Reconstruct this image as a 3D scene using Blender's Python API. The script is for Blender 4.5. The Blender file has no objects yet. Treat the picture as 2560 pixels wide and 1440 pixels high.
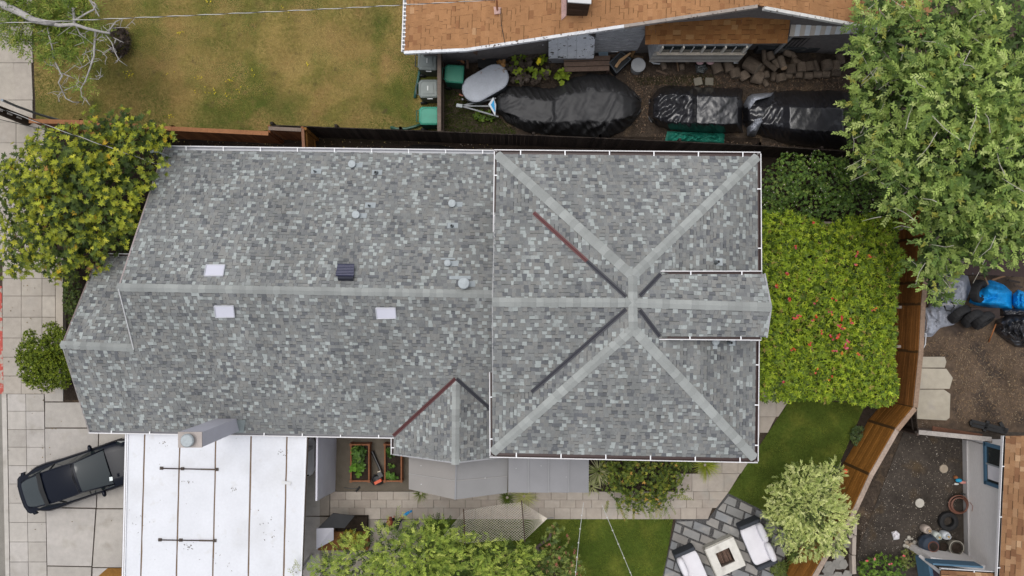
import bpy, math, random
import numpy as np
from mathutils import Vector, Matrix, noise
from mathutils.geometry import tessellate_polygon

S = bpy.context.scene
COL = S.collection
V = Vector
# ---------------------------------------------------------------- camera
F, H, CX, CY = 2000.0, 30.0, 1280.0, 720.0      # focal length in photo pixels, flying height
TILT = math.atan(60 / F)
cam = bpy.data.cameras.new('camera')
cam.sensor_width = 36.0
cam.lens = 36.0 * F / 2560.0
cam.clip_end = 2000
cam_o = bpy.data.objects.new('camera', cam)
cam_o.location = (0, 0, H)
cam_o.rotation_euler = (TILT, 0, 0)
COL.objects.link(cam_o)
S.camera = cam_o
# ---------------------------------------------------------------- sky, sun, exposure
SUN_EL, SUN_AZ = math.radians(78), math.radians(310)   # azimuth measured clockwise from north (+Y)
w = bpy.data.worlds.new('World'); S.world = w; w.use_nodes = True
nt = w.node_tree; nt.nodes.clear()
sky = nt.nodes.new('ShaderNodeTexSky'); sky.sky_type = 'NISHITA'; sky.sun_disc = False
sky.sun_elevation = SUN_EL; sky.sun_rotation = SUN_AZ
sky.air_density = 1.0; sky.dust_density = 3.0; sky.ozone_density = 1.0
hs = nt.nodes.new('ShaderNodeHueSaturation'); hs.inputs['Saturation'].default_value = 0.28
bg = nt.nodes.new('ShaderNodeBackground'); bg.inputs['Strength'].default_value = 0.15
wo = nt.nodes.new('ShaderNodeOutputWorld')
nt.links.new(sky.outputs[0], hs.inputs['Color']); nt.links.new(hs.outputs[0], bg.inputs[0]); nt.links.new(bg.outputs[0], wo.inputs[0])
sl = bpy.data.lights.new('sun', 'SUN'); sl.energy = 0.95; sl.angle = math.radians(40); sl.color = (1.0, 0.965, 0.91)
so = bpy.data.objects.new('sun', sl); COL.objects.link(so)
so.rotation_euler = (math.pi / 2 - SUN_EL, 0, math.pi - SUN_AZ)
so.location = (0, 0, 60)
S.view_settings.view_transform = 'Standard'; S.view_settings.look = 'None'
S.view_settings.exposure = 0.22; S.view_settings.gamma = 1.0
S.view_settings.use_curve_mapping = False
S.render.engine = 'CYCLES'
S.render.resolution_x, S.render.resolution_y = 1024, 576

# ---------------------------------------------------------------- pixel -> place
FW = V((0, math.sin(TILT), -math.cos(TILT))); UP = V((0, math.cos(TILT), math.sin(TILT))); CAM = V((0, 0, H))
def ray(px, py): return FW * F + V((1, 0, 0)) * (px - CX) + UP * (CY - py)
def P(px, py, z=0.0):
    d = ray(px, py); return CAM + d * ((z - H) / d.z)
def PP(px, py, pl):
    d = ray(px, py); o, n = pl; return CAM + d * ((o - CAM).dot(n) / d.dot(n))
def plane(a, b, c):
    n = (b - a).cross(c - a).normalized()
    if n.z < 0: n = -n
    return (a, n)
def PS(lst, z=0.0): return [P(x, y, z) for x, y in lst]
def fbm(x, y, z=0.0, o=3):
    s, a, t = 0.0, 1.0, 0.0
    for i in range(o):
        s += a * noise.noise(V((x, y, z))); t += a; a *= .5; x *= 2.03; y *= 2.03; z *= 2.03
    return s / t
R = math.radians

# ---------------------------------------------------------------- materials
def mat(name, col=(.5, .5, .5), rough=.75, vc=False, noises=((6, .12), (40, .12)), bump=0.0, bs=60.0, spec=.3, metal=0.0,
        patches=(), trans=0.0, coat=0.0, bump_dist=.01, emit=None, wave=None, alpha=None, stretch=None):
    m = bpy.data.materials.new(name); m.use_nodes = True
    N, L = m.node_tree.nodes, m.node_tree.links
    b = N['Principled BSDF']
    geo = N.new('ShaderNodeNewGeometry'); pos = geo.outputs['Position']
    if stretch:
        mp = N.new('ShaderNodeMapping'); mp.inputs['Scale'].default_value = stretch[0]; mp.inputs['Rotation'].default_value = (0, 0, stretch[1])
        mp.vector_type = 'TEXTURE' if len(stretch) > 2 else 'POINT'
        L.new(pos, mp.inputs[0]); spos = mp.outputs[0]
    else: spos = pos
    if vc:
        a = N.new('ShaderNodeAttribute'); a.attribute_name = 'Col'; c = a.outputs['Color']
    else:
        r = N.new('ShaderNodeRGB'); r.outputs[0].default_value = (*col, 1); c = r.outputs[0]
    def nz(sc, det=3.0, p=None):
        n = N.new('ShaderNodeTexNoise'); n.inputs['Scale'].default_value = sc; n.inputs['Detail'].default_value = det
        L.new(p or spos, n.inputs['Vector']); return n.outputs['Fac']
    for (sc, lo, hi, pc) in patches:
        mr = N.new('ShaderNodeMapRange'); mr.inputs['From Min'].default_value = lo; mr.inputs['From Max'].default_value = hi
        L.new(nz(sc, 5.0), mr.inputs['Value'])
        mx = N.new('ShaderNodeMix'); mx.data_type = 'RGBA'; mx.inputs[7].default_value = (*pc, 1)
        L.new(mr.outputs[0], mx.inputs[0]); L.new(c, mx.inputs[6]); c = mx.outputs[2]
    for (sc, am) in noises:
        mr = N.new('ShaderNodeMapRange'); mr.inputs['From Min'].default_value = .25; mr.inputs['From Max'].default_value = .75
        mr.inputs['To Min'].default_value = 1 - am; mr.inputs['To Max'].default_value = 1 + am
        L.new(nz(sc), mr.inputs['Value'])
        mx = N.new('ShaderNodeMix'); mx.data_type = 'RGBA'; mx.blend_type = 'MULTIPLY'; mx.inputs[0].default_value = 1
        L.new(c, mx.inputs[6]); L.new(mr.outputs[0], mx.inputs[7]); c = mx.outputs[2]
    L.new(c, b.inputs['Base Color'])
    b.inputs['Roughness'].default_value = rough; b.inputs['Metallic'].default_value = metal
    b.inputs['Specular IOR Level'].default_value = spec
    if coat: b.inputs['Coat Weight'].default_value = coat; b.inputs['Coat Roughness'].default_value = .06
    if emit: b.inputs['Emission Color'].default_value = (*emit, 1); b.inputs['Emission Strength'].default_value = 1
    if bump:
        bp = N.new('ShaderNodeBump'); bp.inputs['Strength'].default_value = bump; bp.inputs['Distance'].default_value = bump_dist
        L.new(nz(bs, 4.0), bp.inputs['Height']); L.new(bp.outputs[0], b.inputs['Normal'])
    if trans:
        t = N.new('ShaderNodeBsdfTranslucent'); L.new(c, t.inputs[0]); ms = N.new('ShaderNodeMixShader'); ms.inputs[0].default_value = trans
        L.new(b.outputs[0], ms.inputs[1]); L.new(t.outputs[0], ms.inputs[2]); L.new(ms.outputs[0], N['Material Output'].inputs[0])
    return m

# ---------------------------------------------------------------- mesh building
def wmat(o):
    m = Matrix.LocRotScale(o.location, o.rotation_euler, o.scale)
    return (wmat(o.parent) @ o.matrix_parent_inverse @ m) if o.parent else m
def link(o, parent=None):
    COL.objects.link(o)
    if parent:
        o.parent = parent; o.matrix_parent_inverse = wmat(parent).inverted()
    return o
def tag(o, label=None, cat=None, group=None, kind=None):
    if label: o['label'] = label
    if cat: o['category'] = cat
    if group: o['group'] = group
    if kind: o['kind'] = kind
    return o
def thing(name, label, cat, loc=(0, 0, 0), group=None, rz=0.0):
    o = bpy.data.objects.new(name, None); o.empty_display_size = .2
    o.location = loc; o.rotation_euler = (0, 0, rz); link(o)
    return tag(o, label, cat, group)
def copy_tree(o, parent=None):
    c = o.copy(); COL.objects.link(c)
    if parent: c.parent = parent
    for ch in list(o.children): copy_tree(ch, c)
    return c
BASE = (.3, .3, .3)
class MB:
    def __init__(s): s.v = []; s.f = []; s.c = []; s.col = BASE
    def face(s, pts, c=None):
        i = len(s.v); s.v += [tuple(p) for p in pts]; s.f.append(tuple(range(i, i + len(pts)))); s.c.append(c or s.col); return s
    def faces(s, vs, fs, c=None):
        i = len(s.v); s.v += [tuple(p) for p in vs]
        for f in fs: s.f.append(tuple(i + k for k in f)); s.c.append(c or s.col)
        return s
    def box(s, c, size, rz=0.0, M=None, col=None, taper=1.0):
        x, y, z = (k / 2 for k in size)
        M = M or Matrix.Rotation(rz, 3, 'Z'); c = V(c)
        vs = [c + M @ V((sx * x * (taper if sz > 0 else 1), sy * y * (taper if sz > 0 else 1), sz * z)) for sz in (-1, 1) for sx, sy in ((-1, -1), (1, -1), (1, 1), (-1, 1))]
        return s.faces(vs, [(3, 2, 1, 0), (4, 5, 6, 7), (0, 1, 5, 4), (1, 2, 6, 5), (2, 3, 7, 6), (3, 0, 4, 7)], col)
    def bar(s, a, b, w, h, col=None, upv=(0, 0, 1)):
        a, b = V(a), V(b); d = b - a; l = d.length
        if l < 1e-6: return s
        x = d / l; upv = V(upv)
        if abs(x.dot(upv)) > .98: upv = V((0, 1, 0))
        y = upv.cross(x).normalized(); z = x.cross(y)
        return s.box((a + b) / 2, (l, w, h), M=Matrix((x, y, z)).transposed(), col=col)
    def prism(s, pts, z0, z1, col=None):
        n = len(pts); a = sum(pts[i][0] * pts[(i + 1) % n][1] - pts[(i + 1) % n][0] * pts[i][1] for i in range(n))
        if a < 0: pts = pts[::-1]
        lo = [(p[0], p[1], z0) for p in pts]; hi = [(p[0], p[1], z1) for p in pts]
        i = len(s.v); s.v += lo + hi
        fs = [tuple(range(n, 2 * n)), tuple(range(n - 1, -1, -1))] + [(k, (k + 1) % n, n + (k + 1) % n, n + k) for k in range(n)]
        for f in fs: s.f.append(tuple(i + q for q in f)); s.c.append(col or s.col)
        return s
    def slab(s, pts, t, col=None, up=True):          # planar 3d polygon with thickness t below it
        n = (V(pts[1]) - V(pts[0])).cross(V(pts[2]) - V(pts[0]))
        A = V((0, 0, 0))
        for k in range(len(pts)): A += V(pts[k]).cross(V(pts[(k + 1) % len(pts)]))
        if up and A.z < 0: pts = pts[::-1]; A = -A
        n = A.normalized(); m = len(pts)
        hi = [V(p) for p in pts]; lo = [p - n * t for p in hi]
        i = len(s.v); s.v += [tuple(p) for p in hi + lo]
        fs = [tuple(range(m)), tuple(range(2 * m - 1, m - 1, -1))] + [(k, m + k, m + (k + 1) % m, (k + 1) % m) for k in range(m)]
        for f in fs: s.f.append(tuple(i + q for q in f)); s.c.append(col or s.col)
        return s
    def tube(s, path, r, n=6, col=None, cap=True):
        path = [V(p) for p in path]; k = len(path); rs = r if isinstance(r, (list, tuple)) else [r] * k
        i0 = len(s.v); prev = None
        for i, p in enumerate(path):
            d = (path[min(i + 1, k - 1)] - path[max(i - 1, 0)])
            d = d.normalized() if d.length > 1e-7 else V((0, 0, 1))
            if prev is None:
                a = d.orthogonal().normalized()
            else:
                a = (prev - d * prev.dot(d)); a = a.normalized() if a.length > 1e-6 else d.orthogonal().normalized()
            prev = a; b = d.cross(a)
            for j in range(n):
                t = 2 * math.pi * j / n; s.v.append(tuple(p + (a * math.cos(t) + b * math.sin(t)) * rs[i]))
        for i in range(k - 1):
            for j in range(n):
                s.f.append((i0 + i * n + j, i0 + i * n + (j + 1) % n, i0 + (i + 1) * n + (j + 1) % n, i0 + (i + 1) * n + j)); s.c.append(col or s.col)
        if cap:
            s.f.append(tuple(i0 + j for j in range(n - 1, -1, -1))); s.c.append(col or s.col)
            s.f.append(tuple(i0 + (k - 1) * n + j for j in range(n))); s.c.append(col or s.col)
        return s
    def lathe(s, c, prof, n=20, M=None, col=None, sx=1.0, sy=1.0):
        c = V(c); i0 = len(s.v); k = len(prof)
        for (r, z) in prof:
            for j in range(n):
                t = 2 * math.pi * j / n; p = V((r * sx * math.cos(t), r * sy * math.sin(t), z))
                s.v.append(tuple(c + (M @ p if M else p)))
        for i in range(k - 1):
            for j in range(n):
                s.f.append((i0 + i * n + j, i0 + i * n + (j + 1) % n, i0 + (i + 1) * n + (j + 1) % n, i0 + (i + 1) * n + j)); s.c.append(col or s.col)
        s.f.append(tuple(i0 + j for j in range(n - 1, -1, -1))); s.c.append(col or s.col)
        s.f.append(tuple(i0 + (k - 1) * n + j for j in range(n))); s.c.append(col or s.col)
        return s
    def grid(s, rows, col=None, close=False):         # rows of equal point counts
        i0 = len(s.v); m = len(rows[0])
        for r in rows: s.v += [tuple(p) for p in r]
        for i in range(len(rows) - 1):
            for j in range(m - 1):
                s.f.append((i0 + i * m + j, i0 + i * m + j + 1, i0 + (i + 1) * m + j + 1, i0 + (i + 1) * m + j)); s.c.append(col or s.col)
        return s
    def build(s, name, m, parent=None, smooth=False):
        me = bpy.data.meshes.new(name); me.from_pydata(s.v, [], s.f)
        at = me.attributes.new('Col', 'FLOAT_COLOR', 'FACE')
        at.data.foreach_set('color', np.array([(*c[:3], 1.0) for c in s.c], dtype=np.float32).ravel())
        if smooth: me.polygons.foreach_set('use_smooth', [True] * len(s.f))
        me.materials.append(m); me.update()
        return link(bpy.data.objects.new(name, me), parent)
def struct(name, mb, m, parent=None):
    o = mb.build(name, m, parent)
    if not parent: o['kind'] = 'structure'
    return o
def quads_mesh(name, verts, cols, m, parent=None, nv=4):      # numpy: many separate faces of nv corners
    verts = np.asarray(verts, dtype=np.float32).reshape(-1, 3); n = len(verts) // nv
    me = bpy.data.meshes.new(name)
    me.vertices.add(len(verts)); me.vertices.foreach_set('co', verts.ravel())
    me.loops.add(len(verts)); me.loops.foreach_set('vertex_index', np.arange(len(verts), dtype=np.int32))
    me.polygons.add(n); me.polygons.foreach_set('loop_start', np.arange(0, len(verts), nv, dtype=np.int32))
    at = me.attributes.new('Col', 'FLOAT_COLOR', 'FACE')
    c4 = np.ones((n, 4), dtype=np.float32); c4[:, :3] = cols
    at.data.foreach_set('color', c4.ravel())
    me.materials.append(m); me.update(calc_edges=True); me.validate()
    return link(bpy.data.objects.new(name, me), parent)
def jit(c, r, a=.12):
    k = 1 + r.uniform(-a, a); return tuple(max(0, q * k) for q in c)
def inside(px, py, poly):
    r = False; n = len(poly); j = n - 1
    for i in range(n):
        xi, yi = poly[i][:2]; xj, yj = poly[j][:2]
        if (yi > py) != (yj > py) and px < (xj - xi) * (py - yi) / (yj - yi) + xi: r = not r
        j = i
    return r

# ---------------------------------------------------------------- material library
M_SHINGLE = mat('asphalt_shingle', vc=True, rough=.9, noises=((.45, .13), (1.6, .08), (40, .14), (120, .16)), bump=.5, bs=180, spec=.15, stretch=((1.9, .55, .55), 0))
M_CAP = mat('ridge_shingle', vc=True, rough=.9, noises=((.6, .08), (2.5, .06), (90, .12)), bump=.4, bs=220, spec=.15)
M_VC = mat('painted_parts', vc=True, rough=.55, noises=((8, .05), (60, .05)))
M_ROUGH = mat('rough_parts', vc=True, rough=.9, noises=((5, .15), (40, .22)), bump=.5, bs=60, spec=.15)
M_WHITE = mat('white_paint', (.78, .78, .79), rough=.45, noises=((3, .05), (30, .05)))
M_GALV = mat('galvanised_metal', (.36, .395, .41), rough=.55, metal=.15, noises=((14, .10), (90, .06)))
M_STUCCO = mat('grey_stucco', (.56, .55, .61), rough=.85, noises=((2, .05), (70, .08)), bump=.3, bs=150)
M_WOOD = mat('wood_boards', vc=True, rough=.75, noises=((3, .14), (18, .2)), bump=.4, bs=30, spec=.2)
M_CONC = mat('concrete', vc=True, rough=.9, noises=((.8, .10), (5, .08), (60, .10)), bump=.3, bs=120, spec=.2, patches=((1.7, .56, .75, (.36, .33, .29)),))
M_METAL = mat('painted_metal', vc=True, rough=.4, noises=((20, .08),), spec=.5)
M_BLACKPLASTIC = mat('black_plastic_sheet', (.022, .022, .026), rough=.3, noises=((3, .2), (22, .1)), bump=.12, bs=9, spec=.8, bump_dist=.02)
M_BLACKCLOTH = mat('black_woven_tarp', (.036, .036, .038), rough=.55, noises=((2, .18), (40, .1)), bump=.2, bs=18, spec=.4, bump_dist=.02)
M_GREYTARP = mat('grey_tarp', (.34, .36, .41), rough=.5, noises=((4, .18), (20, .15)), bump=.4, bs=16, bump_dist=.02)
M_BLUETARP = mat('blue_tarp', (.008, .27, .66), rough=.42, noises=((5, .16), (25, .1)), bump=.5, bs=14, bump_dist=.02)
M_GREENTARP = mat('green_mesh_tarp', (.012, .16, .115), rough=.6, noises=((4, .35), (18, .25)), bump=.5, bs=16, bump_dist=.02)
M_RUBBER = mat('tyre_rubber', (.02, .02, .021), rough=.7, noises=((20, .2),), bump=.3, bs=90)
M_PLASTIC = mat('bin_plastic', vc=True, rough=.5, noises=((4, .08), (40, .05)), spec=.4)
M_GLASS = mat('dark_car_glass', (.02, .028, .03), rough=.05, noises=(), spec=.8)
M_CARPAINT = mat('navy_car_paint', (.006, .008, .015), rough=.16, noises=(), spec=.2, coat=.0)
M_CARWHITE = mat('white_car_paint', (.82, .83, .84), rough=.3, noises=(), spec=.5, coat=.7)
M_LEAF = mat('leaf', vc=True, rough=.5, noises=((2, .14),), spec=.3, trans=.32)
M_BARK = mat('bark', vc=True, rough=.9, noises=((6, .2), (30, .25)), bump=.7, bs=30, spec=.15)
M_GRASS = mat('grass_blades', vc=True, rough=.7, noises=(), spec=.2, trans=.25)
M_SOIL = mat('soil', (.062, .047, .036), rough=.95, noises=((1.5, .3), (9, .3), (50, .35)), bump=1.0, bs=24, spec=.1, bump_dist=.04,
             patches=((2.2, .55, .72, (.12, .085, .055)),))
M_MULCH = mat('dark_mulch', (.035, .026, .020), rough=.95, noises=((4, .3), (40, .5)), bump=1.0, bs=40, spec=.1, bump_dist=.03)
M_FABRIC = mat('cushion_fabric', (.72, .70, .73), rough=.9, noises=((3, .05), (120, .05)), bump=.15, bs=200, spec=.1)
M_SKIN = mat('skin', (.42, .24, .17), rough=.55, noises=((20, .06),))
# ================================================================= THE GROUND
rng = random.Random(11)
g = MB().face([(-250, -250, -.03), (250, -250, -.03), (250, 250, -.03), (-250, 250, -.03)])
struct('ground', g, M_SOIL)
def zone(name, px, z, m, thick=.02, col=(.3, .3, .3)):
    mb = MB(); mb.prism([p.to_2d() for p in PS(px, z)], z - thick, z, col); return struct(name, mb, m)
M_LAWNBASE = mat('dry_lawn_soil', (.255, .19, .066), rough=.95, noises=((.7, .2), (6, .22), (45, .3)), bump=.8, bs=60, spec=.1,
                 patches=((.42, .45, .58, (.10, .115, .026)), (.9, .56, .72, (.27, .175, .07)), (2.6, .60, .74, (.10, .075, .035))))
M_TURF = mat('green_lawn_soil', (.06, .085, .014), rough=.95, noises=((1.3, .25), (9, .25), (60, .3)), bump=.7, bs=70, spec=.1,
             patches=((1.1, .50, .68, (.11, .125, .022)),))
M_GRAVEL = mat('dark_gravel', (.085, .083, .083), rough=.9, noises=((30, .55), (80, .5)), bump=1.0, bs=70, spec=.2, bump_dist=.03, patches=((60, .58, .68, (.22, .20, .19)),))
M_DG = mat('decomposed_granite', (.135, .115, .090), rough=.95, noises=((3, .15), (60, .25), (150, .25)), bump=.6, bs=90, spec=.1)
M_ASPH = mat('road_asphalt', (.22, .205, .18), rough=.95, noises=((2, .15), (60, .2)), bump=.5, bs=90)
LAWN_NW = [(78, -40), (1030, -40), (1022, 130), (1090, 130), (1098, 326), (800, 318), (600, 330), (300, 312), (90, 305)]
zone('lawn', LAWN_NW, 0.0, M_LAWNBASE)
zone('yard_soil', [(1104, 110), (1200, 60), (2300, 60), (2300, 420), (1104, 330)], -.008, M_SOIL)
M_CHIPSOIL = mat('chip_strewn_soil', (.060, .050, .042), rough=.95, noises=((1.2, .3), (8, .25), (60, .3)), bump=.9, bs=40, spec=.1, bump_dist=.03,
                 patches=((1.3, .58, .75, (.085, .060, .036)),))
zone('neighbour_soil', [(2120, 1440), (2290, 1000), (2330, 480), (2700, 480), (2700, 1500), (2100, 1500)], -.004, M_CHIPSOIL)
M_STRAWSOIL = mat('straw_soil', (.115, .082, .058), rough=.95, noises=((1.0, .3), (7, .25), (50, .3)), bump=.9, bs=40, spec=.1, bump_dist=.03, patches=((1.1, .48, .62, (.062, .047, .038)),))
zone('straw_yard', [(2296, 820), (2330, 690), (2700, 690), (2700, 1084), (2290, 1075)], .002, M_STRAWSOIL)
zone('side_soil', [(440, 330), (1900, 345), (1900, 420), (440, 420)], .002, M_MULCH)
zone('front_bed', [(60, 300), (460, 320), (440, 660), (300, 700), (320, 1000), (163, 1000), (157, 660), (110, 640)], -.006, M_MULCH)
TURF_S = [(1060, 1297), (1683, 1297), (1655, 1460), (1060, 1460)]
TURF_E = [(1975, 1000), (2165, 1008), (2085, 1190), (2010, 1330), (1985, 1345), (1905, 1275), (1820, 1233)]
zone('turf', TURF_S, .006, M_TURF); zone('turf', TURF_E, .006, M_TURF)
zone('fence_bed', [(2165, 1008), (2290, 1000), (2270, 1045), (2020, 1460), (1930, 1460), (1960, 1390), (2085, 1190)], .0, M_MULCH)
zone('patio_gravel', [(1690, 1298), (1770, 1298), (1820, 1233), (1905, 1275), (1985, 1345), (1950, 1420), (1940, 1460), (1652, 1460)], .008, M_GRAVEL)
zone('granite_bed', [(820, 1060), (1480, 1060), (1480, 1228), (820, 1228)], .0, M_DG)
zone('planting_bed', [(1470, 1100), (1800, 1100), (1745, 1190), (1690, 1184), (1690, 1232), (1470, 1232)], .004, M_MULCH)
zone('vine_bed', [(1880, 380), (2320, 400), (2310, 1000), (1880, 1000)], -.001, M_MULCH)
zone('gutter_road', [(-60, 960), (15, 960), (18, 1460), (-60, 1460)], -.02, M_ASPH)

# paving, each slab a piece
def paving(name, m, quads, z, thick, cols, gap=.012, r=rng, label='slab'):
    mb = MB(); base = struct(name, mb_base(quads, z - thick), M_DG)
    for q in quads:
        pts = PS(q, z); c = sum(pts, V()) / len(pts)
        pts = [p + (c - p).normalized() * gap for p in pts]
        MB().prism([p.to_2d() for p in pts], z - thick, z + r.uniform(-.003, .004), jit(r.choice(cols), r, .05)).build(label, m, base)
    return base
def mb_base(quads, z):
    mb = MB()
    for q in quads: mb.face([(p.x, p.y, z) for p in (PS(q, z) if (PS(q, z)[1] - PS(q, z)[0]).cross(PS(q, z)[2] - PS(q, z)[0]).z > 0 else PS(q, z)[::-1])])
    return mb
CON = [(.385, .345, .295), (.37, .33, .285), (.40, .36, .31)]
CONL = [(.415, .385, .35), (.39, .36, .325), (.43, .40, .37)]
# sidewalk squares by the road
ys = [985, 1028, 1074, 1118, 1164, 1210, 1258, 1306, 1355, 1405, 1455]
qs = []
for i in range(len(ys) - 1):
    y0, y1 = ys[i], ys[i + 1]; s0 = (y0 - 985) / 455; s1 = (y1 - 985) / 455
    for a, b in ((18, 64), (64, 110)):
        qs.append([(a + 7 * s0, y0), (b + 7 * s0, y0), (b + 7 * s1, y1), (a + 7 * s1, y1)])
paving('sidewalk', M_CONC, qs, .03, .05, CONL)
qs = []
ys = [-40, 58, 157, 250, 305, 357, 410, 470, 530, 590, 650, 696, 740, 793, 845, 893, 940, 985]
for i in range(len(ys) - 1):
    y0, y1 = ys[i], ys[i + 1]
    if y1 <= 305:
        for a, b in ((-50, 34), (34, 78)): qs.append([(a, y0), (b + (y0 > 200) * 3, y0), (b + 4, y1), (a, y1)])
    elif y1 <= 650:
        for a, b in ((-50, 40), (40, 112)): qs.append([(a, y0), (b, y0), (b, y1), (a, y1)])
    else:
        for a, b in ((6, 53), (53, 105), (105, 138)): qs.append([(a, y0), (b, y0), (b, y1), (a, y1)])
paving('footpath', M_CONC, qs, .03, .05, CON)
# driveway
qs = [[(112, 1006), (235, 1006), (240, 1069), (112, 1069)], [(112, 1071), (246, 1071), (240, 1270), (115, 1268)], [(115, 1270), (239, 1272), (229, 1416), (118, 1414)],
      [(118, 1416), (229, 1418), (227, 1470), (118, 1470)], [(248, 1071), (420, 1071), (420, 1271), (242, 1271)], [(241, 1273), (420, 1273), (420, 1420), (231, 1418)],
      [(231, 1420), (420, 1422), (420, 1470), (230, 1470)], [(422, 1060), (800, 1060), (800, 1290), (422, 1290)], [(422, 1292), (800, 1292), (800, 1470), (422, 1470)],
      [(110, 965), (158, 965), (158, 1004), (112, 1004)], [(110, 978), (110, 965), (112, 1004), (111, 1004)]][:10]
paving('driveway', M_CONC, qs, .028, .05, CONL)
# low planter wall and kerbs
kb = MB(); kb.prism([p.to_2d() for p in PS([(139, 640), (157, 640), (157, 965), (139, 965)], .22)], -.02, .22, (.42, .37, .31))
tag(kb.build('planter_wall', M_CONC), 'low weathered concrete wall edging the front bed beside the footpath', 'wall')
kb = MB(); kb.prism([p.to_2d() for p in PS([(-8, 715), (4, 715), (9, 985), (-8, 985)], .03)], -.05, .032, (.46, .10, .075))
struct('painted_kerb', kb, mat('red_kerb_paint', (.43, .085, .065), rough=.8, noises=((8, .15),), patches=((4, .46, .54, (.36, .31, .26)),)))
kb = MB(); kb.prism([p.to_2d() for p in PS([(4, 985), (16, 985), (24, 1460), (14, 1460)], .03)], -.05, .03, (.47, .44, .40))
struct('kerb', kb, M_CONC)
# garden path
PATH = [(1975, 1000), (1820, 1233), (1770, 1298), (1050, 1298), (948, 1298), (825, 1290), (825, 1229), (1690, 1229), (1690, 1184), (1745, 1184), (1800, 1100), (1880, 1080), (1880, 990)]
qs = []
def edge_x(y): return float(np.interp(y, [975, 1233, 1298], [1990, 1820, 1770]))
for r_i, (y0, y1) in enumerate(((1229, 1250), (1250, 1270), (1270, 1298))):
    x = 824 + (0, 22, 8)[r_i]; xs = [825]
    while x < 1790:
        if x > 832: xs.append(x + 1)
        x += 39.5
    for a, b in zip(xs, xs[1:] + [1900]):
        if a < edge_x(y1) - 1: qs.append([(a, y0), (min(b, edge_x(y0)), y0), (max(a + 2, min(b, edge_x(y1))), y1), (a, y1)])
for (y0, y1) in ((975, 1002), (1002, 1042), (1042, 1082), (1082, 1122), (1122, 1145), (1145, 1184), (1184, 1229)):
    lx = 1690 if y0 >= 1184 else (1745 if y0 >= 1145 else 1800)
    xs = [lx] + [x for x in range(lx + (20 if int(y0) % 4 else 40), 2000, 40)]
    for a, b in zip(xs, xs[1:] + [2000]):
        if a < edge_x(y1) - 1: qs.append([(a, y0), (min(b, edge_x(y0)), y0), (max(a + 2, min(b, edge_x(y1))), y1), (a, y1)])
paving('garden_path', M_CONC, qs, .03, .04, [(.385, .335, .285), (.41, .36, .31), (.36, .31, .265)], gap=.008, label='paver')
# concrete apron between carport and path
paving('side_yard_slab', M_CONC, [[(760, 1060), (824, 1060), (824, 1222), (760, 1222)], [(760, 1223), (824, 1223), (824, 1289), (760, 1289)],
       [(760, 1290), (948, 1299), (948, 1470), (760, 1470)], [(948, 1299), (1062, 1299), (1062, 1470), (948, 1470)]], .024, .04, [(.30, .265, .225)], gap=.006)
# stone patio
pb = MB(); base = None
PPOLY = [(1690, 1304), (1772, 1302), (1822, 1240), (1900, 1278), (1978, 1345), (1935, 1460), (1656, 1460)]
base = struct('stone_patio', MB().prism([p.to_2d() for p in PS(PPOLY, .012)], -.01, .0105), M_GRAVEL)
cu, su = math.cos(R(23)), math.sin(R(23))
for j in range(-9, 14):
    for i in range(-6, 8):
        wst = 43 if (i * 7 + j * 3) % 5 else 32
        u = i * 48.5 + (24.2 if j % 2 else 0) + rng.uniform(-1.5, 1.5); v = j * 24.5 + rng.uniform(-1, 1)
        cx, cy = 1800 + u * cu - v * su * .55, 1340 + u * su + v * cu
        q = [(cx + a * cu - b * su * .55, cy + a * su + b * cu) for a, b in ((-wst / 2, -10), (wst / 2, -10), (wst / 2, 10), (-wst / 2, 10))]
        q = [(x + rng.uniform(-.8, .8), y + rng.uniform(-.8, .8)) for x, y in q]
        sub_ = list(PPOLY)
        for k in range(4):                              # keep the part of the stone inside the patio
            (x0, y0), (x1, y1) = q[k], q[(k + 1) % 4]; inp, sub_ = sub_, []
            sd = lambda p_: (x1 - x0) * (p_[1] - y0) - (y1 - y0) * (p_[0] - x0)
            for m_ in range(len(inp)):
                a_, b_ = inp[m_ - 1], inp[m_]; da, db = sd(a_), sd(b_)
                if (da >= 0) != (db >= 0): t_ = da / (da - db); sub_.append((a_[0] + (b_[0] - a_[0]) * t_, a_[1] + (b_[1] - a_[1]) * t_))
                if db >= 0: sub_.append(b_)
        if len(sub_) < 3: continue
        ar = abs(sum(sub_[k - 1][0] * sub_[k][1] - sub_[k][0] * sub_[k - 1][1] for k in range(len(sub_)))) / 2
        if ar < 90: continue
        MB().prism([p.to_2d() for p in PS(sub_, .045)], -.01, .045 + rng.uniform(-.006, .006), jit(rng.choice([(.235, .23, .222), (.26, .245, .228), (.215, .218, .222)]), rng, .12)).build('paver', M_CONC, base)
# slab steps in the neighbour's yard
STEPS = [('narrow cracked concrete slab above two larger ones beside the cedar fence', [(2297, 892), (2362, 892), (2366, 905), (2362, 919), (2297, 919)]),
         ('broad chamfered tan concrete slab, middle of three beside the cedar fence', [(2296, 921), (2366, 922), (2382, 945), (2374, 972), (2293, 972)]),
         ('stained square concrete slab, lowest of three beside the cedar fence', [(2293, 974), (2360, 974), (2376, 985), (2374, 1044), (2366, 1051), (2293, 1047)])]
for lb, q in STEPS:
    tag(MB().prism([p.to_2d() for p in PS(q, .05)], -.02, .05, jit((.40, .36, .29), rng, .08)).build('concrete_slab', M_CONC), lb, 'slab', 'concrete slabs by the fence')

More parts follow.
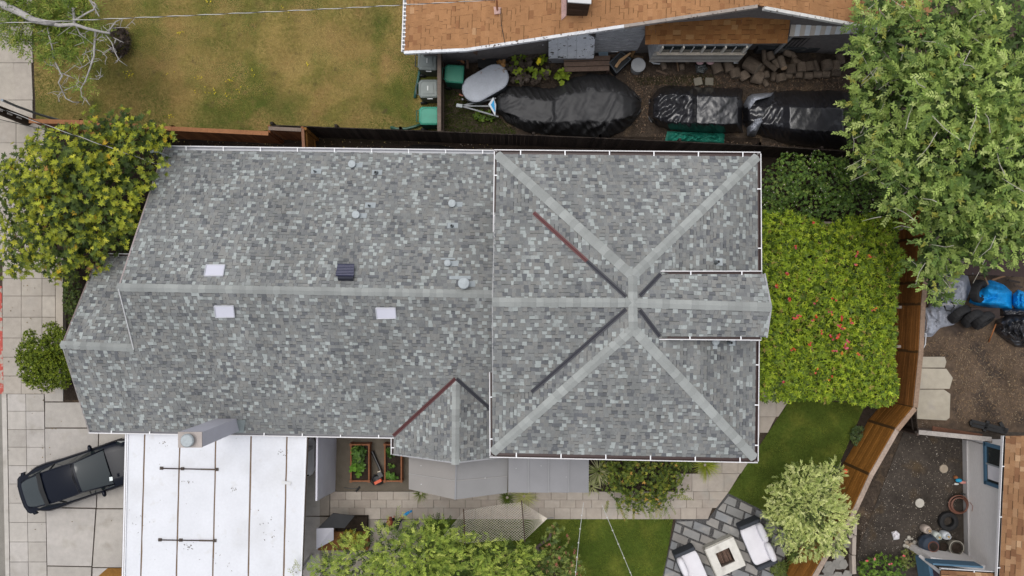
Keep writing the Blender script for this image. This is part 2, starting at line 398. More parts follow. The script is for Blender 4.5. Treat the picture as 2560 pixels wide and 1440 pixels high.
# ================================================================= ROOFS
def clip(poly, tri):
    out = poly
    for i in range(3):
        (x0, y0), (x1, y1) = tri[i], tri[(i + 1) % 3]
        inp, out = out, []
        if not inp: return []
        def sd(p): return (x1 - x0) * (p[1] - y0) - (y1 - y0) * (p[0] - x0)
        for k in range(len(inp)):
            a, b = inp[k - 1], inp[k]; da, db = sd(a), sd(b)
            if (da >= 0) != (db >= 0):
                t = da / (da - db); out.append((a[0] + (b[0] - a[0]) * t, a[1] + (b[1] - a[1]) * t))
            if db >= 0: out.append(b)
    return out
def area2(p): return abs(sum(p[i - 1][0] * p[i][1] - p[i][0] * p[i - 1][1] for i in range(len(p)))) / 2
def tabs(pts, palette, r, e=.122, wr=(.085, .155), edge=(.05, .05, .055), th=(.005, .017), band=.6, jt=.07):
    """All shingle tabs of one roof plane: (size in view, verts, faces, colours)."""
    A = V((0, 0, 0))
    for k in range(len(pts)): A += pts[k - 1].cross(pts[k])
    n = A.normalized(); n = n if n.z > 0 else -n
    d = V((0, 0, -1)); d = (d - n * d.dot(n)).normalized(); u = n.cross(d) * -1; o = pts[0]
    uv = [((p - o).dot(u), (p - o).dot(d)) for p in pts]
    tris = []
    for t in tessellate_polygon([[V((a, b, 0)) for a, b in uv]]):
        q = [uv[k] for k in t]
        if (q[1][0] - q[0][0]) * (q[2][1] - q[0][1]) - (q[1][1] - q[0][1]) * (q[2][0] - q[0][0]) < 0: q = q[::-1]
        tris.append(q)
    amin, amax = min(a for a, _ in uv), max(a for a, _ in uv); bmin, bmax = min(b for _, b in uv), max(b for _, b in uv)
    out = []; row = 0; b1 = bmax
    cw = [c[0] for c in palette]; cc = [c[1] for c in palette]
    while b1 > bmin:
        b0 = b1 - e; a = amin - r.uniform(0, .3); tooth = r.random() < .5; lastl = False
        while a < amax:
            wd = r.uniform(*wr) * (1 if tooth else 1.15); t = th[1] if tooth else th[0]
            k = r.uniform(.004, .016) * (1 if tooth else -1)
            quad = [(a + k, b0), (a + wd - k, b0), (a + wd, b1), (a, b1)]
            hasband = (not tooth) and r.random() < band; base_c = r.choices(cc, cw)[0]
            if lastl and base_c[0] > .3 and r.random() < .75: base_c = cc[0]
            lastl = base_c[0] > .3; col = jit(base_c, r, jt); full = area2(quad)
            for tri in tris:
                if max(q[0] for q in tri) < a or min(q[0] for q in tri) > a + wd or max(q[1] for q in tri) < b0 or min(q[1] for q in tri) > b1: continue
                p = clip(quad, tri)
                if len(p) < 3 or area2(p) < 2e-5: continue
                m = len(p); top = []; bot = []
                for (x, y) in p:
                    w_ = o + u * x + d * y; f = (y - b0) / e
                    top.append(w_ + n * (t * (.25 + .75 * f) + .006)); bot.append(w_ - n * .002)
                if (top[1] - top[0]).cross(top[2] - top[0]).dot(n) < 0: top.reverse(); bot.reverse()
                fs = [tuple(range(m))] + [(q, m + q, m + (q + 1) % m, (q + 1) % m) for q in range(m)]
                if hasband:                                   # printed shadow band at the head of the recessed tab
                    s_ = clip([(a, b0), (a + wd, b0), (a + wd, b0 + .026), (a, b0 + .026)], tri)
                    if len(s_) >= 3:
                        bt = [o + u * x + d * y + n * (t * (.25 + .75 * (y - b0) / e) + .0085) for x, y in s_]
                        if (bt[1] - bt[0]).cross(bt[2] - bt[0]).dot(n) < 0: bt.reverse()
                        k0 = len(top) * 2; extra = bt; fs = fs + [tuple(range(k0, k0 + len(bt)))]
                    else: extra = []
                else: extra = []
                zc = sum(q.z for q in top) / m
                vis = area2(p) * (1 if area2(p) > full * .98 else .3) / (H - zc) ** 2
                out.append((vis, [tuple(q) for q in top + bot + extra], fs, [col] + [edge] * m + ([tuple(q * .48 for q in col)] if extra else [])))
            a += wd + .001; tooth = not tooth if r.random() < .8 else tooth
        b1 = b0; row += 1
    return out
def place_tabs(tl, parent, single=300):
    tl.sort(key=lambda t: -t[0]); n = 0
    for vis, vs, fs, cs in tl[:single]:
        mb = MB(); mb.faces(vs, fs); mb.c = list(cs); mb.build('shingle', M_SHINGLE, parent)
    mb = MB()
    for vis, vs, fs, cs in tl[single:]:
        i = len(mb.v); mb.v += vs; mb.f += [tuple(i + k for k in f) for f in fs]; mb.c += cs
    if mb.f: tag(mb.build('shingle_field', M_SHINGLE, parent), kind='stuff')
def caps(a, b, n1, n2, parent, r, w=.13, step=.205, col=(.315, .328, .317), lift=.028):
    d = (b - a); L = d.length; d = d / L
    def side(n):
        s = n.cross(d).normalized(); return s if s.z < 0 else -s
    s1, s2 = side(n1), side(n2); up = (n1 + n2).normalized()
    k = max(1, round(L / step)); st = L / k
    for i in range(k):
        p0 = a + d * st * i; p1 = a + d * (st * (i + 1) + .012)
        rows = []
        for p, h in ((p0, .004), (p1, .02)):
            rows.append([p + s1 * w + n1 * (lift * .5 + h), p + up * (lift + h), p + s2 * w + n2 * (lift * .5 + h)])
        mb = MB(); mb.col = jit(col, r, .13); mb.grid(rows)
        low = [q - up * .03 for q in rows[1]]
        mb.face([rows[1][0], low[0], low[1], rows[1][1]], (.09, .09, .09)); mb.face([rows[1][1], low[1], low[2], rows[1][2]], (.09, .09, .09))
        mb.face([rows[0][0], rows[1][0], low[0], rows[0][0] - up * .012], (.12, .12, .12)); mb.face([rows[0][2], rows[0][2] - up * .012, low[2], rows[1][2]], (.12, .12, .12))
        mb.build('ridge_cap', M_CAP, parent)
def valley(a, b, n, parent, col, w=.06):
    d = (b - a).normalized(); s = n.cross(d).normalized(); mb = MB(); mb.col = col
    rows = [[p + s * w + n * .02, p + s * w + n * .062, p + s * w * .3 + n * .05, p + n * .075, p - s * w * .3 + n * .05, p - s * w + n * .062, p - s * w + n * .02] for p in (a, b)]
    mb.grid(rows); return mb.build('valley_flashing', M_METAL, parent)
BROWNIN = (.045, .018, .016)
def gutter(a, b, out, parent, wd=.115, strap=1.22, inner=BROWNIN, off=.0, rail=.026):
    out = V(out).normalized(); d = (b - a).normalized(); z = V((0, 0, 1))
    mb = MB(); a = a + out * .0; b = b + out * .0
    mb.bar(a + out * wd * .5 - z * .105, b + out * wd * .5 - z * .105, wd, .01, inner)
    mb.bar(a + out * .004 - z * .06, b + out * .004 - z * .06, .008, .09, inner)
    mb.bar(a + out * wd - z * .055, b + out * wd - z * .055, .012, .115, inner)
    mb.bar(a + out * (wd + .012 + rail / 2) - z * .045, b + out * (wd + .012 + rail / 2) - z * .045, rail, .12, (.70, .69, .70))
    for e in (a, b): mb.bar(e + out * wd * .5 - z * .06, e + out * wd * .5 - z * .06 + d * .008, wd, .1, (.7, .7, .7))
    gt = mb.build('gutter', M_METAL, parent)
    L = (b - a).length; k = max(1, int(L / strap))
    for i in range(k):
        p = a + d * (L * (i + .6) / k)
        MB().bar(p - out * .02 + z * .01, p + out * (wd + .02) + z * .022, .035, .012, (.80, .80, .81), upv=(0, 0, 1)).build('gutter_strap', M_METAL, gt)
    return gt
GREY = [(34, (.212, .218, .214)), (24, (.228, .228, .218)), (17, (.182, .188, .190)), (9, (.136, .141, .149)), (13, (.355, .382, .373)), (8, (.29, .307, .30))]
BROWN = [(50, (.335, .172, .080)), (25, (.315, .158, .073)), (18, (.360, .188, .090)), (5, (.26, .124, .058)), (3, (.42, .245, .13))]
# ---- the grey house
house = thing('grey_house', 'two-storey house with grey shingle roofs, white gutters and hipped rear half', 'house', P(1000, 740, 0))
ZE, ZR = 2.9, 5.9
Se1, Rl = P(222, 1075, ZE), P(297, 718, ZR)
Se2 = P(985, 1088, ZE); S_pl = plane(Se1, Se2, Rl)
Rr = PP(1262, 736, S_pl)
Ne1 = P(410, 375, ZE); N_pl = plane(Ne1, Rl, Rr)
Ne2 = PP(1262, 386, N_pl)
pl_l = lambda *q: [PP(x, y, S_pl) for x, y in q]
Gr = PP(1140, 945, S_pl); Gz = Gr.z
Gend = P(1138, 1157, Gz)
Gw1, Gw2 = Se2, P(985, 1136, 2.9)
Ge1, Ge2 = P(1292, 1090, 2.9), P(1292, 1140, 2.9)
Gwp = plane(Gr, Gend, Gw1); Gw2 = PP(985, 1136, Gwp)
Gep = plane(Gr, Gend, Ge1); Ge2 = PP(1292, 1138, Gep)
Pr1, Pr2 = PP(155, 862, S_pl), PP(335, 870, S_pl)
Pr1.z = Pr2.z = (Pr1.z + Pr2.z) / 2; Pe = P(245, 640, 2.9)
Pp = plane(Pr1, Pr2, Pe)
polyS = [Se1, Se2, Gr, PP(1262, 1058, S_pl), Rr, Rl, PP(335, 870, S_pl), PP(155, 862, S_pl)]
polyN = [Ne1, Rl, Rr, Ne2]
polyGw = [Gr, Gw1, Gw2, Gend]; polyGe = [Gr, Gend, Ge2, Ge1]
polyPo = [PP(155, 862, Pp), PP(345, 870, Pp), PP(345, 641, Pp), Pe]
lower = MB()
for q in (polyS, polyN, polyGw, polyGe, polyPo): lower.slab(q, .10, (.25, .25, .25))
lowroof = lower.build('roof', M_VC, house)
r = random.Random(5); tl = []
for q in (polyS, polyN, polyGw, polyGe, polyPo): tl += tabs(q, GREY, r)
caps(Rr, Rl - V((.05, 0, 0)), N_pl[1], S_pl[1], lowroof, r)
caps(Pr2, Pr1 - V((.05, 0, 0)), Pp[1], S_pl[1], lowroof, r)
caps(Gr, Gend - V((0, .05, 0)), Gwp[1], Gep[1], lowroof, r, step=.2)
valley(Gw1, Gr, (S_pl[1] + Gwp[1]).normalized(), lowroof, (.10, .035, .035))
valley(Gr, PP(1240, 1034, S_pl), (S_pl[1] + Gep[1]).normalized(), lowroof, (.05, .05, .06))
# upper roof
ZE2, ZR2 = 5.5, 7.3
NW, NE, SE, SW = P(1243, 386, ZE2), P(1893, 392, ZE2), P(1886, 1145, ZE2), P(1232, 1131, ZE2)
R1, R2, Rm = P(1582, 690, ZR2), P(1583, 822, ZR2), P(1582, 757, ZR2)
UN, US = plane(NW, NE, R1), plane(SW, SE, R2)
UW, UE = plane(NW, SW, Rm), plane(NE, SE, Rm)
Wg = P(1231, 755, ZR2); Wn = PP(1335, 533, UW); Ws = PP(1330, 979, UW)
WGn, WGs = plane(Wg, Rm, Wn), plane(Wg, Rm, Ws)
Eg = P(1928, 768, ZR2); En, Es = PP(1650, 686, UE), PP(1648, 840, UE)
EGn, EGs = plane(Eg, Rm, En), plane(Eg, Rm, Es)
upp = [[NW, NE, PP(1582, 690, UN)], [SW, SE, PP(1583, 822, US)],
       [NW, PP(1240, 534, UW), Wn, Rm, PP(1582, 690, UW)], [SW, PP(1231, 980, UW), Ws, Rm, PP(1583, 822, UW)],
       [NE, PP(1582, 690, UE), Rm, En, PP(1894, 688, UE)], [SE, PP(1583, 822, UE), Rm, Es, PP(1889, 842, UE)],
       [Wg, Rm, Wn, PP(1237, 534, WGn)], [Wg, Rm, Ws, PP(1232, 980, WGs)],
       [Eg, Rm, En, PP(1912, 686, EGn)], [Eg, Rm, Es, PP(1917, 842, EGs)]]
mb = MB()
for q in upp: mb.slab(q, .09, (.25, .25, .25))
uproof = mb.build('roof', M_VC, house)
for q in upp: tl += tabs(q, GREY, r)
place_tabs(tl, lowroof, 300)
caps(R1, NW, UN[1], UW[1], uproof, r, w=.14); caps(R1, NE, UN[1], UE[1], uproof, r, w=.14)
caps(R2, SW, US[1], UW[1], uproof, r, w=.14); caps(R2, SE, US[1], UE[1], uproof, r, w=.14)
caps(Rm, Wg, WGn[1], WGs[1], uproof, r, lift=.03); caps(Rm, Eg, EGn[1], EGs[1], uproof, r, lift=.03)
caps(R1, R2, UW[1], UE[1], uproof, r, lift=.045)
valley(Wn + (Wn - Rm) * .0, P(1482, 668, 6.79) if 0 else PP(1468, 654, UW), (UW[1] + WGn[1]).normalized(), uproof, (.13, .05, .05))
valley(PP(1468, 654, UW), PP(1566, 743, UW), (UW[1] + WGn[1]).normalized(), uproof, (.05, .05, .06))
valley(Ws, PP(1566, 772, UW), (UW[1] + WGs[1]).normalized(), uproof, (.05, .05, .06))
valley(PP(1598, 741, UE), En, (UE[1] + EGn[1]).normalized(), uproof, (.05, .05, .06))
valley(PP(1598, 774, UE), Es, (UE[1] + EGs[1]).normalized(), uproof, (.05, .05, .06))
# gutters
N_, S_, E_, W_ = V((0, 1, 0)), V((0, -1, 0)), V((1, 0, 0)), V((-1, 0, 0))
gutter(Ne1, Ne2 - V((.25, 0, 0)), N_, lowroof, inner=(.42, .43, .46)); gutter(Se1, Se2, S_, lowroof, wd=.07, rail=.03, inner=(.25, .25, .27)); gutter(Pe, PP(330, 641, Pp), N_, lowroof, wd=.06, strap=9)
gutter(Gw1 - V((0, .08, 0)), Gw2, W_, lowroof, wd=.07, strap=9)
gutter(NW + V((-.1, 0, 0)), NE + V((.1, 0, 0)), N_, uproof); gutter(SW + V((-.1, 0, 0)), SE + V((.1, 0, 0)), S_, uproof)
gutter(NE + V((0, .1, 0)), PP(1895, 680, UE), E_, uproof, wd=.085); gutter(PP(1889, 852, UE), SE - V((0, .1, 0)), E_, uproof, wd=.085)
gutter(NW + V((0, .1, 0)), PP(1240, 580, UW), W_, uproof, wd=.06, strap=.9); gutter(PP(1231, 930, UW), SW - V((0, .1, 0)), W_, uproof, wd=.06, strap=.9)
gutter(En + V((.0, .0, 0)), PP(1905, 686, EGn), N_, uproof, wd=.07); gutter(Es, PP(1903, 842, EGs), S_, uproof, wd=.07)
# rake trim
def trim(a, b, parent, col=(.74, .74, .75), w=.045, h=.14, name='fascia'):
    MB().bar(a - V((0, 0, .06)), b - V((0, 0, .06)), w, h, col).build(name, M_METAL, parent)
trim(Ne1, Rl, lowroof, (.36, .30, .29)); trim(Rl, PP(335, 870, S_pl), lowroof, (.52, .52, .52), w=.03, h=.2); trim(Pr1, Se1, lowroof, (.30, .27, .26)); trim(Pe, Pr1, lowroof, (.22, .17, .16))
trim(Gw2, Gend, lowroof, (.34, .34, .35)); trim(Gend, Ge2, lowroof, (.34, .34, .35))
trim(Wg, PP(1237, 534, WGn), uproof, (.36, .36, .36), w=.03); trim(Wg, PP(1232, 980, WGs), uproof, (.36, .36, .36), w=.03)
trim(Eg, PP(1912, 686, EGn), uproof, (.36, .36, .37)); trim(Eg, PP(1917, 842, EGs), uproof, (.36, .36, .37))
# walls of the grey house
def inset(a, dx, dy): return (a.x + dx, a.y + dy)
wl = MB(); wl.col = (.46, .46, .50)
wl.prism([inset(Ne1, .45, -.4), inset(Ne2, 0, -.4), inset(PP(1262, 1058, S_pl), 0, -.1), inset(Se2, 0, .3), inset(Se1, .7, .3)], 0, ZE - .05)
wl.prism([inset(NW, .35, -.35), inset(NE, -.35, -.35), inset(SE, -.35, .35), inset(SW, .35, .35)], 0, ZE2 - .05)
wl.prism([inset(Gw1, .35, .5), inset(Gw2, .35, .3), inset(Ge2, -.3, .3), inset(Ge1, -.3, .5)], 0, 2.85)
# gable walls
q0, q1, q2 = V((Ne1.x + .45, Ne1.y - .4, ZE - .06)), V((Rl.x + .45, Rl.y, ZR - .35)), V((Se1.x + .75, Se1.y + .3, ZE - .06))
wl.slab([q0, q1, V((q1.x, q2.y, q2.z))], .1, up=False)
wl.slab([V((Wg.x + .3, Wn.y - .15, 5.4)), V((Wg.x + .3, Wg.y, ZR2 - .3)), V((Wg.x + .3, Ws.y + .15, 5.4))], .1, up=False)
wl.slab([V((Eg.x - .5, En.y - .1, 5.4)), V((Eg.x - .5, En.y - .1, 6.75)), V((Eg.x - .5, Eg.y, ZR2 - .2)), V((Eg.x - .5, Es.y + .1, 6.75)), V((Eg.x - .5, Es.y + .1, 5.4))], .1, up=False)
wl.build('wall', M_STUCCO, house)
# chimney: tapered stucco stack on the south eave
ct = 6.2
mb = MB(); mb.col = (.56, .55, .6)
top = PS([(447, 1080), (505, 1080), (505, 1118), (447, 1118)], ct)
ctr = sum(top, V()) / 4
rows = [(1.0, ct), (1.0, 0.0)]
sc = [[V((p.x, p.y, z)) for p in top] for k, z in rows]
mb.faces(sc[0] + sc[1], [(0, 4, 5, 1), (1, 5, 6, 2), (2, 6, 7, 3), (3, 7, 4, 0)])
mb.face(top[::-1])
ch = mb.build('chimney', M_STUCCO, house)
MB().prism([(p.x + (ctr.x - p.x) * -.03, p.y + (ctr.y - p.y) * -.03) for p in top], ct, ct + .035, (.40, .355, .33)).build('chimney_crown', M_CONC, ch)
MB().lathe((ctr.x - .02, ctr.y, ct + .034), [(.14, 0), (.14, .10), (.19, .10), (.20, .16), (.17, .2)], 20, col=(.33, .37, .38)).build('flue_cap', M_GALV, ch)
bx = PP(612, 1052, S_pl)
MB().slab([PP(560, 1052, S_pl) + V((0, 0, .05)), PP(615, 1050, S_pl) + V((0, 0, .05)), PP(610, 1082, S_pl) + V((0, 0, .05)), PP(560, 1082, S_pl) + V((0, 0, .05))], .04, (.20, .23, .23)).build('chimney_flashing', M_METAL, ch)
# things fixed to the lower roof
def flash(px, py, pl, wx, wy, parent, dx=0, dy=0, col=None):
    c = PP(px + dx, py + dy, pl); n = pl[1]; u = V((1, 0, 0)); v = n.cross(u).normalized()
    pts = [c + n * .026 + u * a * wx / 2 + v * b * wy / 2 for a, b in ((-1, -1), (1, -1), (1, 1), (-1, 1))]
    MB().slab(pts, .01, col or (.30, .325, .33)).build('vent_flashing', M_GALV, parent)
def round_vent(px, py, pl, rr, h, label=None, sq=.42):
    c = PP(px, py, pl); flash(px, py, pl, sq, .2, lowroof, 9, 2)
    o = MB().lathe((c.x, c.y, c.z), [(rr * .62, -.1), (rr * .62, h * .55)], 18).build('roof_vent', M_GALV, lowroof)
    c = PP(px, py, pl); top = V((c.x, c.y, c.z))
    MB().lathe((top.x, top.y, top.z + h * .5), [(rr * .98, 0), (rr, h * .42), (rr * .9, h * .47), (rr * .25, h * .52)], 24).build('vent_cap', M_GALV, lowroof)
for x, y, rr, h in ((882, 412, .128, .20), (892, 538, .125, .20), (1131, 510, .125, .20), (1120, 658, .105, .22), (1161, 709, .175, .40)): round_vent(x, y, N_pl, rr, h)
flash(1150, 695, N_pl, .65, .12, lowroof, col=(.45, .48, .5)); flash(1120, 648, N_pl, .45, .06, lowroof)
def pipe_vent(px, py, pl, rr, h, parent):
    flash(px, py, pl, .34, .22, parent, 2, -1)
    c = PP(px, py, pl)
    MB().lathe(c, [(rr * 1.7, -.02), (rr * 1.2, .12), (rr, .12), (rr, h), (rr * .75, h), (rr * .75, h * .4)], 14, col=(.10, .11, .12)).build('pipe_vent', mat('pipe_grey', (.16, .18, .19), rough=.6) if 'pipe_grey' not in bpy.data.materials else bpy.data.materials['pipe_grey'], parent)
    MB().lathe((c.x, c.y, c.z + h - .004), [(rr * .8, 0), (rr * .8, .006)], 14).build('pipe_opening', M_RUBBER, parent)
for x, y, rr, h in ((789, 430, .028, .22), (941, 433, .05, .2), (924, 515, .028, .2), (1130, 566, .04, .28)): pipe_vent(x, y, N_pl, rr, h, lowroof)
pipe_vent(1789, 656, UE, .045, .35, uproof); pipe_vent(1821, 856, UE, .042, .35, uproof)
c = PP(1784, 853, UE); flash(1784, 860, UE, .2, .3, uproof); MB().lathe(c, [(.075, -.05), (.075, .2), (.105, .2), (.11, .28), (.08, .3)], 18).build('roof_vent', M_GALV, uproof)
# white translucent roof lights
M_PANEL = mat('white_roof_light', (.60, .60, .68), rough=.35, noises=((3, .03),))
for (q, pl) in (([(517, 665), (564, 665), (559, 692), (512, 692)], N_pl), ([(537, 763), (585, 763), (588, 790), (541, 791)], S_pl), ([(940, 768), (989, 768), (991, 793), (943, 794)], S_pl)):
    n = pl[1]; pts = [PP(x, y, pl) + n * .06 for x, y in q]
    o = MB().slab(pts, .07, (.6, .6, .66)).build('roof_light', M_PANEL, lowroof)
    cc = sum(pts, V()) / 4; rim = MB(); 
    for k in range(4): rim.bar(pts[k] + n * .004, pts[(k + 1) % 4] + n * .004, .03, .025, (.42, .43, .47))
    rim.build('roof_light_frame', M_METAL, lowroof)
# solar attic fan
n = N_pl[1]; pts = [PP(x, y, N_pl) + n * .16 for x, y in ((846, 667), (888, 667), (886, 698), (841, 697))]
lo = [PP(x, y, N_pl) for x, y in ((846, 672), (886, 672), (884, 703), (846, 703))]
MB().slab([p + n * .14 for p in lo], .16, (.02, .022, .035)).build('attic_fan', M_METAL, lowroof)
sp = MB().slab(pts, .02, (.018, .02, .05)).build('solar_panel', M_METAL, lowroof)
for k in range(1, 8):
    t = k / 8; MB().bar(pts[0].lerp(pts[3], t) + n * .003, pts[1].lerp(pts[2], t) + n * .003, .007, .004, (.22, .22, .30)).build('solar_strip', M_METAL, lowroof)
# service mast on the north-west corner
c = PP(424, 392, N_pl); mb = MB(); mb.tube([c, c + V((-.02, 0, .9))], .03, 8, (.4, .41, .43)); mb.tube([c + V((-.02, 0, .9)), c + V((-.1, .0, 1.0)), c + V((-.2, -.02, .92))], .045, 8, (.45, .46, .48))
mb.build('service_mast', M_GALV, lowroof)
mb = MB()
for k in range(5):
    mb.tube([c + V((-.15 + .02 * k, 0, .9)), c + V((-.1 + .12 * math.sin(k * 1.3), -.22 - .03 * k, .8)), c + V((.08 - .03 * k, -.2, .72 + .03 * k)), c + V((-.3, -.08, .85))], .008, 5, (.015, .015, .018))
mb.build('cable_loop', M_RUBBER, lowroof)
# ================================================================= CARPORT, CANOPIES
rng = random.Random(23)
cp = thing('carport', 'flat white carport roof with brown seams over the driveway', 'carport', P(540, 1300, 0))
ZC = 2.68
xt = [312, 362, 450, 540, 628, 718, 769]; xb = [303, 351, 440, 531, 620, 708, 754]
dk = MB().prism([p.to_2d() for p in PS([(312, 1078), (769, 1085), (753, 1475), (302, 1475)], ZC)], ZC - .16, ZC - .012, (.19, .135, .095)); dk.build('roof_deck', M_ROUGH, cp)
M_CPW = mat('white_roof_coating', (.67, .68, .715), rough=.6, noises=((.9, .05), (12, .03)), patches=((.55, .56, .90, (.54, .54, .545)), (2.5, .62, .85, (.57, .56, .55)), (9, .70, .76, (.42, .41, .41)), (26, .74, .78, (.30, .29, .28))), bump=.12, bs=8)
for i in range(6):
    L_, R_ = [], []
    for k in range(13):
        t = k / 12; y = 1079 + t * 400
        gl = 0 if i == 0 else 2.0 + .9 * noise.noise(V((i * 3.1, t * 7, 0))) + .6 * noise.noise(V((i, t * 23, 4)))
        gr = 0 if i == 5 else 2.0 + .9 * noise.noise(V((i * 5.3 + 2, t * 7, 1))) + .6 * noise.noise(V((i, t * 23, 9)))
        L_.append((xt[i] + (xb[i] - xt[i]) * t + max(.6, gl), y + (0 if i < 5 else 3))); R_.append((xt[i + 1] + (xb[i + 1] - xt[i + 1]) * t - max(.6, gr), y + 3))
    MB().prism([p.to_2d() for p in PS(L_ + R_[::-1], ZC)], ZC - .03, ZC, (.8, .8, .84)).build('roof_panel', M_CPW, cp)
for (x0, y0, x1, y1) in ((316, 1083, 307, 1475), (320, 1083, 311, 1475), (766, 1088, 752, 1475)):
    MB().bar(P(x0, y0, ZC + .02), P(x1, y1, ZC + .02), .035, .05, (.74, .74, .76)).build('edge_flashing', M_METAL, cp)
MB().bar(P(318, 1083, ZC + .003), P(309, 1475, ZC + .003), .05, .012, (.22, .16, .12)).build('edge_seam', M_ROUGH, cp)
for (a, b) in (((403, 1171), (541, 1174)), ((399, 1350), (536, 1352))):
    mb = MB(); A, B = P(*a, ZC + .05), P(*b, ZC + .05)
    mb.tube([A, A.lerp(B, .4), A.lerp(B, .7), B], .02, 7, (.055, .04, .035)); mb.tube([A.lerp(B, .72), B], .026, 7, (.11, .085, .07))
    for e in (A, B, A.lerp(B, .38)): mb.box(e - V((0, 0, .03)), (.11, .10, .05), col=(.10, .085, .075))
    mb.build('roof_brace', M_ROUGH, cp)
for x, y in ((418, 1110), (414, 1390), (790, 1110), (780, 1390)):
    MB().prism([p.to_2d() for p in PS([(x - 4, y - 4), (x + 4, y - 4), (x + 4, y + 4), (x - 4, y + 4)], 0)], 0, ZC - .15, (.6, .6, .6)).build('post', M_VC, cp)
o = MB().slab([P(705, 1201, ZC + .03), P(728, 1206, ZC + .04), P(726, 1214, ZC + .03), P(703, 1208, ZC + .03)], .006, (.62, .62, .62)).build('paper_scrap', M_VC)
tag(o, 'crumpled pale paper scrap lying on the white carport roof', 'paper')
# mustard panel behind the driveway at the bottom edge
tag(MB().slab(PS([(240, 1445), (268, 1421), (312, 1421), (312, 1470), (240, 1470)], 1.2), .06, (.21, .10, .02)).build('timber_screen', M_WOOD), 'orange-stained wooden panel poking out beside the carport', 'panel')
# canopies
M_CANOPY = mat('grey_canopy_cloth', vc=True, rough=.85, noises=((1.5, .05), (90, .06)), bump=.2, bs=140, spec=.15)
can = thing('patio_canopy', 'gabled taupe fabric canopy under the small south gable', 'canopy', P(1140, 1200, 0))
zl, zh = 2.35, 3.0
MB().slab([P(1022, 1128, zl), P(1022, 1223, zl), P(1138, 1249, zh), P(1141, 1140, zh)], .04, (.285, .268, .255)).build('canopy_slope', M_CANOPY, can)
MB().slab([P(1141, 1140, zh), P(1138, 1249, zh), P(1268, 1232, zl), P(1271, 1130, zl)], .04, (.275, .27, .27)).build('canopy_slope', M_CANOPY, can)
MB().bar(P(1141, 1150, zh + .01), P(1138, 1249, zh + .01), .05, .03, (.26, .26, .27)).build('ridge_tape', M_CANOPY, can)
for a, b in (((1022, 1184, zl), (1139, 1202, zh)), ((1139, 1202, zh), (1269, 1190, zl))):
    MB().bar(P(*a) + V((0, 0, .015)), P(*b) + V((0, 0, .015)), .025, .012, (.32, .31, .30)).build('seam', M_CANOPY, can)
for x, y in ((1028, 1218), (1262, 1226)):
    p = P(x, y, 2.3); MB().tube([(p.x, p.y, 0), (p.x, p.y, 2.3)], .035, 8, (.12, .11, .11)).build('post', M_METAL, can)
can2 = thing('flat_canopy', 'flat grey four-panel canopy between the gabled one and the yucca', 'canopy', P(1370, 1190, 0))
z2 = 2.5
for i in range(4):
    x0, x1 = 1271 + i * 50.5, 1271 + (i + 1) * 50.5
    MB().slab([P(x0, 1130, z2 + .1), P(x1 - .8, 1130, z2 + .1), P(x1 - 1.2, 1232, z2), P(x0 - .4, 1231, z2)], .03, jit((.265, .262, .27), rng, .03)).build('canopy_panel', M_CANOPY, can2)
    if i: MB().bar(P(x0, 1132, z2 + .12), P(x0 - .4, 1231, z2 + .02), .03, .025, (.31, .31, .315)).build('seam', M_CANOPY, can2)
for x, y in ((1464, 1226), (1275, 1226)):
    p = P(x, y, 2.4); MB().tube([(p.x, p.y, 0), (p.x, p.y, 2.45)], .035, 8, (.12, .11, .11)).build('post', M_METAL, can2)
# grey side panel by the beds
b0, b1 = P(842, 1085, 0), P(838, 1228, 0); t0, t1 = P(795, 1085, 2.4), P(793, 1252, 2.4)
mb = MB(); mb.col = (.42, .42, .47); th = V((-.06, 0, 0))
mb.faces([b0, b1, t1, t0, b0 + th, b1 + th, t1 + th, t0 + th], [(0, 1, 2, 3), (7, 6, 5, 4), (3, 2, 6, 7), (1, 5, 6, 2), (0, 3, 7, 4), (0, 4, 5, 1)])
tag(mb.build('privacy_panel', M_STUCCO), 'tall pale grey panel leaning between the carport and the raised beds', 'panel')
# ================================================================= RAISED BEDS and tools
def bed(q, label, z=.42):
    t = thing('raised_bed', label, 'planter', P(sum(a for a, _ in q) / 4, sum(b for _, b in q) / 4, 0), 'cedar raised beds')
    pts = PS(q, z)
    for k in range(4):
        a, b = pts[k], pts[(k + 1) % 4]
        for zz in (.1, .31): MB().bar(V((a.x, a.y, zz)), V((b.x, b.y, zz)), .05, .2, jit((.26, .105, .05), rng, .15)).build('plank', M_WOOD, t)
        MB().box((a.x, a.y, .22), (.09, .09, .46), col=(.24, .10, .05)).build('post', M_WOOD, t)
    MB().prism([p.to_2d() for p in pts], .0, .3, (.03, .024, .018)).build('soil', M_MULCH, t)
    return t
bed([(877, 1112), (922, 1112), (922, 1203), (877, 1203)], 'cedar raised bed crowded with dark leafy greens, left one')
bed([(962, 1112), (1003, 1112), (1003, 1203), (962, 1203)], 'half-bare cedar raised bed partly under the gable, right one')
lb = thing('leaf_blower', 'black and orange leaf blower lying between the raised beds', 'leaf blower', P(940, 1180, 0))
MB().tube([P(930, 1128, .12), P(936, 1140, .12)], [.062, .058], 12, (.012, .012, .013)).build('nozzle', M_METAL, lb)
MB().tube([P(935, 1139, .12), P(947, 1165, .14), P(952, 1177, .16)], [.05, .05, .055], 12, (.014, .014, .015)).build('tube', M_METAL, lb)
mb = MB(); c = P(945, 1200, .15); mb.lathe(c, [(.06, -.14), (.17, -.13), (.2, 0), (.16, .1), (.06, .14)], 16, col=(.014, .014, .015), sx=1.15); mb.build('fan_housing', M_METAL, lb)
mb = MB(); mb.box(P(945, 1204, .27), (.34, .13, .1), rz=R(28), col=(.62, .075, .008), taper=.8); mb.build('engine_cover', M_METAL, lb)
